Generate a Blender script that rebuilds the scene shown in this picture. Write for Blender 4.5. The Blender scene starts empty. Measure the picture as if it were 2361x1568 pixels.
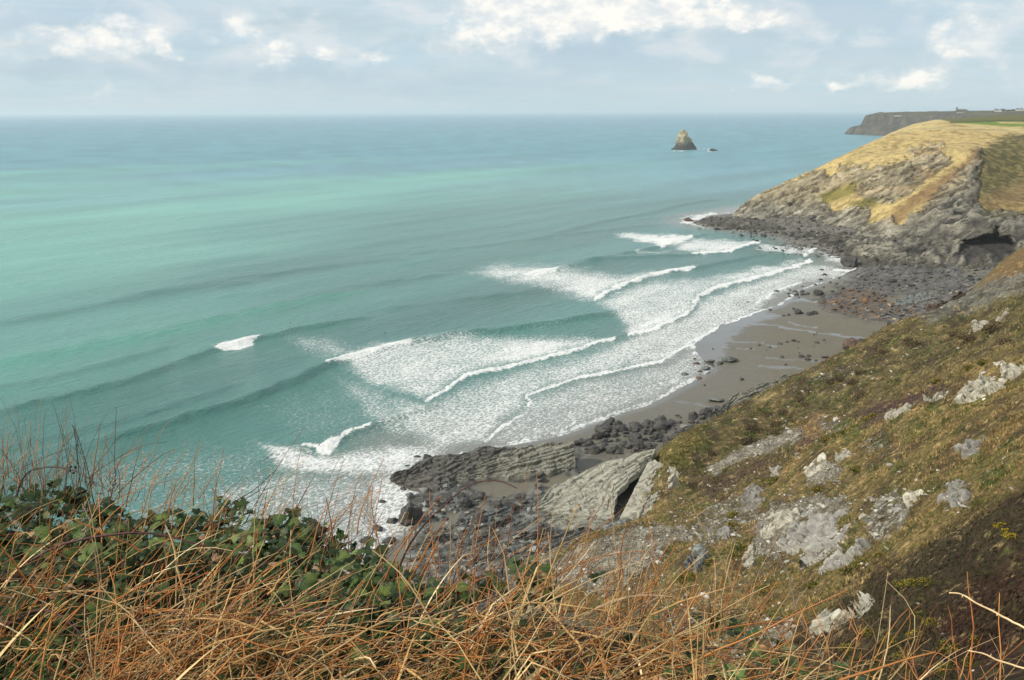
import bpy, bmesh, math, random
import numpy as np
from mathutils import Vector, Matrix, Euler

random.seed(7)
RNG = np.random.default_rng(11)
SC = bpy.context.scene
COL = SC.collection

# ------------------------------------------------------------------ camera
H = 100.0                      # eye height above the sea
PITCH = math.radians(12.93)
ROLL = math.radians(0.19)
cam = bpy.data.cameras.new('camera')
cam.sensor_width = 36.0
cam.lens = 36.0 * 996.0 / 1024.0
cam.clip_start = 0.1
cam.clip_end = 200000.0
cam_o = bpy.data.objects.new('camera', cam)
COL.objects.link(cam_o)
cam_o.location = (0, 0, H)
cam_o.rotation_euler = (math.pi / 2 - PITCH, 0, 0)
cam_o.rotation_euler = (Euler((math.pi / 2 - PITCH, 0, 0)).to_matrix() @ Matrix.Rotation(-ROLL, 3, 'Z')).to_euler()
SC.camera = cam_o

# ------------------------------------------------------------------ light
SUN_AZ = math.radians(-112)    # clockwise from +Y: left and a little behind
SUN_EL = math.radians(36)
sun = bpy.data.lights.new('sun', 'SUN')
sun.energy = 4.0
sun.angle = math.radians(2.0)
sun.color = (1.0, 0.90, 0.74)
sun_o = bpy.data.objects.new('sun', sun)
COL.objects.link(sun_o)
sd = Vector((math.sin(SUN_AZ) * math.cos(SUN_EL), math.cos(SUN_AZ) * math.cos(SUN_EL), math.sin(SUN_EL)))
sun_o.rotation_euler = sd.to_track_quat('Z', 'Y').to_euler()
sun_o.location = sd * 300

SC.view_settings.view_transform = 'Standard'
SC.view_settings.look = 'None'
SC.view_settings.exposure = 0.0
SC.view_settings.gamma = 1.0
SC.view_settings.use_curve_mapping = False
SC.render.engine = 'CYCLES'
SC.cycles.max_bounces = 5
SC.cycles.diffuse_bounces = 3
SC.cycles.glossy_bounces = 3
SC.cycles.transmission_bounces = 2
SC.cycles.volume_bounces = 1
SC.cycles.caustics_reflective = False
SC.cycles.caustics_refractive = False
SC.cycles.use_denoising = True

# photograph coordinates are given in a 2361 x 1568 frame ("p" units)
FP = 996.0 * 2361.0 / 1024.0
CP, SP = math.cos(PITCH), math.sin(PITCH)


def ray(px, py):
    u = (px - 1180.5) / FP
    v = (784.0 - py) / FP
    c, s = math.cos(ROLL), math.sin(ROLL)
    u, v = u * c + v * s, -u * s + v * c
    return np.array([u, CP + v * SP, -SP + v * CP])


def P(px, py, z=0.0):
    d = ray(px, py)
    t = (z - H) / d[2]
    return np.array([0, 0, H]) + d * t


def PY(px, py, Y):
    d = ray(px, py)
    return np.array([0, 0, H]) + d * (Y / d[1])


def proj(x, y, z):
    dx, dy, dz = x, y, z - H
    f = dy * CP - dz * SP
    up = dy * SP + dz * CP
    f = np.maximum(f, 0.05)
    u, v = dx / f, up / f
    c, s = math.cos(ROLL), math.sin(ROLL)
    u, v = u * c - v * s, u * s + v * c
    return 1180.5 + FP * u, 784.0 - FP * v


# ------------------------------------------------------------------ node helpers
class NT:
    def __init__(self, tree):
        self.t = tree
        self.n = tree.nodes
        self.l = tree.links

    def node(self, typ, **kw):
        n = self.n.new(typ)
        for k, v in kw.items():
            setattr(n, k, v)
        return n

    def link(self, a, b):
        self.l.new(a, b)

    def _set(self, sock, v):
        if hasattr(v, 'is_output') or isinstance(v, bpy.types.NodeSocket):
            self.l.new(v, sock)
        else:
            sock.default_value = v

    def math(self, op, a, b=None, c=None, clamp=False):
        n = self.node('ShaderNodeMath', operation=op)
        n.use_clamp = clamp
        self._set(n.inputs[0], a)
        if b is not None:
            self._set(n.inputs[1], b)
        if c is not None:
            self._set(n.inputs[2], c)
        return n.outputs[0]

    def vmath(self, op, a, b=None):
        n = self.node('ShaderNodeVectorMath', operation=op)
        self._set(n.inputs[0], a)
        if b is not None:
            self._set(n.inputs[1], b)
        return n.outputs['Value'] if op in ('LENGTH', 'DOT_PRODUCT', 'DISTANCE') else n.outputs[0]

    def mapr(self, v, a, b, c=0.0, d=1.0, smooth=True):
        n = self.node('ShaderNodeMapRange')
        n.interpolation_type = 'SMOOTHSTEP' if smooth else 'LINEAR'
        n.clamp = True
        self._set(n.inputs[0], v)
        for i, q in enumerate((a, b, c, d)):
            self._set(n.inputs[1 + i], q)
        return n.outputs[0]

    def mix(self, f, a, b, blend='MIX'):
        n = self.node('ShaderNodeMix', data_type='RGBA', blend_type=blend)
        self._set(n.inputs[0], f)
        self._set(n.inputs[6], a)
        self._set(n.inputs[7], b)
        return n.outputs[2]

    def noise(self, vec, scale, detail=4.0, rough=0.55, dist=0.0, out=0):
        n = self.node('ShaderNodeTexNoise')
        if vec is not None:
            self._set(n.inputs['Vector'], vec)
        n.inputs['Scale'].default_value = scale
        n.inputs['Detail'].default_value = detail
        n.inputs['Roughness'].default_value = rough
        n.inputs['Distortion'].default_value = dist
        return n.outputs[out]

    def voro(self, vec, scale, feature='F1', rnd=1.0):
        n = self.node('ShaderNodeTexVoronoi', feature=feature)
        self._set(n.inputs['Vector'], vec)
        n.inputs['Scale'].default_value = scale
        n.inputs['Randomness'].default_value = rnd
        return n.outputs['Distance']

    def scale(self, vec, s):
        return self.vmath('MULTIPLY', vec, s)

    def attr(self, name, out='Fac'):
        n = self.node('ShaderNodeAttribute')
        n.attribute_name = name
        return n.outputs[out]

    def bump(self, h, strength, dist, normal=None):
        n = self.node('ShaderNodeBump')
        n.inputs['Strength'].default_value = strength
        n.inputs['Distance'].default_value = dist
        self.link(h, n.inputs['Height'])
        if normal is not None:
            self.link(normal, n.inputs['Normal'])
        return n.outputs[0]


def new_mat(name):
    m = bpy.data.materials.new(name)
    m.use_nodes = True
    m.node_tree.nodes.clear()
    nt = NT(m.node_tree)
    out = nt.node('ShaderNodeOutputMaterial')
    b = nt.node('ShaderNodeBsdfPrincipled')
    nt.link(b.outputs[0], out.inputs['Surface'])
    return m, nt, b


# ------------------------------------------------------------------ sky
world = bpy.data.worlds.new('World')
SC.world = world
world.use_nodes = True
world.node_tree.nodes.clear()
W = NT(world.node_tree)
wout = W.node('ShaderNodeOutputWorld')
bg = W.node('ShaderNodeBackground')
W.link(bg.outputs[0], wout.inputs['Surface'])
sky = W.node('ShaderNodeTexSky')
sky.sky_type = 'NISHITA'
sky.sun_disc = False
sky.sun_elevation = SUN_EL
sky.sun_rotation = SUN_AZ
sky.air_density = 1.0
sky.dust_density = 0.6
sky.ozone_density = 2.0
SKY_STRENGTH = 0.10
bg.inputs['Strength'].default_value = SKY_STRENGTH
tc = W.node('ShaderNodeTexCoord')
dirv = tc.outputs['Generated']
sep = W.node('ShaderNodeSeparateXYZ')
W.link(dirv, sep.inputs[0])
zc = W.math('MAXIMUM', sep.outputs[2], 0.0)
az = W.math('ARCTAN2', sep.outputs[0], sep.outputs[1])
el = W.math('ARCSINE', sep.outputs[2])
# cloud decks seen in perspective: project the direction onto a high plane
inv = W.math('DIVIDE', 1.0, W.math('ADD', zc, 0.045))
qx = W.math('MULTIPLY', sep.outputs[0], inv)
qy = W.math('MULTIPLY', sep.outputs[1], inv)
cq = W.node('ShaderNodeCombineXYZ')
W.link(qx, cq.inputs[0])
W.link(qy, cq.inputs[1])
ca = W.node('ShaderNodeCombineXYZ')
W.link(az, ca.inputs[0])
W.link(el, ca.inputs[1])
ae = ca.outputs[0]
# ragged edges: warp the angular coordinates
wn = W.node('ShaderNodeTexNoise')
W.link(W.vmath('MULTIPLY', ae, (1, 1.6, 1)), wn.inputs['Vector'])
wn.inputs['Scale'].default_value = 34.0
wn.inputs['Detail'].default_value = 8.0
wn.inputs['Roughness'].default_value = 0.55
warp = W.vmath('MULTIPLY', W.vmath('SUBTRACT', wn.outputs['Color'], (0.5, 0.5, 0.5)), (0.050, 0.040, 0))
aw = W.vmath('ADD', ae, warp)


def puff_sum(lst):
    acc = None
    for (px, py, w, h, amp) in lst:
        d = ray(px, py)
        d = d / np.linalg.norm(d)
        a0, e0 = math.atan2(d[0], d[1]), math.asin(d[2])
        s = W.vmath('MULTIPLY', W.vmath('SUBTRACT', aw, (a0, e0, 0)), (FP / (w * 1.2), FP / (h * 1.2), 0))
        l = W.vmath('LENGTH', s)
        v = W.mapr(l, 1.7, 0.0, 0.0, amp)
        acc = v if acc is None else W.math('ADD', acc, v)
    return acc


bright = puff_sum([
    (150, 100, 95, 26, .75), (345, 88, 44, 34, .9), (385, 122, 30, 14, .7), (250, 62, 60, 26, .45), (545, 62, 62, 34, .7),
    (640, 120, 34, 30, .95), (748, 121, 26, 16, 1.0), (862, 128, 40, 14, .75), (1010, 95, 70, 32, .5), (1150, 40, 70, 50, 1.0),
    (1290, 50, 130, 42, .95), (1420, 30, 90, 30, .9), (1600, 32, 130, 34, 1.0), (1720, 40, 110, 22, .8), (1250, 10, 180, 30, .9),
    (2225, 62, 62, 38, .75), (2130, 188, 38, 22, .85), (2028, 186, 34, 22, .6), (1940, 199, 24, 11, .6), (2205, 140, 30, 14, .7),
    (1750, 187, 60, 12, .5), (1905, 105, 34, 34, .4), (2340, 190, 34, 30, .5), (2310, 130, 40, 26, .4), (240, 205, 36, 16, .35),
    (2150, 130, 40, 40, .35), (700, 205, 400, 16, .12), (1850, 190, 220, 18, .2)])
shade = puff_sum([(1370, 118, 150, 34, .9), (1300, 92, 120, 20, .5), (60, 150, 220, 26, .6), (500, 165, 260, 22, .6),
                  (1950, 40, 240, 26, .6), (900, 185, 300, 26, .5), (2000, 130, 300, 30, .45), (110, 55, 200, 20, .4), (300, 30, 260, 14, .3), (1150, 200, 300, 30, .35), (1750, 90, 200, 24, .35)])
cumn = W.noise(W.vmath('MULTIPLY', ae, (1, 1.5, 1)), 34.0, 8.0, 0.6)
cum = W.math('MULTIPLY', bright, W.mapr(cumn, 0.25, 0.7, 0.35, 1.15, False))
cum = W.math('MULTIPLY', W.mapr(cum, 0.12, 0.85), W.mapr(el, .04, .20, .78, 1.0))
deck = W.noise(cq.outputs[0], 0.9, 7.0, 0.6, 0.5)
deckf = W.mapr(deck, 0.30, 0.66, 0.30, 0.95)
streak = W.noise(W.vmath('MULTIPLY', ae, (3.0, 16.0, 1)), 2.2, 7.0, 0.58, 0.4)
streakf = W.mapr(streak, 0.36, 0.66, 0.0, 1.0)
softn = W.noise(W.vmath('MULTIPLY', ae, (1, 2.1, 1)), 13.0, 8.0, 0.58, 0.3)
soft = W.math('MULTIPLY', W.mapr(softn, 0.44, 0.66), W.mapr(el, 0.012, 0.06))
darkn = W.noise(W.vmath('MULTIPLY', ae, (1, 2.6, 1)), 7.0, 7.0, 0.55, 0.4)
# colours are divided by the strength so that they read as radiance
K = 1.0 / SKY_STRENGTH


def kc(r, g, b):
    return (r * K, g * K, b * K, 1)


veil = W.mix(W.mapr(el, 0.0, 0.30, 0.0, 1.0), kc(.53, .70, .79), kc(.76, .82, .86))
skyc = W.mix(deckf, sky.outputs[0], veil)
veil_lo = W.mix(W.mapr(el, 0.0, 0.10), kc(.58, .72, .78), kc(.50, .69, .82))
skyc = W.mix(W.mapr(el, 0.16, 0.0, 0.0, 0.85), skyc, veil_lo)
skyc = W.mix(W.math('MULTIPLY', streakf, 0.45), skyc, kc(.70, .76, .80))
skyc = W.mix(W.math('MULTIPLY', W.math('MINIMUM', shade, 1.0), W.math('ADD', 0.35, W.math('MULTIPLY', cumn, 0.5))), skyc, kc(.47, .60, .70))
skyc = W.mix(W.math('MULTIPLY', W.mapr(darkn, .48, .64), W.math('MULTIPLY', W.mapr(el, 0.02, 0.06), .55)), skyc, kc(.55, .67, .77))
skyc = W.mix(W.math('MULTIPLY', soft, .55), skyc, kc(.86, .87, .87))
skyc = W.mix(cum, skyc, W.mix(W.mapr(cumn, 0.38, 0.62), kc(.80, .84, .86), kc(1.12, 1.07, .98)))
W.link(skyc, bg.inputs['Color'])
world.cycles.sampling_method = 'MANUAL'
world.cycles.sample_map_resolution = 512

# ------------------------------------------------------------------ numeric helpers
_perm = np.random.default_rng(5).permutation(256)
_perm = np.concatenate([_perm, _perm, _perm]).astype(np.int64)
_grad = np.random.default_rng(6).normal(size=(256, 3))
_grad /= np.linalg.norm(_grad, axis=1)[:, None]


def perlin(x, y, z):
    x, y, z = np.broadcast_arrays(np.asarray(x, float), np.asarray(y, float), np.asarray(z, float))
    xi, yi, zi = np.floor(x), np.floor(y), np.floor(z)
    xf, yf, zf = x - xi, y - yi, z - zi
    xi, yi, zi = xi.astype(np.int64) & 255, yi.astype(np.int64) & 255, zi.astype(np.int64) & 255
    u, v, w = [t * t * t * (t * (t * 6 - 15) + 10) for t in (xf, yf, zf)]
    r = 0
    for a in (0, 1):
        pa = _perm[xi + a]
        wa = u if a else 1 - u
        for b in (0, 1):
            pb = _perm[pa + yi + b]
            wb = v if b else 1 - v
            for c in (0, 1):
                g = _grad[_perm[pb + zi + c]]
                wc = w if c else 1 - w
                r = r + wa * wb * wc * (g[..., 0] * (xf - a) + g[..., 1] * (yf - b) + g[..., 2] * (zf - c))
    return r * 1.6


def fbm(x, y, z, octv=4, lac=2.03, gain=0.5):
    r, a = 0, 1.0
    for i in range(octv):
        r = r + a * perlin(x + 17.3 * i, y - 9.1 * i, z + 3.7 * i)
        x, y, z = x * lac, y * lac, z * lac
        a *= gain
    return r


def ridged(x, y, z, octv=3):
    r, a = 0, 1.0
    for i in range(octv):
        r = r + a * (1 - 2 * np.abs(perlin(x + 7.7 * i, y + 3.1 * i, z - 5.9 * i)))
        x, y, z = x * 2.1, y * 2.1, z * 2.1
        a *= 0.5
    return r


def sstep(a, b, x):
    t = np.clip((x - a) / (b - a), 0, 1)
    return t * t * (3 - 2 * t)


class TPS:
    def __init__(self, pts, lam=1e-4):
        p = np.array(pts, float)
        self.c = p[:, :2].copy()
        self.m = self.c.mean(0)
        self.s = self.c.std()
        q = (self.c - self.m) / self.s
        self.q = q
        n = len(q)
        r = np.linalg.norm(q[:, None] - q[None], axis=2)
        A = np.zeros((n + 3, n + 3))
        A[:n, :n] = self.k(r) + lam * np.eye(n)
        A[:n, n] = 1
        A[:n, n + 1:] = q
        A[n, :n] = 1
        A[n + 1:, :n] = q.T
        b = np.zeros(n + 3)
        b[:n] = p[:, 2]
        self.w = np.linalg.solve(A, b)

    @staticmethod
    def k(r):
        return np.where(r > 1e-9, r * r * np.log(np.maximum(r, 1e-9)), 0.0)

    def __call__(self, x, y):
        x = np.asarray(x, float)
        y = np.asarray(y, float)
        xs, ys = (x - self.m[0]) / self.s, (y - self.m[1]) / self.s
        r = self.w[-3] + self.w[-2] * xs + self.w[-1] * ys
        for (a, b), w in zip(self.q, self.w[:-3]):
            r2 = (xs - a) ** 2 + (ys - b) ** 2 + 1e-18
            r = r + w * 0.5 * r2 * np.log(r2)
        return r


def seg_dist(x, y, poly, closed=False):
    """distance to polyline, signed side (left positive) and arc parameter of the nearest point"""
    pts = np.array(poly, float)
    if closed:
        pts = np.vstack([pts, pts[:1]])
    best = np.full(np.shape(x), 1e18)
    side = np.zeros(np.shape(x))
    arc = np.zeros(np.shape(x))
    s0 = 0.0
    for a, b in zip(pts[:-1], pts[1:]):
        d = b - a
        L = math.hypot(*d) + 1e-9
        tt = np.clip(((x - a[0]) * d[0] + (y - a[1]) * d[1]) / (L * L), 0, 1)
        ex, ey = x - (a[0] + tt * d[0]), y - (a[1] + tt * d[1])
        q = ex * ex + ey * ey
        m = q < best
        best = np.where(m, q, best)
        side = np.where(m, d[0] * ey - d[1] * ex, side)
        arc = np.where(m, s0 + tt * L, arc)
        s0 += L
    return np.sqrt(best), np.sign(side), arc / s0


def inside(x, y, poly):
    pts = np.array(poly, float)
    r = np.zeros(np.shape(x), bool)
    for (x1, y1), (x2, y2) in zip(pts, np.roll(pts, -1, 0)):
        c = ((y1 > y) != (y2 > y)) & (x < (x2 - x1) * (y - y1) / (y2 - y1 + 1e-12) + x1)
        r ^= c
    return r


def pmask(px, py, poly, soft):
    """soft polygon mask, 1 inside"""
    pts = np.array(poly, float)
    r = np.zeros(np.shape(px))
    lo, hi = pts.min(0) - soft, pts.max(0) + soft
    sel = (px > lo[0]) & (px < hi[0]) & (py > lo[1]) & (py < hi[1])
    if sel.any():
        x, y = px[sel], py[sel]
        d, _, _ = seg_dist(x, y, pts, True)
        d = np.where(inside(x, y, pts), d, -d)
        r[sel] = sstep(-soft, soft, d)
    return r


def lmask(px, py, line, width):
    pts = np.array(line, float)
    r = np.zeros(np.shape(px))
    lo, hi = pts.min(0) - width * 2, pts.max(0) + width * 2
    sel = (px > lo[0]) & (px < hi[0]) & (py > lo[1]) & (py < hi[1])
    if sel.any():
        d, _, _ = seg_dist(px[sel], py[sel], pts)
        r[sel] = 1 - sstep(width * .4, width, d)
    return r


def make_mesh(name, verts, faces, mats, smooth=True, col=None, attrs=None):
    """faces: (n,3) or (n,4) array or a list of arrays"""
    me = bpy.data.meshes.new(name)
    verts = np.asarray(verts, np.float32)
    if isinstance(faces, np.ndarray):
        faces = [faces]
    me.vertices.add(len(verts))
    me.vertices.foreach_set('co', verts.ravel())
    loops = np.concatenate([f.ravel() for f in faces]).astype(np.int32)
    tot = np.concatenate([np.full(len(f), f.shape[1]) for f in faces]).astype(np.int32)
    start = np.concatenate([[0], np.cumsum(tot)[:-1]]).astype(np.int32)
    me.loops.add(len(loops))
    me.loops.foreach_set('vertex_index', loops)
    me.polygons.add(len(tot))
    me.polygons.foreach_set('loop_start', start)
    me.polygons.foreach_set('loop_total', tot)
    me.polygons.foreach_set('use_smooth', np.full(len(tot), smooth))
    me.update(calc_edges=True)
    me.validate()
    if col is not None:
        a = me.color_attributes.new('Col', 'FLOAT_COLOR', 'POINT')
        c = np.ones((len(verts), 4), np.float32)
        c[:, :3] = np.clip(col, 0, 1)
        a.data.foreach_set('color', c.ravel())
    for k, v in (attrs or {}).items():
        a = me.attributes.new(k, 'FLOAT', 'POINT')
        a.data.foreach_set('value', np.asarray(v, np.float32).ravel())
    for m in (mats if isinstance(mats, (list, tuple)) else [mats]):
        me.materials.append(m)
    return me


def obj(name, me, parent=None, **props):
    o = bpy.data.objects.new(name, me)
    COL.objects.link(o)
    if parent is not None:
        o.parent = parent
    for k, v in props.items():
        o[k] = v
    return o


def tag(o, label, cat, group=None):
    o['label'] = label
    o['category'] = cat
    if group:
        o['group'] = group
    return o


def thing(name, label, cat, loc=(0, 0, 0), rotz=0.0, group=None):
    o = bpy.data.objects.new(name, None)
    o.empty_display_size = 0.2
    COL.objects.link(o)
    o.location = loc
    o.rotation_euler = (0, 0, rotz)
    return tag(o, label, cat, group)


def grid_faces(nr, nc):
    i = np.arange(nr - 1)[:, None] * nc + np.arange(nc - 1)[None]
    i = i.ravel()
    return np.stack([i, i + 1, i + nc + 1, i + nc], 1)


def fan(a0, a1, da, radii):
    A = np.radians(np.arange(a0, a1 + 1e-6, da))
    R = np.asarray(radii, float)
    rr, aa = np.meshgrid(R, A, indexing='ij')
    return rr * np.sin(aa), rr * np.cos(aa), len(R), len(A)


def geo(r0, r1, k):
    n = int(math.ceil(math.log(r1 / r0) / k)) + 1
    return r0 * np.exp(np.linspace(0, math.log(r1 / r0), n))


def normals_grid(X, Y, Z, nr, nc):
    p = np.stack([X, Y, Z], -1).reshape(nr, nc, 3)
    du = np.gradient(p, axis=0)
    dv = np.gradient(p, axis=1)
    n = np.cross(dv, du)
    n /= np.linalg.norm(n, axis=2)[..., None] + 1e-12
    n *= np.sign(n[..., 2:3] + 1e-9)
    return n.reshape(-1, 3)


def lerp(a, b, t):
    return np.asarray(a) * (1 - t[..., None]) + np.asarray(b) * t[..., None]

# ================================================================== SETTING
# ------------------------------------------------------------------ terrain height functions
hill_p = [  # photo x, y and height of points on the near slopes
    (1518, 1034, 10.5), (1600, 988, 13), (1700, 928, 17), (1870, 855, 22), (2000, 795, 27), (2100, 750, 32), (2230, 695, 40), (2361, 645, 47),
    (1900, 950, 24), (1750, 1000, 17), (1620, 1080, 12.5), (2050, 860, 34), (2200, 780, 42), (2361, 720, 52),
    (1690, 1130, 19.5), (1780, 1068, 25.5), (1870, 1022, 31.5), (2000, 965, 38.5), (2080, 938, 43), (2130, 908, 46.5), (2180, 882, 49), (1990, 925, 31), (2100, 880, 37.5), (1850, 1000, 23), (2250, 835, 52), (2361, 800, 57),
    (1750, 1150, 23), (1900, 1100, 33), (2100, 1000, 45), (2300, 920, 55), (1900, 1230, 36), (2100, 1120, 47), (2361, 1000, 61),
    (1750, 1300, 28), (1600, 1250, 18), (1520, 1190, 12), (1650, 1400, 26), (1500, 1350, 17), (1350, 1350, 10), (1320, 1262, 6), (1440, 1232, 5), (1552, 1105, 11.2), (1535, 1068, 11.8), (1490, 1112, 3.5), (1450, 1165, 1.0), (1400, 1205, .5),
    (1230, 1310, 3), (1150, 1330, 1.5),
    (2361, 1160, 66), (2200, 1250, 60), (2050, 1350, 54), (1900, 1430, 48), (1800, 1500, 44),
    (2361, 1350, 73), (2200, 1450, 67), (2000, 1520, 59), (2361, 1540, 79), (1700, 1540, 41), (1400, 1540, 25), (1200, 1540, 10)]
hp = [tuple(P(x, y, z)) for x, y, z in hill_p]
# the hidden far side of the lower brow falls to the beach
for x, y, z, d, zz in [(1518, 1034, 10.5, 12, -2), (1600, 988, 13, 14, -2), (1700, 928, 17, 20, -2), (1870, 855, 22, 26, -2), (2000, 795, 27, 30, 0),
                       (2100, 750, 32, 34, 0), (2230, 695, 40, 44, 2), (2361, 645, 47, 60, 12)]:
    q = P(x, y, z)
    r = ray(x, y)[:2]
    r = r / np.linalg.norm(r)
    r = np.array([r[0] - .45, r[1]]) / np.linalg.norm([r[0] - .45, r[1]])
    hp.append((q[0] + r[0] * d, q[1] + r[1] * d, zz))
hp += [tuple(PY(2361, 572, 500)), tuple(PY(2310, 612, 486)), tuple(PY(2270, 650, 480)), (244, 524, 3), (225, 500, 2), (262, 545, 4), (290, 560, 6), (200, 452, 1), (193, 440, 1),
       (240, 420, 28), (215, 420, 14), (300, 480, 52), (330, 540, 40), (340, 420, 70)]
hp += [(-20, 60, 34), (-40, 100, 4), (-12, 20, 78), (6, 12, 93), (-60, 60, -4), (-30, 135, -3), (-10, 155, -1), (60, 40, 88), (30, 20, 93), (120, 100, 90),
       (100, 130, 76), (140, 190, 74), (210, 310, 64), (200, 200, 88), (260, 300, 84), (310, 490, 64), (20, 165, 2)]
hill_tps = TPS(hp, 2e-4)


def hill_h(x, y):
    z = hill_tps(x, y)
    r = np.hypot(x, y)
    a = sstep(8, 40, r)
    z = z + a * (1.9 * fbm(x / 26, y / 26, 1.3, 3) + 0.7 * fbm(x / 6, y / 6, 4.2, 3) + 1.3 * perlin((x * .57 + y * .82) / 11 + .5 * perlin(x / 15, y / 15, 3.0), (x * .82 - y * .57) / 55, 6.0))
    # terracettes and little steps across the slope
    z = z + a * 0.28 * perlin(x / 3.5 + z * .35, y / 9, z * 0.5)
    return z


shore_p = [(560, 1500), (760, 1350), (860, 1280), (950, 1222), (985, 1150), (960, 1112), (1050, 1052), (1170, 1028), (1290, 1005), (1420, 955), (1500, 930),
           (1590, 882), (1640, 850), (1610, 820), (1600, 795), (1660, 748), (1752, 720), (1800, 704), (1850, 668), (1930, 642), (1985, 615), (1975, 592), (1900, 566),
           (1850, 548), (1780, 534), (1690, 526), (1610, 514)]
shore = np.array([P(x, y, 0)[:2] for x, y in shore_p])
shore = np.vstack([shore, [[190, 975], [300, 1100], [420, 1300]]])


def beach_base(x, y):
    d, s, _ = seg_dist(x, y, shore)
    sd_ = -d * s        # right of the line (inland) positive
    return np.where(sd_ > 0, np.minimum(sd_ * 0.036, 4.5 + .004 * sd_), np.maximum(sd_ * 0.03, -6)), sd_


rock_polys = [   # rubble, reef and platform areas on the beach: photo polygon, softness, relief
    ([(1890, 705), (1880, 690), (1960, 645), (2000, 605), (1905, 560), (1860, 540), (2000, 556), (2150, 590), (2300, 612), (2260, 660), (2200, 690), (2130, 745), (1990, 738)], 14, .9),
    ([(1990, 792), (2060, 765), (2240, 730), (2300, 700), (2250, 760), (2000, 815)], 8, .8),
    ([(940, 1140), (1010, 1090), (1120, 1060), (1330, 1010), (1330, 1085), (1240, 1100), (1260, 1150), (1420, 1100), (1440, 1200), (1330, 1300), (1180, 1340), (900, 1340), (960, 1240)], 10, .7),
    ([(1340, 1012), (1480, 985), (1560, 955), (1650, 945), (1600, 1010), (1510, 1050), (1340, 1050)], 8, .22),
    ([(880, 1320), (1300, 1300), (1340, 1400), (1100, 1520), (640, 1520), (760, 1390)], 20, .7),
    ([(1600, 505), (1700, 515), (1900, 550), (1900, 565), (1700, 532), (1600, 522)], 6, .8),
]
sand_polys = [([(1080, 1118), (1130, 1098), (1240, 1100), (1230, 1125), (1150, 1140)], 8), ([(2050, 680), (2150, 672), (2160, 690), (2040, 700)], 8), ([(980, 1185), (1040, 1165), (1060, 1190), (1000, 1215)], 8), ([(2200, 596), (2300, 590), (2270, 640), (2220, 640)], 8)]


def rockiness(x, y):
    px, py = proj(x, y, np.full(np.shape(x), 2.0))
    wx = px + 14 * fbm(x / 9, y / 9, 3.3, 2)
    wy = py + 7 * fbm(x / 9, y / 9, 8.3, 2)
    k = np.zeros(np.shape(x))
    for poly, soft, am in rock_polys:
        k = np.maximum(k, am * pmask(wx, wy, poly, soft))
    for poly, soft in sand_polys:
        k = k * (1 - pmask(wx, wy, poly, soft))
    k = np.maximum(k, .95 * sstep(600, 584, py) * (px < 2200) * sstep(1640, 1700, px))
    return k, px, py


def beach_h(x, y):
    z, sd_ = beach_base(x, y)
    k, px, py = rockiness(x, y)
    # slate ribs: sharp in one direction, long in the other
    xr = x * .84 - y * .54
    yr = x * .54 + y * .84
    rib = ridged(xr / 2.6, yr / 11, 0.4, 3)
    lump = fbm(x / 5, y / 5, 2.2, 3)
    z = z + k * (0.75 * rib + 0.9 * lump + 0.15) + 0.03 * fbm(x / 7, y / 7, 5, 2)
    return z, sd_, k


def beach_z(x, y):
    return float(beach_h(np.array([x]), np.array([y]))[0][0])


def on_beach(px, py):
    z = 1.0
    for i in range(8):
        q = P(px, py, z)
        z = beach_z(q[0], q[1])
    return np.array([q[0], q[1], z])


def on_hill(px, py, t0=20.0, t1=700.0):
    d = ray(px, py)
    t = np.exp(np.linspace(math.log(t0), math.log(t1), 900))
    pts = np.array([0, 0, H]) + d[None] * t[:, None]
    h = hill_h(pts[:, 0], pts[:, 1])
    i = np.argmax(pts[:, 2] < h)
    if not (pts[:, 2] < h).any():
        return on_beach(px, py)
    a, b = pts[max(i - 1, 0)], pts[i]
    ga, gb = a[2] - h[max(i - 1, 0)], b[2] - h[i]
    f = ga / (ga - gb + 1e-9)
    return a + (b - a) * f


# ------------------------------------------------------------------ materials for the ground
def ground_material(name, rough=0.95, scale=1.0, bump=0.35, dist=0.3, spec=0.15, wet=False, var=0.55):
    m, nt, b = new_mat(name)
    g = nt.node('ShaderNodeNewGeometry').outputs['Position']
    c = nt.attr('Col', 'Color')
    n1 = nt.noise(g, 2.2 * scale, 6, 0.7)
    n2 = nt.noise(g, 0.45 * scale, 5, 0.6)
    k = nt.math('MULTIPLY', nt.mapr(n1, 0.25, 0.75, 1 - var, 1 + var, False), nt.mapr(n2, 0.3, 0.7, 1 - var * .45, 1 + var * .45, False))
    vm = nt.node('ShaderNodeVectorMath', operation='SCALE')
    nt.link(c, vm.inputs[0])
    nt.link(k, vm.inputs['Scale'])
    nt.link(vm.outputs[0], b.inputs['Base Color'])
    b.inputs['Specular IOR Level'].default_value = spec
    if wet:
        w = nt.attr('wet')
        nt.link(nt.mapr(w, 0.0, 1.0, rough, 0.10, False), b.inputs['Roughness'])
        nt.link(nt.mapr(w, 0.0, 1.0, spec, 0.55, False), b.inputs['Specular IOR Level'])
        nt.link(nt.bump(nt.math('MULTIPLY', n1, nt.mapr(w, 0, .6, 1, 0.03)), bump, dist), b.inputs['Normal'])
    else:
        b.inputs['Roughness'].default_value = rough
        nt.link(nt.bump(nt.math('ADD', n1, nt.math('MULTIPLY', n2, 1.5)), bump, dist), b.inputs['Normal'])
    return m


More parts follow.
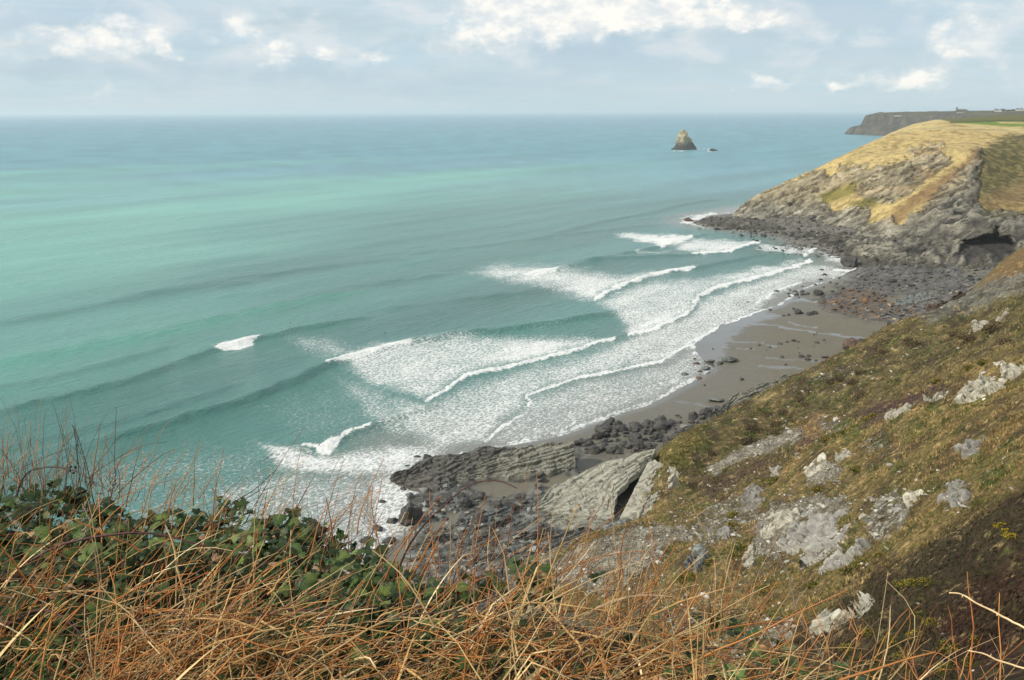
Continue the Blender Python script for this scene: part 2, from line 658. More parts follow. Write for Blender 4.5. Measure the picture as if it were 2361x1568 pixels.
def hill_material():
    m, nt, b = new_mat('turf_and_scree')
    g = nt.node('ShaderNodeNewGeometry').outputs['Position']
    c = nt.attr('Col', 'Color')
    t1 = nt.noise(g, 1.5, 8, 0.72, 0.5)
    t2 = nt.noise(g, 0.42, 6, 0.65, 0.4)
    t3 = nt.noise(nt.vmath('ADD', g, (31, 7, 3)), 0.75, 7, 0.7, 0.6)
    c = nt.mix(nt.mapr(t3, .53, .65, 0, .70), c, (.078, .090, .024, 1))
    c = nt.mix(nt.math('MULTIPLY', nt.mapr(t2, .53, .66, 0, .7), nt.mapr(t1, .4, .6)), c, (.36, .265, .120, 1))
    k = nt.math('MULTIPLY', nt.mapr(t1, .30, .70, .22, 1.85, False), nt.mapr(t2, .3, .7, .65, 1.35, False))
    vm = nt.node('ShaderNodeVectorMath', operation='SCALE')
    nt.link(c, vm.inputs[0])
    nt.link(k, vm.inputs['Scale'])
    turf = vm.outputs[0]
    # loose slate
    gw = nt.vmath('ADD', g, nt.vmath('MULTIPLY', nt.noise(g, 1.3, 4, .6, out=1), (.8, .8, .8)))
    vn = nt.node('ShaderNodeTexVoronoi', feature='F1')
    nt.link(nt.vmath('MULTIPLY', gw, (1.0, 1.0, 2.0)), vn.inputs['Vector'])
    vn.inputs['Scale'].default_value = 2.1
    tone = nt.math('MULTIPLY', nt.mapr(vn.outputs['Color'], .0, 1.0, .35, 1.5, False), nt.mapr(t1, .3, .7, .6, 1.4, False))
    st = nt.mix(nt.mapr(nt.noise(g, .25, 4, .6), .4, .6), (.205, .182, .138, 1), (.320, .298, .240, 1))
    vs = nt.node('ShaderNodeVectorMath', operation='SCALE')
    nt.link(st, vs.inputs[0])
    nt.link(tone, vs.inputs['Scale'])
    sm_ = nt.mapr(nt.math('ADD', nt.attr('scree'), nt.math('MULTIPLY', nt.math('SUBTRACT', nt.noise(g, 0.9, 8, .75, .5), .5), 2.2)), .42, .60)
    col_ = nt.mix(sm_, turf, vs.outputs[0])
    nt.link(col_, b.inputs['Base Color'])
    b.inputs['Roughness'].default_value = .95
    b.inputs['Specular IOR Level'].default_value = .12
    h = nt.math('ADD', nt.math('MULTIPLY', t1, 1.0), nt.math('ADD', nt.math('MULTIPLY', t2, 1.6), nt.math('MULTIPLY', vn.outputs['Distance'], nt.math('MULTIPLY', sm_, .8))))
    nt.link(nt.bump(h, .9, .55), b.inputs['Normal'])
    return m


M_HILL = hill_material()
def head_material():
    m, nt, b = new_mat('headland_turf_and_slate')
    g = nt.node('ShaderNodeNewGeometry').outputs['Position']
    c = nt.attr('Col', 'Color')
    rk = nt.attr('rock')
    t1 = nt.noise(g, .55, 8, .7, .4)
    t2 = nt.noise(g, .14, 6, .65, .4)
    wv = nt.math('MULTIPLY', nt.math('SUBTRACT', nt.noise(g, .045, 5, .6), .5), 14.0)
    bedc = nt.math('ADD', nt.vmath('DOT_PRODUCT', g, (-.38, .10, .80)), wv)
    alc = nt.vmath('DOT_PRODUCT', g, (.72, -.2, .4))
    pc = nt.vmath('DOT_PRODUCT', g, (.3, .9, .1))
    cv = nt.node('ShaderNodeCombineXYZ')
    nt.link(nt.math('MULTIPLY', bedc, .42), cv.inputs[0])
    nt.link(nt.math('MULTIPLY', alc, .055), cv.inputs[1])
    nt.link(nt.math('MULTIPLY', pc, .055), cv.inputs[2])
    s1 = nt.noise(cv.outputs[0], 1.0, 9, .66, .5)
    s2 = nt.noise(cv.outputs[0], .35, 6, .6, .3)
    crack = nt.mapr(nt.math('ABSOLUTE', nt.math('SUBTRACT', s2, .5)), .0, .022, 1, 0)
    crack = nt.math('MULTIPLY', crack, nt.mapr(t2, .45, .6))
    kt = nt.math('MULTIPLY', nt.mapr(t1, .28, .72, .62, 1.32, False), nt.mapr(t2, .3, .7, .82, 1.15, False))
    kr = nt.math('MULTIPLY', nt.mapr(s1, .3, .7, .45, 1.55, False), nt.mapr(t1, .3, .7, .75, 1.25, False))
    kr = nt.math('MULTIPLY', kr, nt.mapr(crack, 0, 1, 1, .35))  # shadow in the cracks is darkened into the rock colour
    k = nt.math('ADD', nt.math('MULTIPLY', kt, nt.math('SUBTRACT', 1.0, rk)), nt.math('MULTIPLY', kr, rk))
    vm = nt.node('ShaderNodeVectorMath', operation='SCALE')
    nt.link(c, vm.inputs[0])
    nt.link(k, vm.inputs['Scale'])
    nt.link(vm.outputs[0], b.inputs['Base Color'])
    b.inputs['Roughness'].default_value = .95
    b.inputs['Specular IOR Level'].default_value = .12
    h = nt.math('ADD', nt.math('MULTIPLY', t1, .8), nt.math('MULTIPLY', nt.math('SUBTRACT', nt.math('ADD', s1, s2), nt.math('MULTIPLY', crack, .6)), nt.math('MULTIPLY', rk, 3.2)))
    nt.link(nt.bump(h, .9, .9), b.inputs['Normal'])
    return m


M_HEAD = head_material()
M_FAR = ground_material('far_cliff', scale=0.08, bump=0.5, dist=3.0, var=0.35)
M_BEACH = ground_material('beach_sand_and_rock', rough=0.75, scale=1.0, bump=0.25, dist=0.15, wet=True, var=0.22)

# ------------------------------------------------------------------ sea
radii = np.concatenate([geo(105, 1300, 0.0062), geo(1310, 60000, 0.05)])
X, Y, nr, nc = fan(-42, 40, 0.125, radii)
x, y = X.ravel(), Y.ravel()
px, py = proj(x, y, np.zeros_like(x))
rr = np.hypot(x, y)
CD = np.array([.57, .82])           # crest direction, along the coast
s_al = x * CD[0] + y * CD[1]
s_ac = x * CD[1] - y * CD[0]         # towards the shore
bz, bsd = beach_base(x, y)
near = rr < 1500
z = np.zeros_like(x)
fade = 1 - sstep(900, 1400, rr)
wob = 9 * perlin(s_al / 90, s_ac / 160, 1.1)
swell = (0.34 * np.sin((s_ac + wob) / 6.6) * (0.5 + 0.5 * perlin(s_al / 70, s_ac / 60, 2.0)) + 0.16 * np.sin((s_ac * 1.02 + 1.6 * wob + .12 * s_al) / 11.0 + 1) + 0.22 * fbm(s_ac / 9, s_al / 26, 3.0, 3))
z += swell * fade
crests = [   # photo polyline, height, width of the back and of the face in metres
    ([(-150, 868), (0, 835), (150, 803), (330, 770), (480, 738), (600, 710), (740, 682), (900, 660)], .85, 10, 7),
    ([(-150, 985), (0, 950), (150, 915), (300, 878), (400, 840), (485, 808), (606, 778), (700, 757), (800, 738), (900, 722)], 1.15, 7, 3.0),
    ([(60, 1050), (250, 1012), (400, 972), (560, 925), (680, 875), (750, 843), (810, 825), (955, 790), (1050, 772), (1200, 755), (1340, 735), (1500, 706)], 1.35, 6.5, 2.6),
    ([(560, 1062), (730, 1034), (790, 1008), (853, 986), (950, 955), (1050, 922)], .9, 5, 2.0),
    ([(985, 925), (1040, 890), (1080, 865), (1200, 840), (1330, 805), (1415, 779), (1450, 770), (1510, 758), (1580, 725), (1603, 700), (1612, 680), (1660, 660), (1760, 635), (1868, 600)], .7, 5, 1.6),
    ([(1130, 650), (1205, 634), (1285, 621), (1350, 605), (1420, 588), (1525, 569), (1592, 547), (1660, 534)], .95, 10, 4),
    ([(1370, 692), (1420, 665), (1500, 636), (1598, 619), (1700, 598), (1800, 580)], .85, 8, 3),
    ([(1300, 606), (1440, 594), (1560, 588), (1640, 584), (1690, 580), (1748, 558)], .75, 9, 4),
    ([(1215, 912), (1330, 871), (1420, 856), (1520, 836), (1590, 792), (1650, 757), (1750, 719)], .18, 3, .8),
    ([(1840, 600), (1862, 589), (1885, 568)], .6, 6, 2),
    ([(1250, 545), (1380, 512), (1500, 490), (1580, 470), (1680, 455)], .8, 13, 6),
    ([(900, 590), (1150, 560), (1320, 538), (1560, 512)], .45, 14, 7),
    ([(200, 700), (480, 650), (760, 612), (980, 590)], .45, 12, 7),
    ([(-100, 760), (120, 722), (380, 672), (640, 640)], .5, 12, 6),
    ([(-150, 1065), (0, 1035), (160, 1000), (330, 955), (480, 905), (580, 872)], .6, 7, 3.5), ([(-100, 905), (60, 882), (230, 842), (420, 790)], .4, 8, 4), ([(850, 715), (1050, 690), (1200, 675), (1330, 655)], .45, 9, 5), ([(640, 690), (850, 655), (1050, 628)], .4, 11, 6)]
face = np.zeros_like(x)
face_g = np.zeros_like(x)
for ic, (line, h, wb, wf) in enumerate(crests):
    h = h * 1.45 if ic not in (4, 8) else h
    wl = np.array([P(a, b, 0)[:2] for a, b in line])
    lo, hi = wl.min(0) - 40, wl.max(0) + 40
    sel = (x > lo[0]) & (x < hi[0]) & (y > lo[1]) & (y < hi[1])
    jx = 1.3 * perlin(x[sel] / 8, y[sel] / 8, h * 9)
    d, sg, ar = seg_dist(x[sel] + jx, y[sel] - jx, wl)
    w = np.where(sg < 0, wf, wb)
    endf = sstep(0, .14, ar) * (1 - sstep(.86, 1, ar))
    z[sel] += h * endf * np.exp(-(d / w) ** 2) * (0.85 + .3 * perlin(x[sel] / 11, y[sel] / 11, 3))
    tgt = face_g if ic == 0 else face
    tgt[sel] = np.maximum(tgt[sel], endf * np.exp(-((d - wf * .8) / wf) ** 2) * (sg < 0) * h)
z *= np.where(bsd > -30, np.clip(.12 + (-bsd) / 34, 0.05, 1), 1)

# foam density, drawn where the photograph shows broken water
wpx = px + 9 * fbm(x / 14, y / 14, 1.0, 3)
wpy = py + 5 * fbm(x / 14, y / 14, 6.0, 3)
foam = np.zeros_like(x)
hfx, hfx2 = 2.6 * fbm(x / 4, y / 4, 11.0, 3), 2.6 * fbm(x / 4, y / 4, 15.0, 3)


def fpoly(d, soft, *pts):
    global foam
    foam = np.maximum(foam, d * pmask(wpx + (3 if soft > 5 else 1) * hfx, wpy + (1.6 if soft > 5 else .6) * hfx2, pts, soft * (1.7 if soft > 5 else 1.0)))


def fline(d, w, *pts):
    global foam
    foam = np.maximum(foam, d * (1 - .30 * sstep(.0, .5, fbm(x / 9, y / 9, 33.0, 3))) * lmask(px + .55 * (wpx - px) + hfx, py + .55 * (wpy - py) + .5 * hfx2, pts, w * 1.0))


fpoly(.80, 6, (1415, 541), (1455, 538), (1592, 545), (1560, 566), (1528, 570), (1480, 558))
fline(1.0, 5, (1528, 567), (1560, 560), (1592, 547))
fpoly(.66, 8, (1560, 566), (1600, 549), (1745, 557), (1690, 580), (1640, 586), (1560, 577))
fline(.98, 4, (1600, 584), (1640, 584), (1690, 580))
fline(1.0, 5, (1690, 576), (1720, 566), (1748, 558))
fpoly(.55, 5, (1465, 578), (1560, 580), (1520, 586), (1470, 584))
fpoly(.62, 7, (1745, 562), (1885, 570), (1862, 589), (1740, 576))
fline(1.0, 6, (1856, 590), (1868, 580), (1884, 569))
fpoly(.58, 16, (1075, 628), (1150, 606), (1300, 615), (1450, 632), (1600, 617), (1500, 642), (1405, 672), (1372, 700), (1330, 690), (1270, 668), (1150, 648))
fpoly(.66, 12, (1290, 632), (1450, 634), (1596, 619), (1480, 645), (1400, 672), (1370, 694), (1320, 680))
fpoly(1.0, 3, (1200, 637), (1240, 624), (1288, 618), (1285, 626), (1235, 637))
fline(1.0, 5, (1372, 690), (1420, 664), (1500, 636), (1540, 627), (1598, 619))
fpoly(.54, 14, (1370, 700), (1425, 668), (1500, 645), (1600, 640), (1800, 606), (1866, 600), (1800, 625), (1690, 655), (1615, 682), (1602, 702), (1580, 727), (1510, 761), (1450, 772), (1430, 745), (1398, 715))
fpoly(.70, 10, (1640, 640), (1800, 606), (1866, 600), (1780, 630), (1690, 652))
fpoly(.68, 10, (1440, 745), (1580, 700), (1598, 705), (1575, 728), (1510, 760), (1455, 770))
fline(1.0, 4.5, (1450, 770), (1510, 758), (1580, 725), (1603, 700), (1612, 680), (1660, 660), (1760, 635), (1840, 612), (1868, 600))
fpoly(.52, 10, (1440, 780), (1590, 728), (1612, 690), (1700, 658), (1870, 606), (1930, 612), (1950, 640), (1850, 655), (1780, 690), (1752, 718), (1650, 765), (1600, 798), (1540, 832), (1420, 855), (1330, 872), (1215, 912), (1120, 1015), (1010, 1040), (1000, 1000), (1100, 930))
fline(.97, 3.6, (1215, 911), (1330, 870), (1420, 855), (1520, 835), (1590, 791), (1650, 756), (1752, 718))
fline(.9, 2.6, (1745, 700), (1790, 670), (1850, 650))
fpoly(.53, 16, (790, 815), (870, 790), (960, 782), (1050, 770), (1250, 775), (1415, 779), (1370, 795), (1260, 830), (1090, 866), (1040, 890), (985, 925), (900, 905), (850, 890), (800, 850))
fpoly(.68, 14, (1180, 780), (1410, 780), (1330, 805), (1200, 838), (1090, 860), (1100, 820))
fline(1.0, 4.5, (985, 925), (1040, 890), (1080, 865), (1200, 840), (1330, 805), (1415, 779))
fpoly(1.0, 4, (790, 832), (830, 814), (880, 801), (956, 786), (950, 796), (880, 812), (820, 828))
fline(.92, 4, (755, 841), (800, 828), (840, 815))
fpoly(.42, 20, (640, 770), (760, 775), (820, 800), (790, 840), (720, 822))
fpoly(.50, 22, (880, 905), (985, 928), (1060, 888), (1200, 845), (1420, 785), (1450, 778), (1560, 760), (1480, 840), (1330, 870), (1215, 912), (1215, 942), (1120, 1020), (1000, 1045), (930, 1000))
fpoly(.42, 24, (760, 860), (880, 890), (960, 960), (940, 1020), (860, 990), (800, 920))
fline(.95, 3, (1214, 910), (1222, 925), (1218, 942))
fline(.95, 3.4, (1206, 955), (1150, 990), (1120, 1016))
fpoly(1.0, 4, (488, 804), (530, 792), (590, 777), (607, 774), (604, 783), (560, 799), (520, 808))
fpoly(.45, 8, (470, 800), (560, 782), (600, 772), (560, 790), (500, 806))
fpoly(1.0, 4, (728, 1040), (762, 1018), (786, 1010), (780, 1030), (762, 1048))
fline(.9, 5, (700, 1030), (740, 1036))
fline(1.0, 6, (788, 1008), (806, 996))
fline(1.0, 4, (815, 994), (851, 985))
fpoly(.62, 16, (585, 1022), (660, 1030), (770, 1050), (900, 1020), (1050, 1035), (990, 1060), (930, 1095), (840, 1100), (740, 1098), (640, 1078))
fpoly(.74, 10, (600, 1025), (690, 1040), (760, 1060), (720, 1072), (640, 1055))
fpoly(.56, 16, (900, 1085), (960, 1045), (1040, 1035), (960, 1110), (985, 1150), (950, 1222), (860, 1280), (820, 1260), (860, 1190), (840, 1110))
fpoly(.40, 26, (480, 1120), (620, 1080), (860, 1085), (880, 1260), (760, 1360), (560, 1300))
fpoly(.26, 40, (150, 1060), (450, 1010), (900, 1010), (900, 1300), (300, 1300))
fpoly(.24, 40, (560, 930), (800, 850), (1000, 930), (1000, 1050), (700, 1050))
fpoly(.86, 6, (1570, 507), (1598, 498), (1640, 490), (1650, 497), (1600, 512), (1690, 522), (1680, 527), (1620, 524), (1575, 514))
fline(.9, 3, (1640, 522), (1700, 526), (1770, 531))
fline(.8, 3, (1740, 531), (1790, 536))
fpoly(.58, 8, (1880, 566), (1940, 580), (2005, 600), (1990, 614), (1940, 612), (1900, 600))
fline(.9, 4, (1925, 622), (1960, 626), (2002, 606), (1990, 596))
fline(.5, 1.2, (1540, 347), (1560, 348), (1590, 347))
fline(.55, 1.1, (1605, 344), (1640, 344))
fline(.55, 1.2, (1632, 347), (1650, 349))
fpoly(.43, 14, (1215, 912), (1330, 873), (1530, 838), (1600, 800), (1640, 850), (1590, 882), (1500, 930), (1420, 955), (1290, 1005), (1170, 1028), (1120, 1020))
for ln in ([(1170, 1020), (1290, 995), (1330, 975), (1310, 940), (1330, 925)], [(1290, 1003), (1420, 953), (1500, 928), (1590, 880)], [(1330, 930), (1450, 905), (1560, 875)], [(1600, 795), (1662, 747), (1750, 719)]):
    fline(.62, 2.2, *ln)
fpoly(.22, 20, (1000, 760), (1300, 720), (1430, 740), (1440, 770), (1100, 775))
# thin swash edge
swash = (bsd > -2.2) & (bsd < 2) & near
foam = np.where(swash, np.maximum(foam, .30 + .35 * sstep(-.2, .4, fbm(x / 7, y / 7, 21.0, 3))), foam)
foam = np.clip(foam, 0, 1)
z += np.where(foam > .93, .35 * np.abs(fbm(x / 2.2, y / 2.2, 2.2, 3)), 0) * (rr < 900)

# body colour: shallow sandy water, surf-stirred green water, turquoise offshore, blue further out
off = np.clip(-bsd, 0, 1e9)
pat = fbm(s_ac / 260, s_al / 900, 3.1, 3)
c_sand = (.225, .228, .205)
c_green = (.062, .190, .165)
c_turq = (.142, .385, .322)
c_blue = (.112, .265, .340)
c_deep = (.110, .260, .350)
t1 = sstep(3, 52, off + 10 * fbm(x / 18, y / 18, 7, 2))
colr = lerp(c_sand, c_green, t1)
colr = lerp(colr, c_turq, sstep(120, 460, off + 180 * pat))
colr = lerp(colr, c_blue, sstep(900, 2100, rr + 700 * pat - .35 * np.abs(x)) * .85)
colr = lerp(colr, c_deep, sstep(3000, 9000, rr))
pat2 = fbm(s_ac / 70, s_al / 420, 9.1, 3)
colr = colr * (1 + .22 * pat2)[:, None]  # long streaks like cloud shadow, put into the water colour
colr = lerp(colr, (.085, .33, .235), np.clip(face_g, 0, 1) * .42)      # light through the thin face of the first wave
colr = lerp(colr, (.035, .125, .108), np.clip(face, 0, 1) * .45)  # shade on the other wave faces, mixed into their colour
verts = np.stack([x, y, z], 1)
keep = np.ones(len(x), bool)
M_SEA, nt, b = new_mat('sea_water')
pos = nt.node('ShaderNodeNewGeometry').outputs['Position']
ang = math.atan2(CD[1], CD[0])
mp = nt.node('ShaderNodeMapping')
nt.link(pos, mp.inputs[0])
mp.inputs['Rotation'].default_value = (0, 0, -ang)
mp.inputs['Scale'].default_value = (1, 1, 1)
ps = nt.vmath('MULTIPLY', mp.outputs[0], (0.55, 1.0, 1.0))
fo = nt.attr('foam')
n_f = nt.noise(ps, 1.25, 8, 0.74, 0.35)
lace = nt.voro(nt.vmath('ADD', ps, nt.vmath('MULTIPLY', nt.noise(ps, 0.7, 4, .6, out=1), (1.6, 1.6, 0))), 0.75, 'DISTANCE_TO_EDGE')
lacef = nt.mapr(lace, 0.0, 0.28, 1.0, 0.0, False)
nn = nt.math('ADD', nt.math('MULTIPLY', nt.mapr(n_f, 0.28, 0.72, 0, 1, False), 0.62), nt.math('MULTIPLY', lacef, 0.38))
big = nt.noise(ps, 0.06, 4, 0.6)
dd = nt.math('MULTIPLY', fo, nt.mapr(big, 0.25, 0.7, 0.82, 1.12, False))
fm = nt.mapr(nt.math('ADD', nn, dd), 0.80, 1.24)
fm = nt.math('MULTIPLY', fm, nt.mapr(fo, 0.03, 0.2))
thin = nt.math('MULTIPLY', nt.mapr(fo, 0.20, 0.75, 0, .86), nt.mapr(big, .3, .65, .6, 1.08, False))     # aerated milky water under the lace
base = nt.mix(thin, nt.attr('Col', 'Color'), (.50, .555, .54, 1))
base = nt.mix(fm, base, nt.mix(nt.mapr(nt.noise(ps, 1.9, 6, .7, .4), .34, .6), (.60, .64, .64, 1), (.84, .85, .84, 1)))
nt.link(base, b.inputs['Base Color'])
vl = nt.vmath('LENGTH', pos)
wr = nt.mapr(vl, 250, 2500, 0.14, 0.42, False)
nt.link(nt.math('MAXIMUM', wr, nt.math('MULTIPLY', fm, 0.85)), b.inputs['Roughness'])
b.inputs['IOR'].default_value = 1.333
nt.link(nt.mapr(fm, 0, 1, 0.5, 0.1, False), b.inputs['Specular IOR Level'])
rp1 = nt.noise(nt.vmath('MULTIPLY', mp.outputs[0], (0.35, 1, 1)), 0.33, 6, 0.62, 0.3)
rp2 = nt.noise(nt.vmath('MULTIPLY', mp.outputs[0], (0.5, 1, 1)), 1.7, 5, 0.65, 0.2)
rp3 = nt.noise(nt.vmath('MULTIPLY', mp.outputs[0], (0.25, 1, 1)), 0.045, 4, 0.6, 0.2)
hgt = nt.math('ADD', nt.math('ADD', nt.math('MULTIPLY', rp1, 2.0), nt.math('MULTIPLY', rp2, 0.55)), nt.math('ADD', nt.math('MULTIPLY', rp3, 4.0), nt.math('MULTIPLY', fm, 0.25)))
nt.link(nt.bump(hgt, 0.95, 0.6), b.inputs['Normal'])
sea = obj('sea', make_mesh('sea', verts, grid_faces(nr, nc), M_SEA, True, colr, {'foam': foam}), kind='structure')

# ------------------------------------------------------------------ beach
X, Y, nr, nc = fan(-14, 34, 0.125, geo(130, 1000, 0.0048))
x, y = X.ravel(), Y.ravel()
z, sd_, k = beach_h(x, y)
z = np.where(sd_ < -14, z - .4, z)
px, py = proj(x, y, z)
n1 = fbm(x / 3, y / 3, 1, 4)
n2 = fbm(x / 14, y / 14, 6, 3)
sand = np.array([.150, .137, .102])
colr = np.tile(sand, (len(x), 1)) * (1 + .06 * n2)[:, None]
wet = np.zeros_like(x)
wx, wy = px + 6 * fbm(x / 6, y / 6, 2, 2), py + 3 * fbm(x / 6, y / 6, 5, 2)
streaky = perlin(x / 30, (y - .15 * x) / 1.6, 2)
wet = np.maximum(wet, pmask(px + 22 * streaky, wy, [(1590, 882), (1640, 860), (1668, 825), (1680, 790), (1700, 768), (1745, 745), (1810, 728), (1752, 712), (1650, 745), (1590, 795), (1540, 840), (1480, 930)], 10))
wet = np.maximum(wet, pmask(wx, wy, [(1130, 1030), (1290, 1010), (1420, 962), (1520, 925), (1600, 880), (1640, 850), (1500, 880), (1200, 960)], 12) * .85)
for ln, w in (([(1720, 742), (1790, 752), (1870, 765), (1990, 781)], 3.2), ([(1690, 790), (1750, 788), (1790, 800)], 2), ([(1768, 825), (1830, 830), (1890, 833)], 2), ([(1750, 845), (1820, 848), (1850, 850)], 3),
              ([(1815, 742), (1850, 752), (1880, 756)], 2.5), ([(1700, 802), (1740, 806)], 2), ([(1600, 985), (1650, 960), (1700, 965)], 4), ([(1560, 925), (1620, 935), (1680, 950)], 3), ([(1930, 640), (2000, 650)], 4), ([(1960, 700), (2040, 692)], 3), ([(1770, 700), (1850, 690), (1900, 705), (1950, 715)], 5)):
    wet = np.maximum(wet, lmask(wx, wy, ln, w) * .95)
wet = np.maximum(wet, .9 * sstep(9, 0, sd_))
wet = np.maximum(wet, .06 + .32 * sstep(40, 6, sd_ + 10 * n2))
colr = lerp(colr, np.array([.120, .116, .102]), wet * .8)
kk = np.clip(k * 1.4, 0, 1)
rock_c = lerp(np.array([.044, .040, .037]), np.array([.160, .150, .128]), np.clip(.45 + .9 * n1 + .3 * n2, 0, 1))
platform = pmask(px, py, [(900, 1080), (1330, 1000), (1420, 1100), (1440, 1220), (1180, 1350), (880, 1350)], 20)
apr = sstep(600, 582, py)
rock_c = lerp(rock_c, lerp(np.array([.085, .077, .064]), np.array([.225, .205, .165]), np.clip(.45 + .9 * n1 + .3 * n2, 0, 1)), apr * .8)
rock_c = lerp(rock_c, lerp(np.array([.050, .047, .042]), np.array([.150, .158, .140]), np.clip(.4 + 1.1 * n1 + .5 * n2, 0, 1)), platform * .85)
weed = pmask(wx, wy, [(1880, 700), (1990, 660), (2080, 690), (2130, 735), (1990, 738)], 14) * sstep(-.1, .4, n1)
rock_c = lerp(rock_c, np.array([.15, .082, .032]), weed * .8)
peb = pmask(wx, wy, [(1990, 740), (2130, 742), (2180, 705), (2220, 690), (2180, 680), (2080, 705)], 8)
rock_c = lerp(rock_c, np.array([.21, .19, .15]), peb * sstep(0, .4, n1))
colr = lerp(colr, rock_c, sstep(.12, .5, kk + .25 * n1 * (kk > .02)))
wet = np.maximum(wet * (1 - .7 * kk), .25 * kk)
obj('beach', make_mesh('beach', np.stack([x, y, z], 1), grid_faces(nr, nc), M_BEACH, True, colr, {'wet': wet}), kind='structure')

# ------------------------------------------------------------------ near hillside
X, Y, nr, nc = fan(-19, 46, 0.15, geo(6, 640, 0.0058))
x, y = X.ravel(), Y.ravel()
z = hill_h(x, y)
px, py = proj(x, y, z)
nrm = normals_grid(x, y, z, nr, nc)
n1 = fbm(x / 2.2, y / 2.2, z / 2.2, 4)
n2 = fbm(x / 9, y / 9, z / 9, 3)
n3 = fbm(x / 30, y / 30, 2.0, 3)
# slate showing through where the slope is steep, bedding dipping to the sea
bed = z * .82 - (x * .45 - y * .2)
strata = fbm(bed / .7, x / 9, y / 9, 3)
wx, wy = px + 16 * n2 + 6 * n1, py + 10 * fbm(x / 9, y / 9, 31.0, 3) + 5 * n1
g_olive, g_green, g_ochre, g_brown = map(np.array, ([.178, .132, .054], [.082, .094, .026], [.295, .205, .088], [.098, .068, .038]))
colr = lerp(g_olive, g_ochre, sstep(-.1, .5, .7 * n1 + .9 * n2))
colr = lerp(colr, g_green, sstep(.05, .5, n2 + .5 * fbm(x / 4, y / 4, 50.0, 3)) * .8)
colr = lerp(colr, g_brown, sstep(.02, .42, fbm(x / 7, y / 7, 77.0, 4)) * .9)
colr = lerp(colr, np.array([.060, .070, .020]), sstep(.2, .5, fbm(x / 5 + 40, y / 5, 17.0, 3)) * .75)
# the lower brow: duller, greener turf
low = pmask(wx, wy, [(1500, 1020), (1720, 900), (2361, 620), (2450, 700), (2361, 790), (2100, 880), (1870, 1005), (1700, 1120), (1560, 1180), (1490, 1120)], 25)
colr = colr * (1 - np.array([.34, .28, .20])[None] * low[:, None])


def paint(c, poly, soft, k=1.0, noise=None):
    global colr
    m = pmask(wx, wy, poly, soft) * k
    if noise is not None:
        m = m * noise
    colr = lerp(colr, np.asarray(c), np.clip(m, 0, 1))
    return m


rgh = sstep(-.2, .25, n1)
heath = (.072, .046, .036)
paint((.082, .050, .044), [(1960, 975), (2020, 925), (2123, 900), (2190, 868), (2180, 900), (2064, 952), (1990, 980)], 8, .95)
paint((.070, .044, .040), [(1836, 1040), (1846, 1008), (1912, 994), (1912, 1020)], 6, .95)
paint(heath, [(1590, 1110), (1700, 1085), (1740, 1060), (1840, 1030), (1850, 1045), (1740, 1105), (1640, 1150)], 12, .75)
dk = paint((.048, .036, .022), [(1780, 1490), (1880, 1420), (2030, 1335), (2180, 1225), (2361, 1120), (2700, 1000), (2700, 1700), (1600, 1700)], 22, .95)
paint((.050, .024, .018), [(2150, 1420), (2280, 1330), (2361, 1290), (2700, 1250), (2700, 1600), (2230, 1568)], 30, .75, sstep(-.4, .3, n2 + .4))
paint((.050, .056, .018), [(1850, 1568), (1960, 1500), (2100, 1460), (2180, 1568)], 30, .7, rgh)
paint((.120, .100, .026), [(1500, 1030), (1600, 985), (1640, 1000), (1580, 1070), (1520, 1080)], 14, .7)
paint((.30, .23, .11), [(1725, 922), (1760, 912), (1790, 913), (1760, 924)], 4, .9)
paint((.075, .10, .022), [(1880, 1010), (1960, 960), (2010, 975), (1960, 1020)], 16, .7, sstep(-.3, .2, n2))
paint((.060, .088, .024), [(2250, 1000), (2330, 960), (2361, 1060), (2300, 1140), (2230, 1110)], 18, .75, sstep(-.3, .2, n2))
paint((.062, .088, .022), [(1490, 1330), (1600, 1290), (1650, 1340), (1560, 1400)], 16, .5, rgh)
paint((.24, .125, .060), [(2200, 980), (2361, 930), (2400, 1000), (2300, 1060), (2200, 1050)], 30, .6, sstep(.0, .45, n2 + .3 * n1))
paint((.22, .120, .062), [(1480, 1290), (1640, 1330), (1700, 1400), (1560, 1440), (1440, 1380)], 26, .55, sstep(-.1, .4, n2 + .3 * n1))
paint((.20, .125, .068), [(1820, 1000), (1880, 950), (1950, 960), (1900, 1000), (1840, 1020)], 14, .7)
# scree and bare stony ground
scree_polys = [
    ([(1700, 1040), (1770, 1000), (1850, 985), (1860, 1010), (1790, 1040), (1700, 1070)], 10, .75),
    ([(1620, 1075), (1700, 1040), (1720, 1060), (1650, 1100)], 8, .75), ([(1880, 990), (1890, 960), (1960, 975), (1930, 1010)], 10, .6),
    ([(1260, 1300), (1330, 1255), (1440, 1215), (1560, 1200), (1600, 1240), (1520, 1300), (1400, 1380), (1280, 1350)], 16, .72),
    ([(1560, 1230), (1640, 1160), (1740, 1120), (1760, 1180), (1700, 1240), (1620, 1280)], 16, .55),
    ([(1740, 1200), (1790, 1150), (1880, 1140), (1960, 1150), (1950, 1190), (1850, 1200), (1790, 1290), (1740, 1290)], 14, .78),
    ([(1850, 1080), (1900, 1060), (1960, 1075), (1930, 1110), (1860, 1120)], 10, .7), ([(2000, 1160), (2080, 1120), (2110, 1180), (2040, 1260), (1990, 1220)], 12, .6),
    ([(2180, 1090), (2260, 1130), (2230, 1180), (2170, 1160)], 12, .5), ([(1990, 1020), (2050, 990), (2060, 1030), (2000, 1060)], 12, .5),
    ([(1640, 1480), (1780, 1430), (1850, 1430), (1830, 1480), (1700, 1540)], 14, .6), ([(1500, 1400), (1600, 1380), (1640, 1440), (1540, 1480)], 14, .5),
    ([(1860, 870), (1960, 835), (1990, 850), (1900, 900)], 12, .45), ([(1830, 880), (1790, 905), (1840, 900)], 8, .5), ([(2050, 800), (2130, 770), (2160, 800), (2080, 830)], 14, .35)]
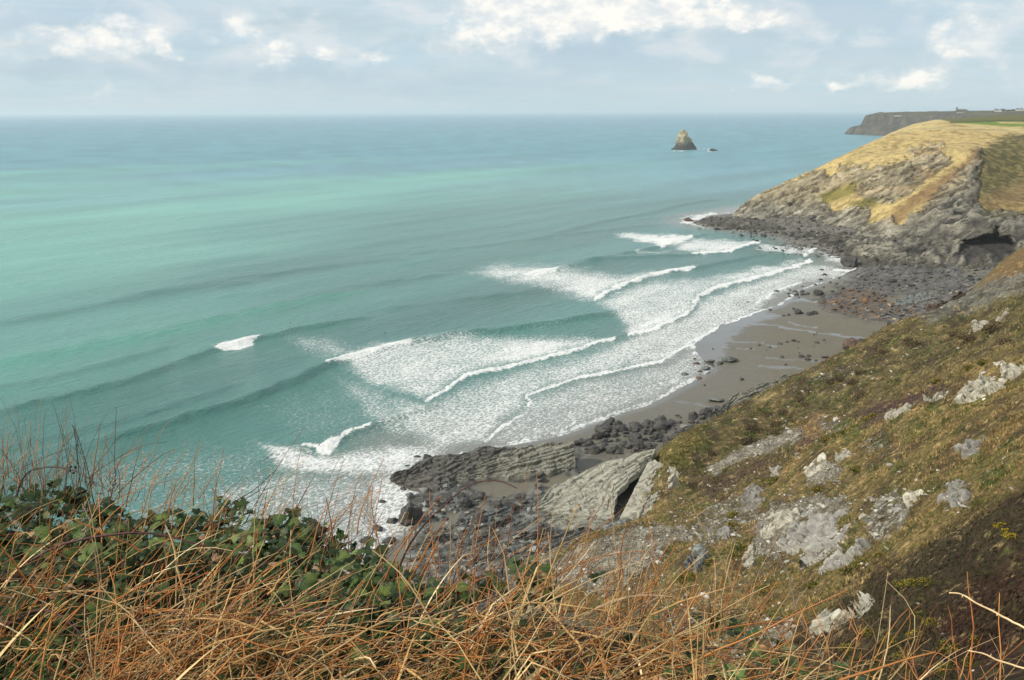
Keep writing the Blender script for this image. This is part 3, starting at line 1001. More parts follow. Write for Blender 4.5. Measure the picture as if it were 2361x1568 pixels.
scree_polys += [([(1480, 1210), (1600, 1130), (1750, 1090), (1900, 1040), (2000, 1050), (1990, 1130), (2060, 1180), (1980, 1290), (1820, 1330), (1700, 1400), (1560, 1430), (1350, 1400), (1290, 1320)], 30, .34), ([(1600, 1490), (1750, 1420), (1870, 1440), (1800, 1500), (1700, 1560)], 20, .40), ([(2080, 1100), (2200, 1080), (2240, 1170), (2150, 1200)], 20, .32), ([(1750, 960), (1900, 860), (2000, 830), (2050, 860), (1950, 930), (1800, 1000)], 26, .26)]
scree = np.zeros_like(x)
sn = fbm(x / 1.1, y / 1.1, z / 1.1, 3)
for poly, soft, kq in scree_polys:
    scree = np.maximum(scree, kq * pmask(wx, wy, poly, soft))
sm = np.clip(sstep(.18, .55, scree + .35 * sn * (scree > .03)), 0, 1)
stone = lerp(np.array([.19, .175, .14]), np.array([.40, .385, .33]), sstep(-.2, .6, sn + .3 * strata))
# brown spur with its dark slate foot, in front of the cave
colr = lerp(colr, np.array([.175, .105, .048]), pmask(wx, wy, [(2361, 565), (2450, 560), (2450, 640), (2300, 680), (2240, 690), (2290, 620)], 10) * .7)
slaty = sstep(.55, .30, nrm[:, 2]) * (y > 120)
footm = np.maximum(pmask(wx, wy, [(2100, 720), (2200, 670), (2310, 640), (2361, 620), (2400, 660), (2280, 700), (2150, 742)], 10), 0)
slaty = np.maximum(slaty, footm * .9)
low_rock = sstep(7.5, 4.0, z + 1.6 * n1) * (y > 100)
slaty = np.maximum(slaty, low_rock)
sl_c = lerp(np.array([.075, .072, .064]), np.array([.20, .195, .165]), sstep(-.4, .5, strata + .4 * n1))
colr = lerp(colr, sl_c, np.clip(slaty, 0, 1))
disp = np.clip(slaty, 0, 1) * (0.9 * strata + .5 * n1) + sm * .16 * sn + .22 * n1 * sstep(15, 60, np.hypot(x, y))
v = np.stack([x, y, z], 1) + nrm * disp[:, None]
v[:, 2] -= 1.2 * sstep(30, 6, np.hypot(x, y))
hillside = obj('hillside', make_mesh('hillside', v, grid_faces(nr, nc), M_HILL, True, colr, {'scree': scree}), kind='structure')
HILL = dict(x=v[:, 0], y=v[:, 1], z=v[:, 2], px=px, py=py, n=nrm, scree=scree, slaty=slaty, dark=dk, n1=n1, n2=n2, low=low, colr=colr)

# ------------------------------------------------------------------ headland with the cave
def Q(px_, py_, Y_):
    return tuple(PY(px_, py_, Y_))


hd = [tuple(P(a, b, c)) for a, b, c in [(1610, 513, 0), (1650, 520, .8), (1700, 527, .6), (1800, 534, .5), (1860, 547, .8), (1920, 560, 2), (1980, 578, 3), (2040, 580, 4), (2100, 588, 4.5), (2200, 592, 5), (2290, 600, 5), (2340, 590, 5.5), (2420, 590, 6), (2560, 600, 7)]]
hd += [Q(1712, 462, 958), Q(1760, 432, 975), Q(1850, 391, 1000), Q(1930, 351, 1030), Q(1985, 324, 1058), Q(2050, 299, 1100), Q(2110, 286, 1180),
       Q(1690, 495, 938), Q(1750, 500, 925), Q(1800, 480, 945), Q(1880, 480, 930), Q(1880, 430, 965), Q(1800, 520, 905), Q(1870, 527, 868), Q(1940, 535, 842), Q(1950, 480, 890),
       Q(2000, 400, 930), Q(2000, 480, 860), Q(2000, 535, 805), Q(2060, 350, 1010), Q(2100, 310, 1080), Q(2080, 430, 880), Q(2080, 500, 810), Q(2060, 555, 762),
       Q(2150, 330, 1020), Q(2150, 400, 900), Q(2150, 480, 800), Q(2150, 550, 728), Q(2200, 300, 1080),
       Q(2255, 350, 930), Q(2250, 430, 830), Q(2260, 490, 762), Q(2200, 565, 700), Q(2255, 512, 722),
       Q(2330, 340, 985), Q(2330, 400, 915), Q(2330, 450, 850), Q(2330, 488, 792), Q(2330, 512, 722), Q(2300, 505, 730), Q(2400, 510, 730), Q(2440, 400, 900), Q(2440, 470, 800), Q(2560, 480, 770),
       Q(2240, 283, 1400), Q(2361, 291, 1180), Q(2300, 297, 1100), Q(2150, 284, 1350), Q(2361, 274, 1900), Q(2240, 272, 2300), Q(2180, 273, 2350), Q(2361, 262, 2700), Q(2520, 285, 1300), Q(2560, 330, 1000), Q(2560, 262, 2700)]
# the far side falls to the sea behind the crest
for a, b, c, d in [(1712, 462, 958, 16), (1760, 432, 975, 28), (1850, 391, 1000, 45), (1930, 351, 1030, 60), (1985, 324, 1058, 75), (2050, 299, 1100, 90)]:
    q = PY(a, b, c)
    hd.append((q[0] - d * .25, q[1] + d * 1.3, -4))
hd += [(360, 1280, -4), (460, 1480, -4), (600, 1800, -4), (160, 960, -4), (150, 930, -4), (560, 1620, 70), (760, 2150, 80), (720, 2150, -2), (1000, 2700, 84), (1050, 2400, 98)]
# in front of its foot the rock goes under the water or the beach
for a, b, zz_ in [(1650, 545, -5), (1700, 550, -5), (1780, 556, -5), (1840, 570, -5), (1890, 590, -4), (1930, 610, -2), (2000, 612, 0), (2100, 618, 1), (2200, 622, 1.5), (2300, 632, 1.5), (2450, 640, 1)]:
    hd.append(tuple(P(a, b, zz_)))
head_tps = TPS(hd, 1e-4)
X, Y, nr, nc = fan(8.5, 38, 0.095, np.concatenate([geo(640, 1180, 0.0022), geo(1184, 2700, .006)]))
x, y = X.ravel(), Y.ravel()
z = head_tps(x, y)
near_k = 1 - sstep(1050, 1400, y)
# the brow and the fields keep below the skyline of the plateau
sx0, _ = proj(x, y, z)
brow = np.interp(sx0, [1600, 1690, 1712, 1760, 1850, 1930, 1985, 2050, 2110, 2160, 2250, 2300, 2361, 2560], [512, 488, 458, 430, 390, 350, 323, 297, 285, 283, 286, 289, 293, 300])
land = np.interp(sx0, [1800, 1900, 2000, 2060, 2110, 2160, 2361, 2560], [460, 400, 335, 305, 285, 275, 262, 250])
lim = brow * (1 - sstep(1180, 1320, y)) + land * sstep(1180, 1320, y)
vv = (784.0 - lim) / FP
vv = -((sx0 - 1180.5) / FP) * math.sin(ROLL) + vv
zmax = H + y * (-SP + vv * CP) / (CP + vv * SP)
zmax = zmax - 1.2 - 5.5 * near_k
over = np.maximum(z - (zmax - 3), 0)
z = np.where(over > 0, zmax - 3 + 3 * (1 - np.exp(-over / 3)), z)
z = z + near_k * (1.2 * fbm(x / 30, y / 30, .7, 3)) * sstep(0, 8, z) + .25 * fbm(x / 12, y / 12, 2, 2)
nrm = normals_grid(x, y, z, nr, nc)
px, py = proj(x, y, z)
bed = z * .80 - x * .38 + y * .10
bw = bed + 2.2 * fbm(x / 22, y / 22, z / 22, 3)
al = x * .72 + z * .4
strata = fbm(bw / 2.1, al / 26, y / 26, 4, gain=.6)
blocks = ridged(bw / 5.5, al / 14, y / 14, 3)
n1 = fbm(x / 5, y / 5, z / 5, 4)
n2 = fbm(x / 22, y / 22, z / 22, 3)
wx, wy = px + 9 * n2 + 5 * n1, py + 6 * fbm(x / 22, y / 22, 41, 3) + 4 * n1
g_pale, g_ol, g_br = map(np.array, ([.54, .415, .185], [.335, .265, .112], [.23, .155, .075]))
colr = lerp(g_pale, g_ol, sstep(-.2, .5, n1 + .5 * n2))
colr = lerp(colr, g_br, sstep(.25, .6, fbm(x / 14, y / 14, 13, 4)) * .6)
rockm = np.zeros_like(x)


def rpaint(poly, soft, k):
    global rockm
    rockm = np.maximum(rockm, k * pmask(wx, wy, poly, soft))


rpaint([(1590, 520), (1690, 490), (1712, 455), (1760, 440), (1830, 425), (1900, 405), (1960, 420), (1900, 460), (1930, 490), (2000, 470), (2010, 520), (2060, 500), (2080, 540), (1990, 590), (1850, 560), (1700, 535)], 8, 1.0)
rpaint([(2060, 540), (2130, 470), (2200, 400), (2262, 340), (2262, 400), (2250, 470), (2270, 490), (2420, 495), (2600, 500), (2600, 620), (2300, 610), (2050, 600)], 7, 1.0)
rpaint([(1960, 400), (2060, 370), (2160, 350), (2200, 370), (2120, 430), (2060, 470), (2000, 470), (1960, 440)], 14, .72)
rpaint([(2080, 350), (2140, 330), (2190, 340), (2160, 360), (2100, 365)], 10, .6)
rpaint([(1880, 430), (1940, 380), (2000, 372), (1980, 420), (1920, 440)], 10, .62)
rpaint([(1740, 450), (1840, 412), (1900, 395), (1900, 430), (1800, 470)], 8, .8)
rockm = np.where(z < 9, np.maximum(rockm, sstep(9, 6.5, z)), rockm)
rm = np.clip(sstep(.30, .62, rockm + .28 * (strata * .6 + n1 * .5) * (rockm > .02)), 0, 1)
rc = lerp(np.array([.135, .125, .098]), np.array([.385, .360, .285]), sstep(-.5, .6, strata + .3 * n1))
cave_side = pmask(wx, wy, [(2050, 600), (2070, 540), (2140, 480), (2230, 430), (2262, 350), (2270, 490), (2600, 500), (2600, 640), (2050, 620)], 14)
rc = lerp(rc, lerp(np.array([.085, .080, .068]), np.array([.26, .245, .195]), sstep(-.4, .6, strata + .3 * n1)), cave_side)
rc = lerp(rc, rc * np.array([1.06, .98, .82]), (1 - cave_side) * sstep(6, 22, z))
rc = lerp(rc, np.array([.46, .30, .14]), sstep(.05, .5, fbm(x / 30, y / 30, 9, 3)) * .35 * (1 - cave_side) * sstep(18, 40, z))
tide = sstep(3.4, 1.2, z + 1.0 * n1)
rc = lerp(rc, np.array([.050, .046, .042]), tide * .85)
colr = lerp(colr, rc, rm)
# rusty gully, green dell and brown slope beside the cave, fields on the plateau
colr = lerp(colr, np.array([.165, .095, .045]), pmask(wx, wy, [(2060, 480), (2180, 400), (2250, 345), (2262, 352), (2200, 420), (2110, 480), (2060, 530)], 8) * .7)
colr = lerp(colr, np.array([.085, .080, .030]), pmask(wx, wy, [(2258, 350), (2300, 320), (2361, 300), (2700, 300), (2700, 440), (2361, 430), (2300, 450), (2250, 470)], 16) * (.72 + .28 * sstep(-.3, .2, n1)))
colr = lerp(colr, np.array([.15, .102, .045]), pmask(wx, wy, [(2252, 470), (2300, 440), (2361, 425), (2700, 430), (2700, 492), (2361, 486), (2262, 486)], 12) * (.65 + .3 * sstep(-.3, .3, n1)))
colr = lerp(colr, np.array([.085, .080, .028]), pmask(wx, wy, [(2262, 484), (2700, 484), (2700, 500), (2262, 494)], 5) * .8)
colr = lerp(colr, np.array([.16, .15, .035]), pmask(wx, wy, [(1890, 450), (1960, 425), (1990, 415), (1960, 450), (1900, 470)], 6) * .8)
colr = lerp(colr, np.array([.125, .115, .030]), pmask(wx, wy, [(1945, 470), (1990, 455), (2025, 460), (2020, 478), (1980, 480)], 6) * .85)
plat = (y > 1090)
colr = np.where(plat[:, None], lerp(np.array([.54, .44, .21]), np.array([.36, .27, .125]), sstep(0, .5, n2)), colr)
colr = lerp(colr, np.array([.16, .23, .05]), pmask(px, py, [(2190, 283), (2290, 280), (2310, 284), (2500, 287), (2500, 292.5), (2330, 292), (2240, 286)], 1.6) * plat)
colr = lerp(colr, np.array([.135, .13, .055]), pmask(px, py, [(2160, 274), (2361, 262), (2600, 255), (2600, 279), (2361, 279), (2190, 281)], 1.5) * plat)
colr = lerp(colr, np.array([.075, .105, .035]), pmask(px, py, [(2190, 280.5), (2300, 277), (2600, 277), (2600, 281), (2300, 281), (2190, 284)], 1.2) * plat)
disp = rm * (2.1 * strata + 2.1 * (blocks - .6)) * near_k + .25 * n1 * near_k
v = np.stack([x, y, z], 1) + nrm * disp[:, None]
# the cave: the foot of the cliff is hollowed out under its brow
az_p = px
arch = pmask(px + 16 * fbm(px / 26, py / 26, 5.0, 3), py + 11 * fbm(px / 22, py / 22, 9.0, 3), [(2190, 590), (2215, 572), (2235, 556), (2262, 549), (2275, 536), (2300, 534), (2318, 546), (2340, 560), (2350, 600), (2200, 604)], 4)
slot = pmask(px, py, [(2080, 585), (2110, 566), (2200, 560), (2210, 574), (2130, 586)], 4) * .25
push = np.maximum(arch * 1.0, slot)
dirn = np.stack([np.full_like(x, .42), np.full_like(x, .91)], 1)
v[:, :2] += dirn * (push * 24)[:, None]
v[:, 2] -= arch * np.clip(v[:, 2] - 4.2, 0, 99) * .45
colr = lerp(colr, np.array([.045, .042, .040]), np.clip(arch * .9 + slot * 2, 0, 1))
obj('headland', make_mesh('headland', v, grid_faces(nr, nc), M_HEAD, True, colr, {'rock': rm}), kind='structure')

# ------------------------------------------------------------------ far headland
coast = np.array([(2600, 1500), (1980, 2650), (1700, 3350), (1540, 3900), (1425, 4300), (1440, 4400), (1600, 4560), (2000, 5000), (2600, 5600)], float)
gx, gy = np.arange(1345, 3600, 7.0), np.arange(2560, 5600, 11.0)
X, Y = np.meshgrid(gx, gy, indexing='ij')
x, y = X.ravel(), Y.ravel()
d, s, _ = seg_dist(x + 22 * fbm(x / 120, y / 120, 1, 3), y + 22 * fbm(x / 120, y / 120, 5, 3), coast)
sd_ = -d * s
prof = np.interp(sd_, [-40, 0, 8, 22, 60, 78, 130, 400, 900, 2200], [-8, 0, 12, 28, 40, 78, 89, 94, 100, 102])
tilt = np.clip((y - 2700) / 1800, 0, 1)
z = np.where(sd_ > 0, prof * (.97 + .04 * tilt), prof) + sstep(2, 40, sd_) * 3.0 * fbm(x / 45, y / 45, 3, 4)
z = np.minimum(z, 103.5 + 1.2 * fbm(x / 300, y / 300, 2, 2))
n1 = fbm(x / 24, y / 24, z / 20, 4)
colr = lerp(np.array([.055, .052, .046]), np.array([.11, .10, .082]), sstep(-.4, .5, n1))
grass = sstep(70, 95, z + 10 * n1)
fieldn = fbm(x / 160, y / 220, 4, 2)
colr = lerp(colr, lerp(np.array([.085, .080, .050]), np.array([.115, .118, .060]), sstep(-.2, .3, fieldn)), grass * .9)
hedge = np.exp(-(np.abs(((x * .3 + y) % 210) - 105) / 5) ** 2) * grass
colr = lerp(colr, np.array([.045, .045, .032]), hedge)
obj('far_headland', make_mesh('far_headland', np.stack([x, y, z], 1), grid_faces(len(gx), len(gy)), M_FAR, True, colr), kind='structure')


def far_z(x_, y_):
    i, j = int(round((x_ - gx[0]) / 7.0)), int(round((y_ - gy[0]) / 11.0))
    return float(z.reshape(len(gx), len(gy))[i, j])


FAR_Z = z.reshape(len(gx), len(gy)).copy()


# ================================================================== ROCKS
def rock_material(name, c1, c2, c3=None, scale=1.0, rough=0.9, speck=0.0, bump=0.6, spec=0.2, axis=False):
    m, nt, b = new_mat(name)
    tcn = nt.node('ShaderNodeTexCoord')
    oi = nt.node('ShaderNodeObjectInfo')
    g = nt.vmath('ADD', nt.node('ShaderNodeNewGeometry').outputs['Position'], nt.vmath('MULTIPLY', oi.outputs['Location'], (0.13, 0.17, 0.11)))
    n1 = nt.noise(g, 1.1 * scale, 7, 0.68, 0.4)
    if axis:
        cvn = nt.node('ShaderNodeCombineXYZ')
        for i_, (vec_, k_) in enumerate((((.72, .66, .20), .10), ((-.67, .74, 0), 1.1), ((-.15, -.13, .98), 1.5))):
            nt.link(nt.math('MULTIPLY', nt.vmath('DOT_PRODUCT', g, vec_), k_), cvn.inputs[i_])
        n1 = nt.noise(cvn.outputs[0], 1.0, 8, 0.7, 0.5)
    n2 = nt.noise(nt.vmath('MULTIPLY', g, (0.35, 0.35, 2.6)), 1.6 * scale, 6, 0.62, 0.6)
    f = nt.math('ADD', nt.math('MULTIPLY', n1, .6), nt.math('MULTIPLY', n2, .4))
    c = nt.mix(nt.mapr(f, 0.34, 0.62), (*c1, 1), (*c2, 1))
    if c3 is not None:
        c = nt.mix(nt.mapr(nt.noise(g, 0.6 * scale, 5, 0.65), 0.50, 0.66), c, (*c3, 1))
    if speck > 0:
        sp = nt.mapr(nt.voro(g, 1.6 * scale), 0.16, 0.08, 0, speck)
        c = nt.mix(sp, c, (.62, .61, .56, 1))
    k = nt.mapr(oi.outputs['Random'], 0, 1, .75, 1.25, False)
    vm = nt.node('ShaderNodeVectorMath', operation='SCALE')
    nt.link(c, vm.inputs[0])
    nt.link(k, vm.inputs['Scale'])
    nt.link(vm.outputs[0], b.inputs['Base Color'])
    b.inputs['Roughness'].default_value = rough
    b.inputs['Specular IOR Level'].default_value = spec
    nt.link(nt.bump(nt.math('ADD', n1, n2), bump, 0.25 / scale), b.inputs['Normal'])
    return m


M_DARK = rock_material('dark_wet_rock', (.030, .029, .030), (.085, .082, .078), (.048, .046, .030), rough=0.6, spec=.3)
M_DARKSLATE = rock_material('dark_ridge_slate', (.045, .043, .042), (.135, .130, .115), (.050, .047, .038), axis=True, rough=.75)
M_SLABDARK = rock_material('grey_green_ledge', (.110, .112, .098), (.245, .245, .210), (.075, .070, .062), axis=True)
M_BLUE = rock_material('blue_grey_slate', (.080, .085, .085), (.205, .225, .210), (.060, .056, .055))
M_SLAB = rock_material('green_grey_slate', (.150, .150, .122), (.350, .345, .285), (.120, .110, .092), bump=.9, axis=True)
M_PALE = rock_material('pale_lichened_rock', (.250, .235, .185), (.500, .480, .400), (.150, .130, .085), speck=.8)
M_GREY = rock_material('grey_rock_with_white_lichen', (.155, .150, .138), (.275, .265, .240), (.36, .35, .30), speck=.95)
M_BROWN = rock_material('red_brown_rock', (.070, .046, .036), (.165, .115, .090), (.045, .040, .038))
M_RUST = rock_material('orange_weed_rock', (.095, .055, .026), (.190, .100, .038), (.050, .042, .034), rough=.7)


def ico(sub):
    bm = bmesh.new()
    bmesh.ops.create_icosphere(bm, subdivisions=sub, radius=1.0)
    v = np.array([p.co[:] for p in bm.verts])
    f = np.array([[q.index for q in p.verts] for p in bm.faces])
    bm.free()
    return v, f


ICO = {k: ico(k) for k in (1, 2, 3, 4, 5)}


def rock_arrays(seed, sub=3, cuts=9, flat=1.0, rough=.10, strat=0.0, bedn=(0.35, -.2, .9)):
    r = np.random.default_rng(seed)
    v, f = ICO[sub]
    v = v.copy()
    for k in range(cuts):
        n = r.normal(size=3)
        n[2] *= .8
        n /= np.linalg.norm(n)
        d = r.uniform(.50, .82)
        e = np.maximum(v @ n - d, 0)
        v -= e[:, None] * n
    nn = v / (np.linalg.norm(v, axis=1)[:, None] + 1e-9)
    o = r.uniform(0, 50, 3)
    v = v + nn * (rough * fbm(v[:, 0] * 2 + o[0], v[:, 1] * 2 + o[1], v[:, 2] * 2 + o[2], 4))[:, None]
    if strat > 0:
        bn = np.array(bedn) / np.linalg.norm(bedn)
        bb = v @ bn
        st = fbm(bb * 6 + o[0], v[:, 0] * .8, v[:, 1] * .8, 3)
        v = v + nn * (strat * st)[:, None]
    v[:, 2] *= flat
    return v, f


BOULDERS = {}


def boulder_mesh(kind, i):
    key = (kind, i)
    if key not in BOULDERS:
        mat, flat, strat = {'dark': (M_DARK, .72, .05), 'blue': (M_BLUE, .45, .10), 'brown': (M_BROWN, .65, .05), 'rust': (M_RUST, .5, .06), 'pale': (M_PALE, .6, .06)}[kind]
        v, f = rock_arrays(100 + i * 7 + len(kind), 3, 11, flat, .16, strat)
        BOULDERS[key] = make_mesh(kind + '_boulder', v, f, mat, False)
    return BOULDERS[key]


def boulder(px_, py_, w, kind, label, group, name='boulder', i=None, lift=.0, flat=1.0, aspect=1.3):
    """w: width in photo units"""
    q = on_beach(px_, py_)
    size = w / FP * np.linalg.norm(q - np.array([0, 0, H])) / 2
    o = obj(name, boulder_mesh(kind, random.randrange(6) if i is None else i))
    o.location = (q[0], q[1], q[2] + size * (.15 + lift))
    o.rotation_euler = (random.uniform(-.25, .25), random.uniform(-.25, .25), random.uniform(0, 6.28))
    s1 = random.uniform(.85, 1.15)
    o.scale = (size * s1, size * s1 / random.uniform(1.0, aspect), size * flat * random.uniform(.85, 1.15))
    tag(o, label, 'boulder' if name == 'boulder' else 'rock', group)
    return o


def in_poly(poly, n, mind=0.0):
    pts = np.array(poly, float)
    lo, hi = pts.min(0), pts.max(0)
    out = []
    for t in range(20000):
        c = (random.uniform(lo[0], hi[0]), random.uniform(lo[1], hi[1]))
        if inside(np.array([c[0]]), np.array([c[1]]), pts)[0] and all((c[0] - q[0]) ** 2 + (2.2 * (c[1] - q[1])) ** 2 > mind ** 2 for q in out):
            out.append(c)
            if len(out) == n:
                break
    return out


# the pile of dark boulders below the brow
for c in in_poly([(1345, 1012), (1400, 975), (1480, 985), (1560, 955), (1650, 945), (1620, 990), (1520, 1040), (1440, 1050), (1345, 1045)], 84, 11):
    boulder(c[0], c[1], random.choice((14, 18, 22, 28, 34, 40)), 'dark', 'dark weathered boulder in the pile below the grassy brow', 'boulders piled below the grassy brow')
# boulders lying apart on the sand
for zx, zy, w in [(795, 548, 16), (718, 580, 16), (895, 567, 15), (985, 535, 22), (1060, 518, 16), (1125, 507, 22), (1165, 515, 12), (1335, 527, 20), (1410, 502, 14), (1310, 556, 9), (1005, 662, 20), (1190, 657, 26),
                  (1250, 683, 26), (1410, 663, 28), (1265, 652, 16), (1480, 680, 16), (1050, 731, 14), (1330, 690, 14), (1175, 620, 9), (1160, 572, 9), (865, 592, 7), (1425, 525, 7)]:
    boulder((2700 + zx / 2.361) * .5764, (1150 + zy / 2.361) * .5764, w * .62, 'dark', 'small weed-dark boulder lying alone on the open sand', 'boulders scattered on the sand', flat=.8)
for zx, zy, w in [(1310, 790, 18), (1750, 505, 16), (1800, 540, 32), (1900, 545, 36), (1670, 485, 12), (2020, 350, 24)]:
    boulder((2700 + zx / 2.361) * .5764, (1150 + zy / 2.361) * .5764, w * .75, 'dark', 'dark boulder on the sand at the edge of the brow', 'boulders along the foot of the brow')
for zx, zy, w, k in [(200, 725, 34, 'brown'), (320, 708, 52, 'blue'), (425, 722, 30, 'dark'), (530, 692, 66, 'blue'), (240, 797, 26, 'brown'), (220, 860, 28, 'brown'), (290, 775, 60, 'blue'), (100, 830, 34, 'blue'), (185, 680, 18, 'brown'), (360, 582, 10, 'dark')]:
    boulder((2700 + zx / 2.361) * .5764, (1150 + zy / 2.361) * .5764, w * .60, k, 'wet boulder standing in the thin swash beside the open sand', 'boulders in the swash', flat=.75)
for zx, zy, w in [(960, 45, 22), (1085, 85, 11), (1140, 45, 20), (1145, 68, 20), (1195, 42, 18), (1205, 68, 22), (1245, 65, 18), (1350, 68, 44), (1165, 248, 40), (1265, 257, 28), (1320, 250, 28), (1075, 263, 18), (1030, 268, 14), (900, 215, 14), (600, 158, 18), (690, 150, 18), (580, 180, 14), (1120, 205, 14), (1090, 30, 12)]:
    boulder((2700 + zx / 2.361) * .5764, (1150 + zy / 2.361) * .5764, w * .70, 'dark', 'dark boulder in the shallow surf ' + ('beside' if zy < 120 else 'seaward of') + ' the orange weedy rocks', 'boulders in the surf off the weedy rocks', flat=.75)
for zx, zy, w in [(280, 925, 12), (630, 873, 28), (470, 1140, 20), (410, 1167, 50), (300, 1190, 30), (370, 1070, 64), (20, 1215, 20)]:
    boulder((2700 + zx / 2.361) * .5764, (1150 + zy / 2.361) * .5764, w * .62, 'dark' if w != 64 else 'blue', 'dark boulder on the wet sand beside the long slate slab', 'boulders beside the long slate slab', flat=.8)
for c in in_poly([(1885, 848), (1990, 795), (2060, 772), (2075, 782), (1990, 822), (1900, 868)], 16, 12):
    boulder(c[0], c[1], random.choice((7, 10, 14, 20)), random.choice(('dark', 'brown')), 'small dark rock along the sand where the brow meets the beach', 'rocks where the brow meets the beach', flat=.7)
for c in in_poly([(1885, 600), (1960, 625), (1990, 640), (1900, 690), (1840, 690), (1800, 680), (1880, 640)], 18, 16):
    boulder(c[0], c[1], random.choice((6, 8, 11, 15)), 'dark', 'black rock awash in the foam of the inner cove', 'rocks awash in the inner cove', flat=.7)
# rubble shore under the headland
for c in in_poly([(1890, 700), (1960, 650), (2010, 612), (1940, 575), (2100, 590), (2270, 612), (2230, 660), (2150, 720), (2000, 735)], 46, 22):
    boulder(c[0], c[1], random.choice((9, 11, 14, 18)), random.choice(('dark', 'dark', 'blue')), 'dark slate block on the rubble shore below the cave', 'blocks on the rubble shore', flat=.7)
for c in in_poly([(1885, 700), (1980, 665), (2080, 692), (2120, 735), (1990, 736)], 20, 18):
    boulder(c[0], c[1], random.choice((9, 12, 15)), 'rust', 'boulder coated in orange weed on the rubble shore', 'orange weedy boulders', flat=.6)
for c in in_poly([(1620, 512), (1700, 520), (1900, 555), (1990, 585), (1960, 592), (1850, 552), (1700, 530)], 26, 12):
    boulder(c[0], c[1], random.choice((8, 11, 14, 18)), 'dark', 'black tide-washed rock along the foot of the headland', 'rocks along the headland foot')
for c in in_poly([(1992, 790), (2050, 768), (2240, 732), (2260, 745), (2100, 775), (2000, 806)], 20, 14):
    boulder(c[0], c[1], random.choice((12, 16, 22, 28)), random.choice(('dark', 'brown')), 'purplish block of the low reef at the foot of the brow', 'blocks of the low reef', flat=.6)
# slate platform in front of the big slab
for c in in_poly([(985, 1185), (1070, 1150), (1230, 1150), (1260, 1200), (1400, 1225), (1330, 1280), (1180, 1310), (930, 1310), (960, 1240)], 52, 24):
    boulder(c[0], c[1], random.choice((14, 20, 26, 34)), random.choice(('blue', 'blue', 'dark', 'blue')), 'slate block lying on the grey rock platform', 'blocks on the rock platform', flat=.7, aspect=1.8)
for px_, py_, w, k, fl in [(1075, 1165, 46, 'dark', .9), (1105, 1150, 40, 'dark', .8), (1062, 1150, 36, 'dark', .8), (1148, 1165, 34, 'dark', .9), (1175, 1172, 46, 'dark', .7), (1100, 1200, 40, 'dark', 1.1), (1020, 1150, 40, 'dark', .8), (1170, 1195, 30, 'dark', .7)]:
    boulder(px_, py_, w, k, 'black weedy boulder on the sand in front of the big slab', 'black boulders before the big slab', flat=fl)
for px_, py_, w in [(930, 1128, 22), (905, 1105, 16), (985, 1058, 34), (960, 1055, 18), (940, 1075, 12), (870, 1222, 40), (905, 1205, 36), (960, 1195, 24), (1020, 1185, 18), (880, 1160, 22), (990, 1130, 22), (850, 1250, 40), (900, 1250, 40)]:
    boulder(px_, py_, w, 'dark', 'dark rock awash in the foam off the rock platform', 'rocks awash off the platform', flat=.7)
for px_, py_, w, nm in [(1078, 1182, 14, 'speckled white'), (1024, 1176, 14, 'pale round')]:
    boulder(px_, py_, w, 'pale', nm + ' stone among black boulders', None, name='stone')

# single rocks
big = [('boulder', 945, 1205, 66, M_DARK, 1.05, 'large pointed black boulder at the water edge left of the platform', 21),
       ('boulder', 1962, 614, 46, M_DARK, .95, 'large wedge-shaped boulder standing in the surf below the headland', 38),
       ('boulder', 1832, 549, 13, M_BROWN, .8, 'lone brown rock standing out of the calm cove water', 45),
       ('boulder', 1968, 806, 60, M_BROWN, .75, 'red-brown block on the sand at the end of the low reef', 57),
       ('skerry', 1645, 348, 22, M_DARK, .42, 'low black skerry beside the pyramid sea stack', 69),
       ('rock', 1588, 510, 26, M_BROWN, .6, 'brown rock broken off the tip of the headland', 81),
       ('boulder', 1210, 1095, 0, M_DARK, .5, '', 0)]
for nm, px_, py_, w, m, flat, lab, sd0 in big:
    if not w:
        continue
    q = P(px_, py_, 0.0) if nm in ('skerry', 'rock') or px_ in (1832,) else on_beach(px_, py_)
    sz = w / FP * np.linalg.norm(q - np.array([0, 0, H])) / 2
    v, f = rock_arrays(sd0, 4, 12, flat, .22, .05)
    o = obj(nm, make_mesh(nm, v * sz, f, m, False))
    o.location = q + np.array([0, 0, sz * flat * .25])
    tag(o, lab, 'rock')


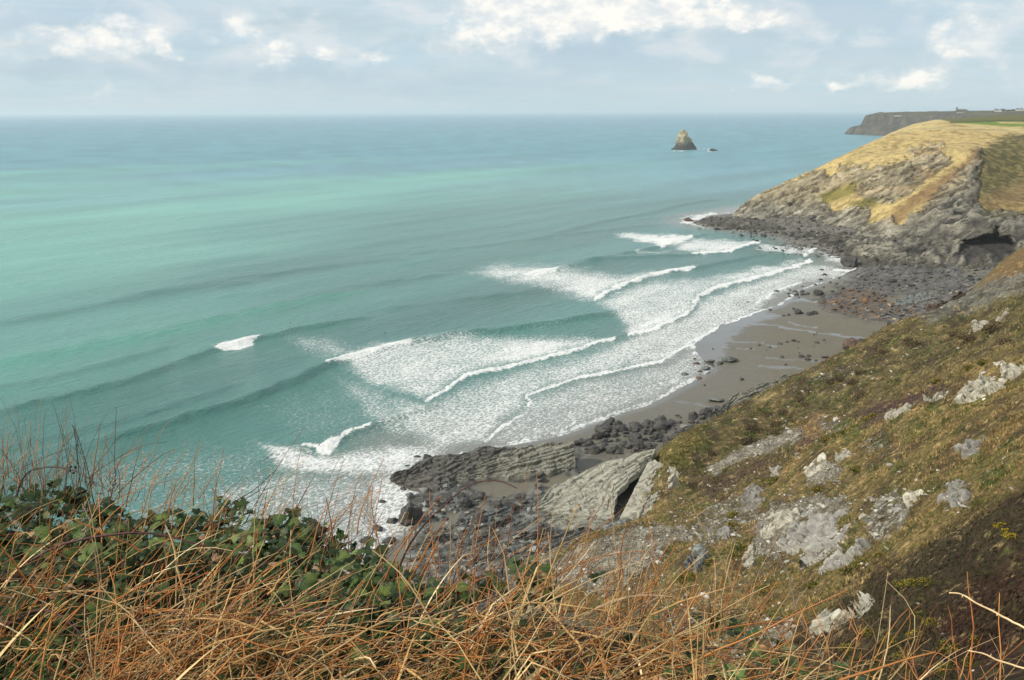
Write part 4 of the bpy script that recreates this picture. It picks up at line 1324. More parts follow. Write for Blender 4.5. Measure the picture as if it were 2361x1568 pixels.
def strata_rock(name, a, b, width, height, mat, label, seed, nu=90, nv=34, sink=1.0, tip=(.35, .55), tilt=.0, amp=.35, lean=0.0, cat='rock', freq=1.0):
    """a slab of bedded rock: its crest runs from a to b, laminae parallel to the crest"""
    a, b = np.array(a, float), np.array(b, float)
    ax = b - a
    L = np.linalg.norm(ax)
    ax /= L
    side = np.cross(ax, [0, 0, 1])
    side /= np.linalg.norm(side)      # to the right of a->b : towards the camera for left-to-right slabs
    up = np.array([0, 0, 1.0])
    u = np.linspace(0, 1, nu)
    w = np.linspace(0, 1, nv)
    U, Wv = np.meshgrid(u, w, indexing='ij')
    o = np.random.default_rng(seed).uniform(0, 60, 3)
    n_l = fbm(U * L / 9 + o[0], Wv * 1.3 + o[1], o[2], 4)
    end = np.minimum(sstep(-.02, tip[0], U), 1 - (1 - tip[1]) * sstep(.8, 1.02, U))
    NS = 6.0
    wq = Wv * NS + .8 * n_l + tilt * 1.6 * U
    fl_ = np.floor(wq)
    Ws = np.clip((fl_ + sstep(.62, 1.0, wq - fl_) - .8 * n_l - tilt * 1.6 * U + .3) / NS, 0, 1)
    Wv0 = Wv
    edge_ = sstep(0, .1, Wv0) * (1 - sstep(.9, 1, Wv0))
    Wv = Wv0 * (1 - .8 * edge_) + Ws * .8 * edge_
    prof_t = np.interp(Wv, [0, .08, .30, .42, .55, .85, 1.0], [-.10, .25, .92, 1.0, .93, .42, -.10])
    prof_s = np.interp(Wv, [0, .08, .30, .42, .55, .85, 1.0], [-.55, -.50, -.28, -.10, .12, .48, .62])
    hh = height * (0.25 + .75 * end)
    ww = width * (0.45 + .55 * end)
    jag = perlin(U * L / 2.2 + o[0], Wv * 1.5, o[1])
    base = a[None, None] + ax * (U * L)[..., None]
    pos = base + side * (prof_s * ww)[..., None] + up * (prof_t * hh)[..., None]
    pos += side * (lean * prof_t * hh)[..., None]
    # laminae: ridges along the crest, stepping down the face
    lam = fbm(Wv * 9 * freq + .35 * n_l + tilt * U * L * .25, U * L / 16 + o[0], o[2], 4, gain=.62)
    stepv = ridged(Wv * 3.2 * freq + tilt * U * L * .12 + .4 * n_l, U * L / 9 + o[1], o[0], 3) - .7
    nrm_ = side * .75 + up * .66
    pos += nrm_ * (amp * (1.0 * lam + .9 * stepv) + .35 * amp * jag)[..., None]
    pos += up * (height * .07 * n_l * (prof_t > .2))[..., None] + ax * (amp * 1.2 * perlin(Wv * 7 + o[0], U * L / 5, o[2]))[..., None]
    v = pos.reshape(-1, 3)
    f = grid_faces(nu, nv)
    c0, c1 = np.arange(nv), (nu - 1) * nv + np.arange(nv)
    caps = []
    v = np.vstack([v, v[c0].mean(0), v[c1].mean(0)])
    m0, m1 = len(v) - 2, len(v) - 1
    caps = np.array([(c0[i + 1], c0[i], m0) for i in range(nv - 1)] + [(c1[i], c1[i + 1], m1) for i in range(nv - 1)] + [(c0[0], c0[-1], m0), (c1[-1], c1[0], m1)])
    v = v - a
    v[:, 2] -= sink * .3
    ob = obj(name, make_mesh(name, v, [f, caps], mat, False))
    ob.location = a
    tag(ob, label, cat)
    return ob


def wp(px_, py_, z_):
    return P(px_, py_, z_)


def face_slab(name, crest, foot, mat, label, seed, amp=.4, lams=9, skew=1.5, back=7.0, nu=150, nv=70, cat='rock', blk=1.0):
    """bedded rock: its face spans a crest line and a foot line (photo x, y, height), with a back falling away behind the crest"""
    r = np.random.default_rng(seed)
    o = r.uniform(0, 60, 3)
    c_ = np.array([P(*q) for q in crest])
    f_ = np.array([P(*q) for q in foot])

    def resample(p_):
        d_ = np.concatenate([[0], np.cumsum(np.linalg.norm(np.diff(p_, axis=0), axis=1))])
        t_ = np.linspace(0, d_[-1], nu)
        return np.stack([np.interp(t_, d_, p_[:, i]) for i in range(3)], 1)
    c_, f_ = resample(c_), resample(f_)
    tt_ = np.linspace(0, 1, nu)
    rag = np.stack([perlin(tt_ * 14 + o[0], 1.5, o[1]) + .5 * perlin(tt_ * 40 + o[0], 2.5, o[1]), perlin(tt_ * 14 + o[1], 3.5, o[2]), .6 * perlin(tt_ * 16 + o[2], 4.5, o[0])], 1)
    c_ = c_ + rag * amp * 1.1
    f_ = f_ + rag[::-1] * amp * 1.8 * np.array([1, 1, .2])
    L = np.linalg.norm(np.diff(c_, axis=0), axis=1).sum()
    Wd = np.linalg.norm(f_ - c_, axis=1).mean()
    nb_ = 14
    w = np.concatenate([np.linspace(-1, 0, nb_)[:-1], np.linspace(0, 1, nv - nb_)])
    U, Wv = np.meshgrid(np.linspace(0, 1, nu), w, indexing='ij')
    fw = np.clip(Wv, 0, 1)
    n_l = fbm(U * L / 10 + o[0], fw * Wd / 6 + o[1], o[2], 4)
    # laminae: flat treads and short risers that run along the slab
    lc = fw * lams + skew * U * 2 + .22 * n_l + .7 * perlin(U * L / 40 + o[1], fw * 2.0, o[0])
    fl_ = np.floor(lc)
    fr = lc - fl_
    saw = np.clip(fr / .86, 0, 1) - sstep(.86, 1.0, fr)
    def hsh(a_, b_):
        q_ = np.sin(a_ * 12.9898 + b_ * 78.233 + o[0]) * 43758.5453
        return q_ - np.floor(q_)
    blen = blk * (1.8 + 4.2 * hsh(fl_, 3.0))
    bc_ = U * L / blen + 9 * hsh(fl_, 1.0) + .25 * fbm(U * L / 2.0, fw * 9, o[1], 2)
    bi_ = np.floor(bc_)
    bf_ = bc_ - bi_
    hid = 1.5 * (hsh(fl_, bi_) - .5) + .7 * (hsh(fl_, bi_ + 31.0) - .5) * (bf_ - .5) + .5 * perlin(fl_ * 3.7 + o[0], U * L / 9, o[1])
    crackv = sstep(.07, .0, np.minimum(bf_, 1 - bf_))
    lc2 = fw * lams * 3.3 + skew * U * 5 + 2.0 * n_l
    fr2 = lc2 - np.floor(lc2)
    saw2 = sstep(.0, .8, fr2) - sstep(.82, 1.0, fr2)
    joint = crackv
    pos = c_[:, None] * (1 - fw)[..., None] + f_[:, None] * fw[..., None]
    du = np.gradient(pos, axis=0)
    dw = np.stack([f_ - c_] * len(w), 1)
    nrm_ = np.cross(du, dw)
    nrm_ /= np.linalg.norm(nrm_, axis=2)[..., None] + 1e-9
    vdir = -pos + np.array([0, 0, H])
    nrm_ *= np.sign((nrm_ * vdir).sum(-1))[..., None]
    thick = .35 + .9 * np.abs(perlin(fl_ * 1.9 + o[2], U * L / 14, o[0]))
    fine = fbm(U * L / 1.6, lc2 * .9, o[2], 3)
    groove = sstep(.16, .0, np.abs(fr - .9)) * sstep(-.25, .25, perlin(U * L / 6 + o[0], fl_ * 5.1, o[2]))
    dsp = amp * (-1.2 * groove + 1.1 * saw * thick + 1.1 * hid + .22 * saw2 + .6 * n_l - .7 * joint + .35 * fine)
    dsp *= (.25 + .75 * sstep(0, .05, U) * (1 - sstep(.97, 1, U)))
    fade_f = 1 - sstep(.92, 1.0, fw)
    pos = pos + nrm_ * (dsp * fade_f)[..., None]
    # ragged crest, then the back
    pos[..., 2] += (amp * 1.2 * perlin(U * L / 4 + o[1], o[0], 2.0) * sstep(.35, 0, fw))
    bk = np.clip(-Wv, 0, 1)
    hd_ = pos[:, :1, :2] * 0 + c_[:, None, :2]
    hd_ = hd_ / np.linalg.norm(hd_, axis=2)[..., None]
    zt = pos[..., 2]
    pos[..., :2] += hd_ * (back * bk)[..., None]
    pos[..., 2] = zt * (1 - bk ** 1.6) + (-2.0) * bk ** 1.6 + amp * .5 * perlin(U * L / 3, bk * 4, o[2]) * (bk > 0)
    pos[:, -1, 2] -= 1.5
    v = pos.reshape(-1, 3)
    nw = len(w)
    f = grid_faces(nu, nw)
    # end caps: the outline of each end closed towards a sunk point
    c0, c1 = np.arange(nw), (nu - 1) * nw + np.arange(nw)
    m0p, m1p = v[c0].mean(0) + np.array([0, 0, -1.5]), v[c1].mean(0) + np.array([0, 0, -1.5])
    v = np.vstack([v, m0p, m1p])
    m0, m1 = len(v) - 2, len(v) - 1
    caps = np.array([(c0[i + 1], c0[i], m0) for i in range(nw - 1)] + [(c1[i], c1[i + 1], m1) for i in range(nw - 1)] + [(c0[0], c0[-1], m0), (c1[-1], c1[0], m1)])
    a = f_[len(f_) // 2].copy()
    ob = obj(name, make_mesh(name, v - a, [f, caps], mat, False))
    ob.location = a
    tag(ob, label, cat)
    return ob


face_slab('slate_slab', [(900, 1098, 1.5), (940, 1082, 3.5), (985, 1056, 4.5), (1060, 1044, 5.2), (1100, 1033, 6.0), (1165, 1030, 6), (1225, 1046, 4.5)], [(902, 1112, -.3), (955, 1130, .2), (1010, 1138, .6), (1060, 1112, 1.2), (1110, 1100, 1.8), (1160, 1085, 2.5), (1228, 1072, 3)],
          M_DARKSLATE, 'long dark slate ridge running into the surf, seaward end of the reef', 3, .5, 8, 2.0)
face_slab('slate_slab', [(1075, 1082, 3.0), (1130, 1060, 4.5), (1190, 1038, 6.2), (1260, 1022, 7.4), (1326, 1017, 8.3)], [(1035, 1112, 1.2), (1100, 1104, 1.6), (1180, 1100, 2.0), (1250, 1096, 2.2), (1330, 1078, 2.8)],
          M_SLAB, 'green-grey bedded slate ridge ending in a blunt cliff above the sand', 4, .5, 8, 2.2)
face_slab('slate_slab', [(1228, 1172, 2.6), (1280, 1124, 4.6), (1350, 1087, 6.6), (1430, 1058, 9.0), (1513, 1035, 11.8)], [(1236, 1184, 1.8), (1310, 1193, 2.0), (1376, 1208, 2.2), (1416, 1196, 3.0), (1424, 1136, 6.4), (1502, 1060, 10.6)],
          M_SLAB, 'largest pale slate slab sloping up to the grassy brow, dark cleft behind', 5, .36, 7, 1.2, 5.0, 190, 96, blk=2.6)
face_slab('slate_slab', [(1246, 1196, 2.4), (1300, 1186, 2.9), (1360, 1194, 3.2), (1410, 1204, 3.2)], [(1230, 1216, 1.4), (1290, 1222, 1.6), (1350, 1224, 1.9), (1410, 1218, 2.4)], M_SLAB, 'low pale slate ledge at the foot of the largest slab', 6, .3, 5, 1.2, 3.0, 110, 50)
face_slab('slate_slab', [(1340, 1236, 3.4), (1390, 1212, 4.6), (1440, 1196, 6.0)], [(1330, 1262, 2.6), (1390, 1244, 3.4), (1446, 1222, 5.0)], M_BLUE, 'blue-grey slate ledge below the stony slope', 7, .28, 5, 1.2, 3.0, 90, 46)
face_slab('slate_slab', [(1497, 1066, 11.0), (1528, 1066, 12.2), (1568, 1092, 12.6)], [(1429, 1194, 3.4), (1475, 1194, 5.6), (1566, 1122, 10.6)], M_SLAB, 'pale shattered slate wall right of the dark cleft', 8, .42, 8, 1.6, 4.0, 100, 80, blk=1.3)
face_slab('slate_slab', [(1640, 962, 1.6), (1690, 912, 4.2), (1750, 888, 6.2), (1810, 866, 7.6), (1875, 852, 8.6)], [(1642, 972, 1.2), (1700, 950, 1.8), (1760, 938, 2.2), (1820, 920, 3.0), (1880, 885, 4.5)], M_SLAB, 'long grey slate slab half buried in sand above the boulder pile', 9, .45, 9, 1.8)
face_slab('slate_slab', [(2140, 712, 5.5), (2190, 688, 10), (2240, 664, 14), (2300, 650, 17)], [(2120, 738, 3.2), (2190, 728, 3.6), (2250, 708, 4.5), (2310, 690, 7)], M_BROWN, 'dark rock buttress below the brown spur', 10, .9, 6, 1.5, 10)
face_slab('slate_slab', [(2066, 690, 4.4), (2100, 680, 5.0), (2142, 672, 5.2)], [(2062, 704, 3.0), (2100, 702, 3.2), (2148, 690, 3.4)], M_BLUE, 'flat blue slate block on the rubble shore', 12, .4, 4, 1.0, 6, 80, 40)
face_slab('slate_slab', [(1604, 510, 1.0), (1650, 500, 4.5), (1700, 503, 5.0), (1790, 515, 4.0)], [(1606, 518, -.4), (1660, 527, -.4), (1720, 531, -.3), (1800, 536, -.3)], M_DARKSLATE, 'black wave-cut ledge forming the tip of the headland', 13, 1.0, 5, 1.6, 12)

for i, (px_, py_, w_) in enumerate([(960, 1262, 80), (1000, 1232, 70), (1055, 1262, 90), (1095, 1228, 80), (1130, 1288, 100), (1180, 1252, 90), (1200, 1218, 80), (1240, 1275, 90), (1275, 1246, 80), (1010, 1292, 90), (1080, 1305, 100), (1300, 1222, 60), (1120, 1195, 60), (1190, 1300, 90)]):
    q0_ = on_beach(px_, py_)[2]
    hq_ = random.uniform(.7, 1.5)
    face_slab('slate_ledge', [(px_, py_ - 10, q0_ + hq_ * .7), (px_ + w_ * .5, py_ - 10 - w_ * .16, q0_ + hq_ * 1.2), (px_ + w_, py_ - 10 - w_ * .30, q0_ + hq_)],
              [(px_ - 8, py_ + 4, q0_ - .2), (px_ + w_ * .5, py_ + 8 - w_ * .14, q0_ - .1), (px_ + w_ + 4, py_ + 4 - w_ * .27, q0_)], (M_BLUE, M_SLABDARK, M_BLUE, M_DARKSLATE)[i % 4],
              'low bedded slate ledge of the grey rock platform', 60 + i, .22, 4, 1.0, 2.5, 70, 40)
    COL.objects[-1]['group'] = 'slate ledges of the platform'

# sea stack
v, f = ICO[5]
v = v.copy()
q0 = P(1577, 345, 0.0)
dist0 = np.linalg.norm(q0 - np.array([0, 0, H]))
pm = dist0 / FP                       # metres per photo unit
hgt = np.clip((v[:, 2] + .25) / 1.25, -.2, 1)
hx = np.interp(hgt, [-.2, 0, .04, .13, .3, .55, .8, .92, 1.0], [28, 27, 25.5, 22, 18.5, 14, 9.0, 6.0, 3.0])
off = np.interp(hgt, [0, .3, .6, .85, 1.0], [0, -.5, -1.5, -2.5, -3.0])
rad = np.maximum(np.hypot(v[:, 0], v[:, 1]), 1e-6)
ux, uy = v[:, 0] / rad, v[:, 1] / rad
k = np.clip(rad / np.sqrt(np.maximum(1 - v[:, 2] ** 2, 1e-4)), 0, 1)
sq = 1 / np.maximum(np.maximum(np.abs(ux * .92 + uy * .4), np.abs(-ux * .4 + uy * .92)), .5) ** .55
hx = np.where(v[:, 2] > .995, 0, hx)
sv = np.stack([(ux * hx * sq * .88 + off) * pm, (uy * hx * sq * .7) * pm, hgt * 44.0 * pm], 1)
nn = np.stack([ux, uy, np.full_like(ux, .3)], 1)
d = 4.5 * fbm(sv[:, 0] / 18, sv[:, 1] / 18, sv[:, 2] / 26, 4) + 3.4 * (ridged((sv[:, 0] * .9 + sv[:, 2] * .35) / 9, sv[:, 1] / 20, sv[:, 2] / 40, 3) - .7)
sv += nn * (d * sstep(1.0, .85, hgt))[:, None]
topc = lerp(np.array([.30, .26, .15]), np.array([.40, .36, .25]), sstep(-.3, .4, fbm(sv[:, 0] / 8, sv[:, 1] / 8, sv[:, 2] / 8, 3)))
cc = lerp(np.array([.060, .055, .052]), topc, sstep(8, 30, sv[:, 2] + 6 * fbm(sv[:, 0] / 10, sv[:, 1] / 10, sv[:, 2] / 10, 3)))
st = obj('sea_stack', make_mesh('sea_stack', sv, f, ground_material('sea_stack_rock', scale=.18, bump=.6, dist=2.0, var=.4), False, cc))
st.location = q0
tag(st, 'pyramid-shaped sea stack standing alone offshore', 'sea stack')


# outcrops on the hillside: rock breaking through the turf in tilted blocks
def outcrop(poly, height, mat, label, seed, cell=1.4, n=72):
    r = np.random.default_rng(seed)
    w = np.array([on_hill(a, b_)[:2] for a, b_ in poly])
    cen = w.mean(0)
    # keep the footprint compact where a corner grazes past the crest
    dv = w - cen
    dl = np.linalg.norm(dv, axis=1)
    med = np.median(dl)
    w = cen + dv * np.minimum(1, 1.9 * med / np.maximum(dl, 1e-6))[:, None]
    lo, hi = w.min(0) - .6, w.max(0) + .6
    X_, Y_ = np.meshgrid(np.linspace(lo[0], hi[0], n), np.linspace(lo[1], hi[1], n), indexing='ij')
    x_, y_ = X_.ravel(), Y_.ravel()
    z0 = hill_h(x_, y_)
    k_ = max((hi - lo).max() / 9.0, .35)
    jx, jy = .8 * k_ * fbm(x_ / (1.6 * k_), y_ / (1.6 * k_), seed, 3), .8 * k_ * fbm(x_ / (1.6 * k_), y_ / (1.6 * k_), seed + 50, 3)
    d_, _, _ = seg_dist(x_ + jx, y_ + jy, w, True)
    d_ = np.where(inside(x_ + jx, y_ + jy, w), d_, -d_)
    # tilted blocks, longer along the bedding
    ca_, sa_ = math.cos(.75), math.sin(.75)
    bx2, by2 = (x_ * ca_ + y_ * sa_) * .5 / cell, (-x_ * sa_ + y_ * ca_) / cell
    bx2 = bx2 + .35 * fbm(x_ / cell, y_ / cell, 3.0, 2)
    ns = int(np.clip((bx2.max() - bx2.min()) * (by2.max() - by2.min()) * 1.3, 8, 140))
    sx_, sy_ = r.uniform(bx2.min(), bx2.max(), ns), r.uniform(by2.min(), by2.max(), ns)
    dd_ = (bx2[:, None] - sx_[None]) ** 2 + (by2[:, None] - sy_[None]) ** 2
    o2 = np.argsort(dd_, axis=1)[:, :2]
    ci = o2[:, 0]
    e1 = np.sqrt(np.take_along_axis(dd_, o2[:, :1], 1)[:, 0])
    e2 = np.sqrt(np.take_along_axis(dd_, o2[:, 1:2], 1)[:, 0])
    gap = sstep(.16, .0, e2 - e1)
    hb = r.uniform(.15, 1.0, ns)[ci] + r.normal(0, .35, ns)[ci] * (bx2 - sx_[ci]) + r.normal(0, .55, ns)[ci] * (by2 - sy_[ci])
    m_ = sstep(-.05 * k_, .28 * k_, d_)
    up_ = height * (m_ * np.clip(hb, .05, 1.4) - .55 * gap * m_) - .35 * (1 - sstep(-.35 * k_, .25 * k_, d_)) - .08 + .05 * height * fbm(x_ / .5, y_ / .5, 2.0, 3)
    # lean the blocks out of the slope
    gxn, gyn = np.gradient(z0.reshape(n, n), X_[:, 0], Y_[0])
    nl_ = np.stack([-gxn.ravel(), -gyn.ravel(), np.ones(n * n)], 1)
    nl_ /= np.linalg.norm(nl_, axis=1)[:, None]
    v_ = np.stack([x_, y_, z0], 1) + nl_ * up_[:, None]
    f_ = grid_faces(n, n)
    keepf = (up_[f_] > -.36).any(1) & (d_[f_] > -1.2 * k_).any(1)
    f_ = f_[keepf]
    used, inv_ = np.unique(f_, return_inverse=True)
    v_ = v_[used]
    f_ = inv_.reshape(f_.shape)
    if len(f_) < 4:
        return
    a = v_.mean(0)
    ob = obj('outcrop', make_mesh('outcrop', v_ - a, f_, mat, False))
    ob.location = a
    tag(ob, label, 'outcrop')


outs = [
    ([(2222, 905), (2255, 885), (2290, 873), (2318, 885), (2300, 905), (2258, 918), (2235, 930), (2215, 925)], 1.1, M_PALE, 'cream craggy outcrop near the top of the stony spur'),
    ([(2312, 860), (2345, 838), (2361, 850), (2340, 872), (2316, 878)], 1.0, M_PALE, 'small white crag at the right edge of the spur crest'),
    ([(1855, 1085), (1890, 1058), (1912, 1052), (1905, 1075), (1870, 1098)], .8, M_PALE, 'white rock outcrop in scree above the heather strip'),
    ([(1925, 1052), (1965, 1040), (1970, 1052), (1935, 1066)], .6, M_PALE, 'short white ledge beside the green gorse on the spur'),
    ([(1778, 1098), (1786, 1078), (1802, 1078), (1800, 1096), (1788, 1106)], .8, M_PALE, 'small white upright block beside yellow gorse'),
    ([(1828, 1255), (1838, 1200), (1850, 1182), (1868, 1200), (1905, 1185), (1930, 1205), (1950, 1235), (1925, 1265), (1900, 1290), (1850, 1285)], .8, M_GREY, 'large grey rock face spotted with white lichen'),
    ([(1885, 1330), (1920, 1285), (1970, 1262), (2005, 1250), (2000, 1275), (1960, 1300), (1915, 1320)], .7, M_GREY, 'grey lichen-spotted rib below the large grey rock face'),
    ([(2022, 1160), (2036, 1118), (2046, 1125), (2048, 1160), (2075, 1170), (2060, 1205), (2040, 1195)], .7, M_GREY, 'tall grey outcrop right of the scree chute'),
    ([(2085, 1150), (2105, 1132), (2122, 1140), (2115, 1160), (2092, 1172)], .6, M_PALE, 'cream ledge above the tall grey outcrop'),
    ([(2222, 1045), (2232, 1028), (2255, 1025), (2262, 1042), (2240, 1052)], .7, M_GREY, 'rounded grey rock alone in brown turf'),
    ([(1718, 1165), (1722, 1130), (1745, 1122), (1762, 1140), (1750, 1168), (1730, 1185)], .8, M_GREY, 'grey broken outcrop left of the scree chute'),
    ([(1872, 1462), (1905, 1440), (1950, 1415), (1965, 1425), (1920, 1455), (1885, 1475)], .7, M_PALE, 'white rock rib at the edge of the dark heather'),
    ([(1975, 1400), (1985, 1384), (2005, 1390), (2010, 1408), (1990, 1416)], .8, M_PALE, 'pale block at the head of the white rib'),
    ([(1585, 1310), (1600, 1275), (1625, 1258), (1640, 1280), (1625, 1300), (1605, 1330)], .7, M_BLUE, 'blue-grey smooth rock low on the stony slope'),
    ([(2170, 1150), (2180, 1112), (2205, 1105), (2215, 1125), (2222, 1160), (2195, 1180)], .6, M_GREY, 'pale grey outcrop among brown turf right of centre slope'),
    ([(1538, 1120), (1548, 1098), (1565, 1100), (1568, 1118), (1550, 1132)], 1.0, M_PALE, 'white block beside the shattered slate wall'),
    ([(2040, 966), (2075, 944), (2100, 935), (2102, 944), (2070, 960)], .6, M_PALE, 'thin white rock rib along the spur crest'),
    ([(2130, 925), (2165, 905), (2190, 900), (2182, 914), (2150, 926)], .6, M_PALE, 'upper thin white rib along the spur crest'),
    ([(2238, 760), (2262, 738), (2278, 742), (2262, 758), (2245, 768)], .7, M_PALE, 'small white slab in the upper turf slope'),
    ([(2298, 742), (2318, 712), (2326, 716), (2312, 738), (2304, 746)], .6, M_PALE, 'narrow white streak of rock high on the brow'),
    ([(1752, 1225), (1775, 1195), (1800, 1180), (1838, 1180), (1825, 1205), (1790, 1225), (1765, 1245)], .7, M_PALE, 'shattered white ledge in the scree chute'),
    ([(1650, 1240), (1675, 1215), (1700, 1220), (1690, 1245), (1665, 1262)], .6, M_GREY, 'grey broken ledge on the stony slope'),
    ([(1705, 1290), (1730, 1262), (1752, 1268), (1745, 1300), (1720, 1312)], .6, M_PALE, 'cream ledge left of the large grey rock face'),
    ([(2290, 842), (2310, 832), (2320, 838), (2306, 848)], .5, M_PALE, 'small white stone patch on the skyline of the spur')]
for i, (poly, hq, m, lab) in enumerate(outs):
    outcrop(poly, hq * 1.7, m, lab, 40 + i)


# ================================================================== STUFF: rubble, scree
def scatter_mesh(name, pos, size, mats_col, proto, flat, mat, seed, squash=(.6, 1.0)):
    """many small stones joined into one mesh with a colour each"""
    r = np.random.default_rng(seed)
    pv_, pf_ = proto
    n, m = len(pos), len(pv_)
    jit = pv_[None] * (1 + .28 * r.normal(size=(n, m, 1)))
    jit = jit * np.stack([r.uniform(.8, 1.3, n), r.uniform(.55, 1.0, n), r.uniform(*squash, n) * flat], 1)[:, None]
    a = r.uniform(0, 6.28, n)
    b_ = r.uniform(-.4, .4, n)
    ca_, sa_ = np.cos(a)[:, None], np.sin(a)[:, None]
    x_ = jit[..., 0] * ca_ - jit[..., 1] * sa_
    y_ = jit[..., 0] * sa_ + jit[..., 1] * ca_
    z_ = jit[..., 2] + x_ * np.tan(b_)[:, None]
    v_ = np.stack([x_, y_, z_], -1) * size[:, None, None] + pos[:, None]
    f_ = (pf_[None] + (np.arange(n) * m)[:, None, None]).reshape(-1, 3)
    c_ = np.repeat(mats_col[:, None], m, 1).reshape(-1, 3)
    return make_mesh(name, v_.reshape(-1, 3), f_, mat, False, c_)


M_STONES = ground_material('loose_stones', scale=3.0, bump=.3, dist=.1, var=.35)
M_STONES_WET = ground_material('wet_rubble', scale=2.0, rough=.6, spec=.35, bump=.4, dist=.1, var=.5)
# rubble along the shore
rx, ry, rz_, rs, rc_ = [], [], [], [], []
gx_, gy_ = fan(-10, 34, .16, geo(150, 960, .0075))[:2]
gx_, gy_ = gx_.ravel(), gy_.ravel()
gx_ = gx_ + RNG.normal(size=len(gx_)) * .5
gy_ = gy_ + RNG.normal(size=len(gx_)) * 1.0
zz, sdd, kk = beach_h(gx_, gy_)
selr = (RNG.random(len(gx_)) < kk * .55) & (zz > -.6)
gx_, gy_, zz = gx_[selr], gy_[selr], zz[selr]
dist = np.hypot(gx_, gy_)
size = np.clip(RNG.lognormal(-1.0, .55, len(gx_)), .15, 1.6) * (.8 + dist / 700)
pxx, pyy = proj(gx_, gy_, zz)
tone = RNG.random(len(gx_))
cst = lerp(np.array([.030, .028, .028]), np.array([.20, .195, .175]), tone ** 1.8)
plt_ = pmask(pxx, pyy, [(880, 1120), (1250, 1130), (1440, 1200), (1180, 1350), (880, 1350)], 20)
cst = lerp(cst, lerp(np.array([.045, .044, .044]), np.array([.30, .325, .295]), tone ** 1.3), plt_ * .85)
wd = pmask(pxx, pyy, [(1880, 700), (1990, 660), (2080, 690), (2130, 738), (1990, 740)], 14) * (RNG.random(len(gx_)) < .5)
cst = lerp(cst, np.array([.19, .100, .040]), wd * .85)
pb = (pmask(pxx, pyy, [(1980, 700), (2260, 650), (2260, 700), (2150, 742), (1990, 742)], 8) * (RNG.random(len(gx_)) < .16))
cst = lerp(cst, np.array([.40, .34, .25]), pb)
obj('shore_rubble', scatter_mesh('shore_rubble', np.stack([gx_, gy_, zz + size * .1], 1), size, cst, ICO[1], .7, M_STONES_WET, 3), kind='stuff',
    label='dark broken slate rubble strewn over the shore rocks', category='rubble')
print('rubble', len(gx_))
# scree and loose white stones on the slope
n_h = len(HILL['x'])
vis = (HILL['px'] > 1100) & (HILL['px'] < 2600) & (HILL['py'] > 560) & (HILL['py'] < 1620) & (np.hypot(HILL['x'], HILL['y']) > 40)
prob = np.clip(np.where(HILL['scree'] > .05, (HILL['scree'] * .55) ** 1.2, 0) * sstep(-.5, .3, HILL['n1']) * 1.25 + .009, 0, 1) * vis * (1 - .85 * np.clip(HILL['dark'], 0, 1))
sel = np.where(RNG.random(n_h) < prob)[0]
p_ = np.stack([HILL['x'][sel], HILL['y'][sel], HILL['z'][sel]], 1)
p_[:, :2] += RNG.normal(size=(len(sel), 2)) * .25
size = np.clip(RNG.lognormal(-1.72, .55, len(sel)), .06, .8) * (.7 + np.hypot(p_[:, 0], p_[:, 1]) / 350)
tone = RNG.random(len(sel))
cst = lerp(np.array([.20, .185, .15]), np.array([.60, .58, .51]), tone ** 1.3)
obj('scree', scatter_mesh('scree', p_, size, cst, ICO[1], .5, M_STONES, 5), kind='stuff', label='pale loose slate stones over the slope', category='scree')
print('scree', len(sel))

# ================================================================== PLANTS ON THE SLOPE
def leaf_material(name, rough=.6, trans=.25, spec=.3):
    m, nt, b = new_mat(name)
    c = nt.attr('Col', 'Color')
    g = nt.node('ShaderNodeNewGeometry').outputs['Position']
    n = nt.noise(g, 9.0, 4, .6)
    oi = nt.node('ShaderNodeObjectInfo')
    vm = nt.node('ShaderNodeVectorMath', operation='SCALE')
    nt.link(c, vm.inputs[0])
    nt.link(nt.math('MULTIPLY', nt.mapr(n, .3, .7, .72, 1.3, False), nt.mapr(oi.outputs['Random'], 0, 1, .8, 1.25, False)), vm.inputs['Scale'])
    nt.link(vm.outputs[0], b.inputs['Base Color'])
    b.inputs['Roughness'].default_value = rough
    b.inputs['Specular IOR Level'].default_value = spec
    return m


M_TUFT = leaf_material('dry_turf_blades', .9, spec=.1)
M_BUSH = leaf_material('bush_foliage', .85, spec=.15)


def tri_cloud(cent, size, r, flatz=1.0):
    """one random triangle at each centre"""
    n = len(cent)
    a = r.normal(size=(n, 3))
    a /= np.linalg.norm(a, axis=1)[:, None]
    b_ = np.cross(a, r.normal(size=(n, 3)))
    b_ /= np.linalg.norm(b_, axis=1)[:, None] + 1e-9
    s_ = np.asarray(size)[:, None]
    v_ = np.stack([cent - a * s_, cent + a * s_ * .6 + b_ * s_ * .7, cent + a * s_ * .6 - b_ * s_ * .7], 1)
    return v_.reshape(-1, 3), np.arange(n * 3).reshape(n, 3)


# turf: tufts of blades standing on the slope (nobody could count them)
hr = np.hypot(HILL['x'], HILL['y'])
okm = vis & (HILL['scree'] < .50) & (HILL['slaty'] < .4) & (hr > 45) & (hr < 420)
idx = np.where(okm)[0]
idx = RNG.choice(idx, min(60000, len(idx)), replace=False)
bx_ = np.stack([HILL['x'][idx], HILL['y'][idx], HILL['z'][idx]], 1)
bx_[:, :2] += RNG.normal(size=(len(idx), 2)) * .4
nb = 4
n = len(idx)
aa = RNG.uniform(0, 6.28, (n, nb))
hh = RNG.uniform(.10, .34, (n, nb)) * (.8 + hr[idx] / 300)[:, None]
sp_ = RNG.uniform(.04, .24, (n, nb)) * (.8 + hr[idx] / 300)[:, None]
tipv = np.stack([np.cos(aa) * sp_ + .10, np.sin(aa) * sp_, hh], -1)
wv_ = np.stack([-np.sin(aa), np.cos(aa), 0 * aa], -1) * (.018 + .035 * RNG.random((n, nb)))[..., None] * (.8 + hr[idx] / 200)[:, None, None]
b0 = bx_[:, None] + np.stack([np.cos(aa) * .08, np.sin(aa) * .08, -.08 + 0 * aa], -1)
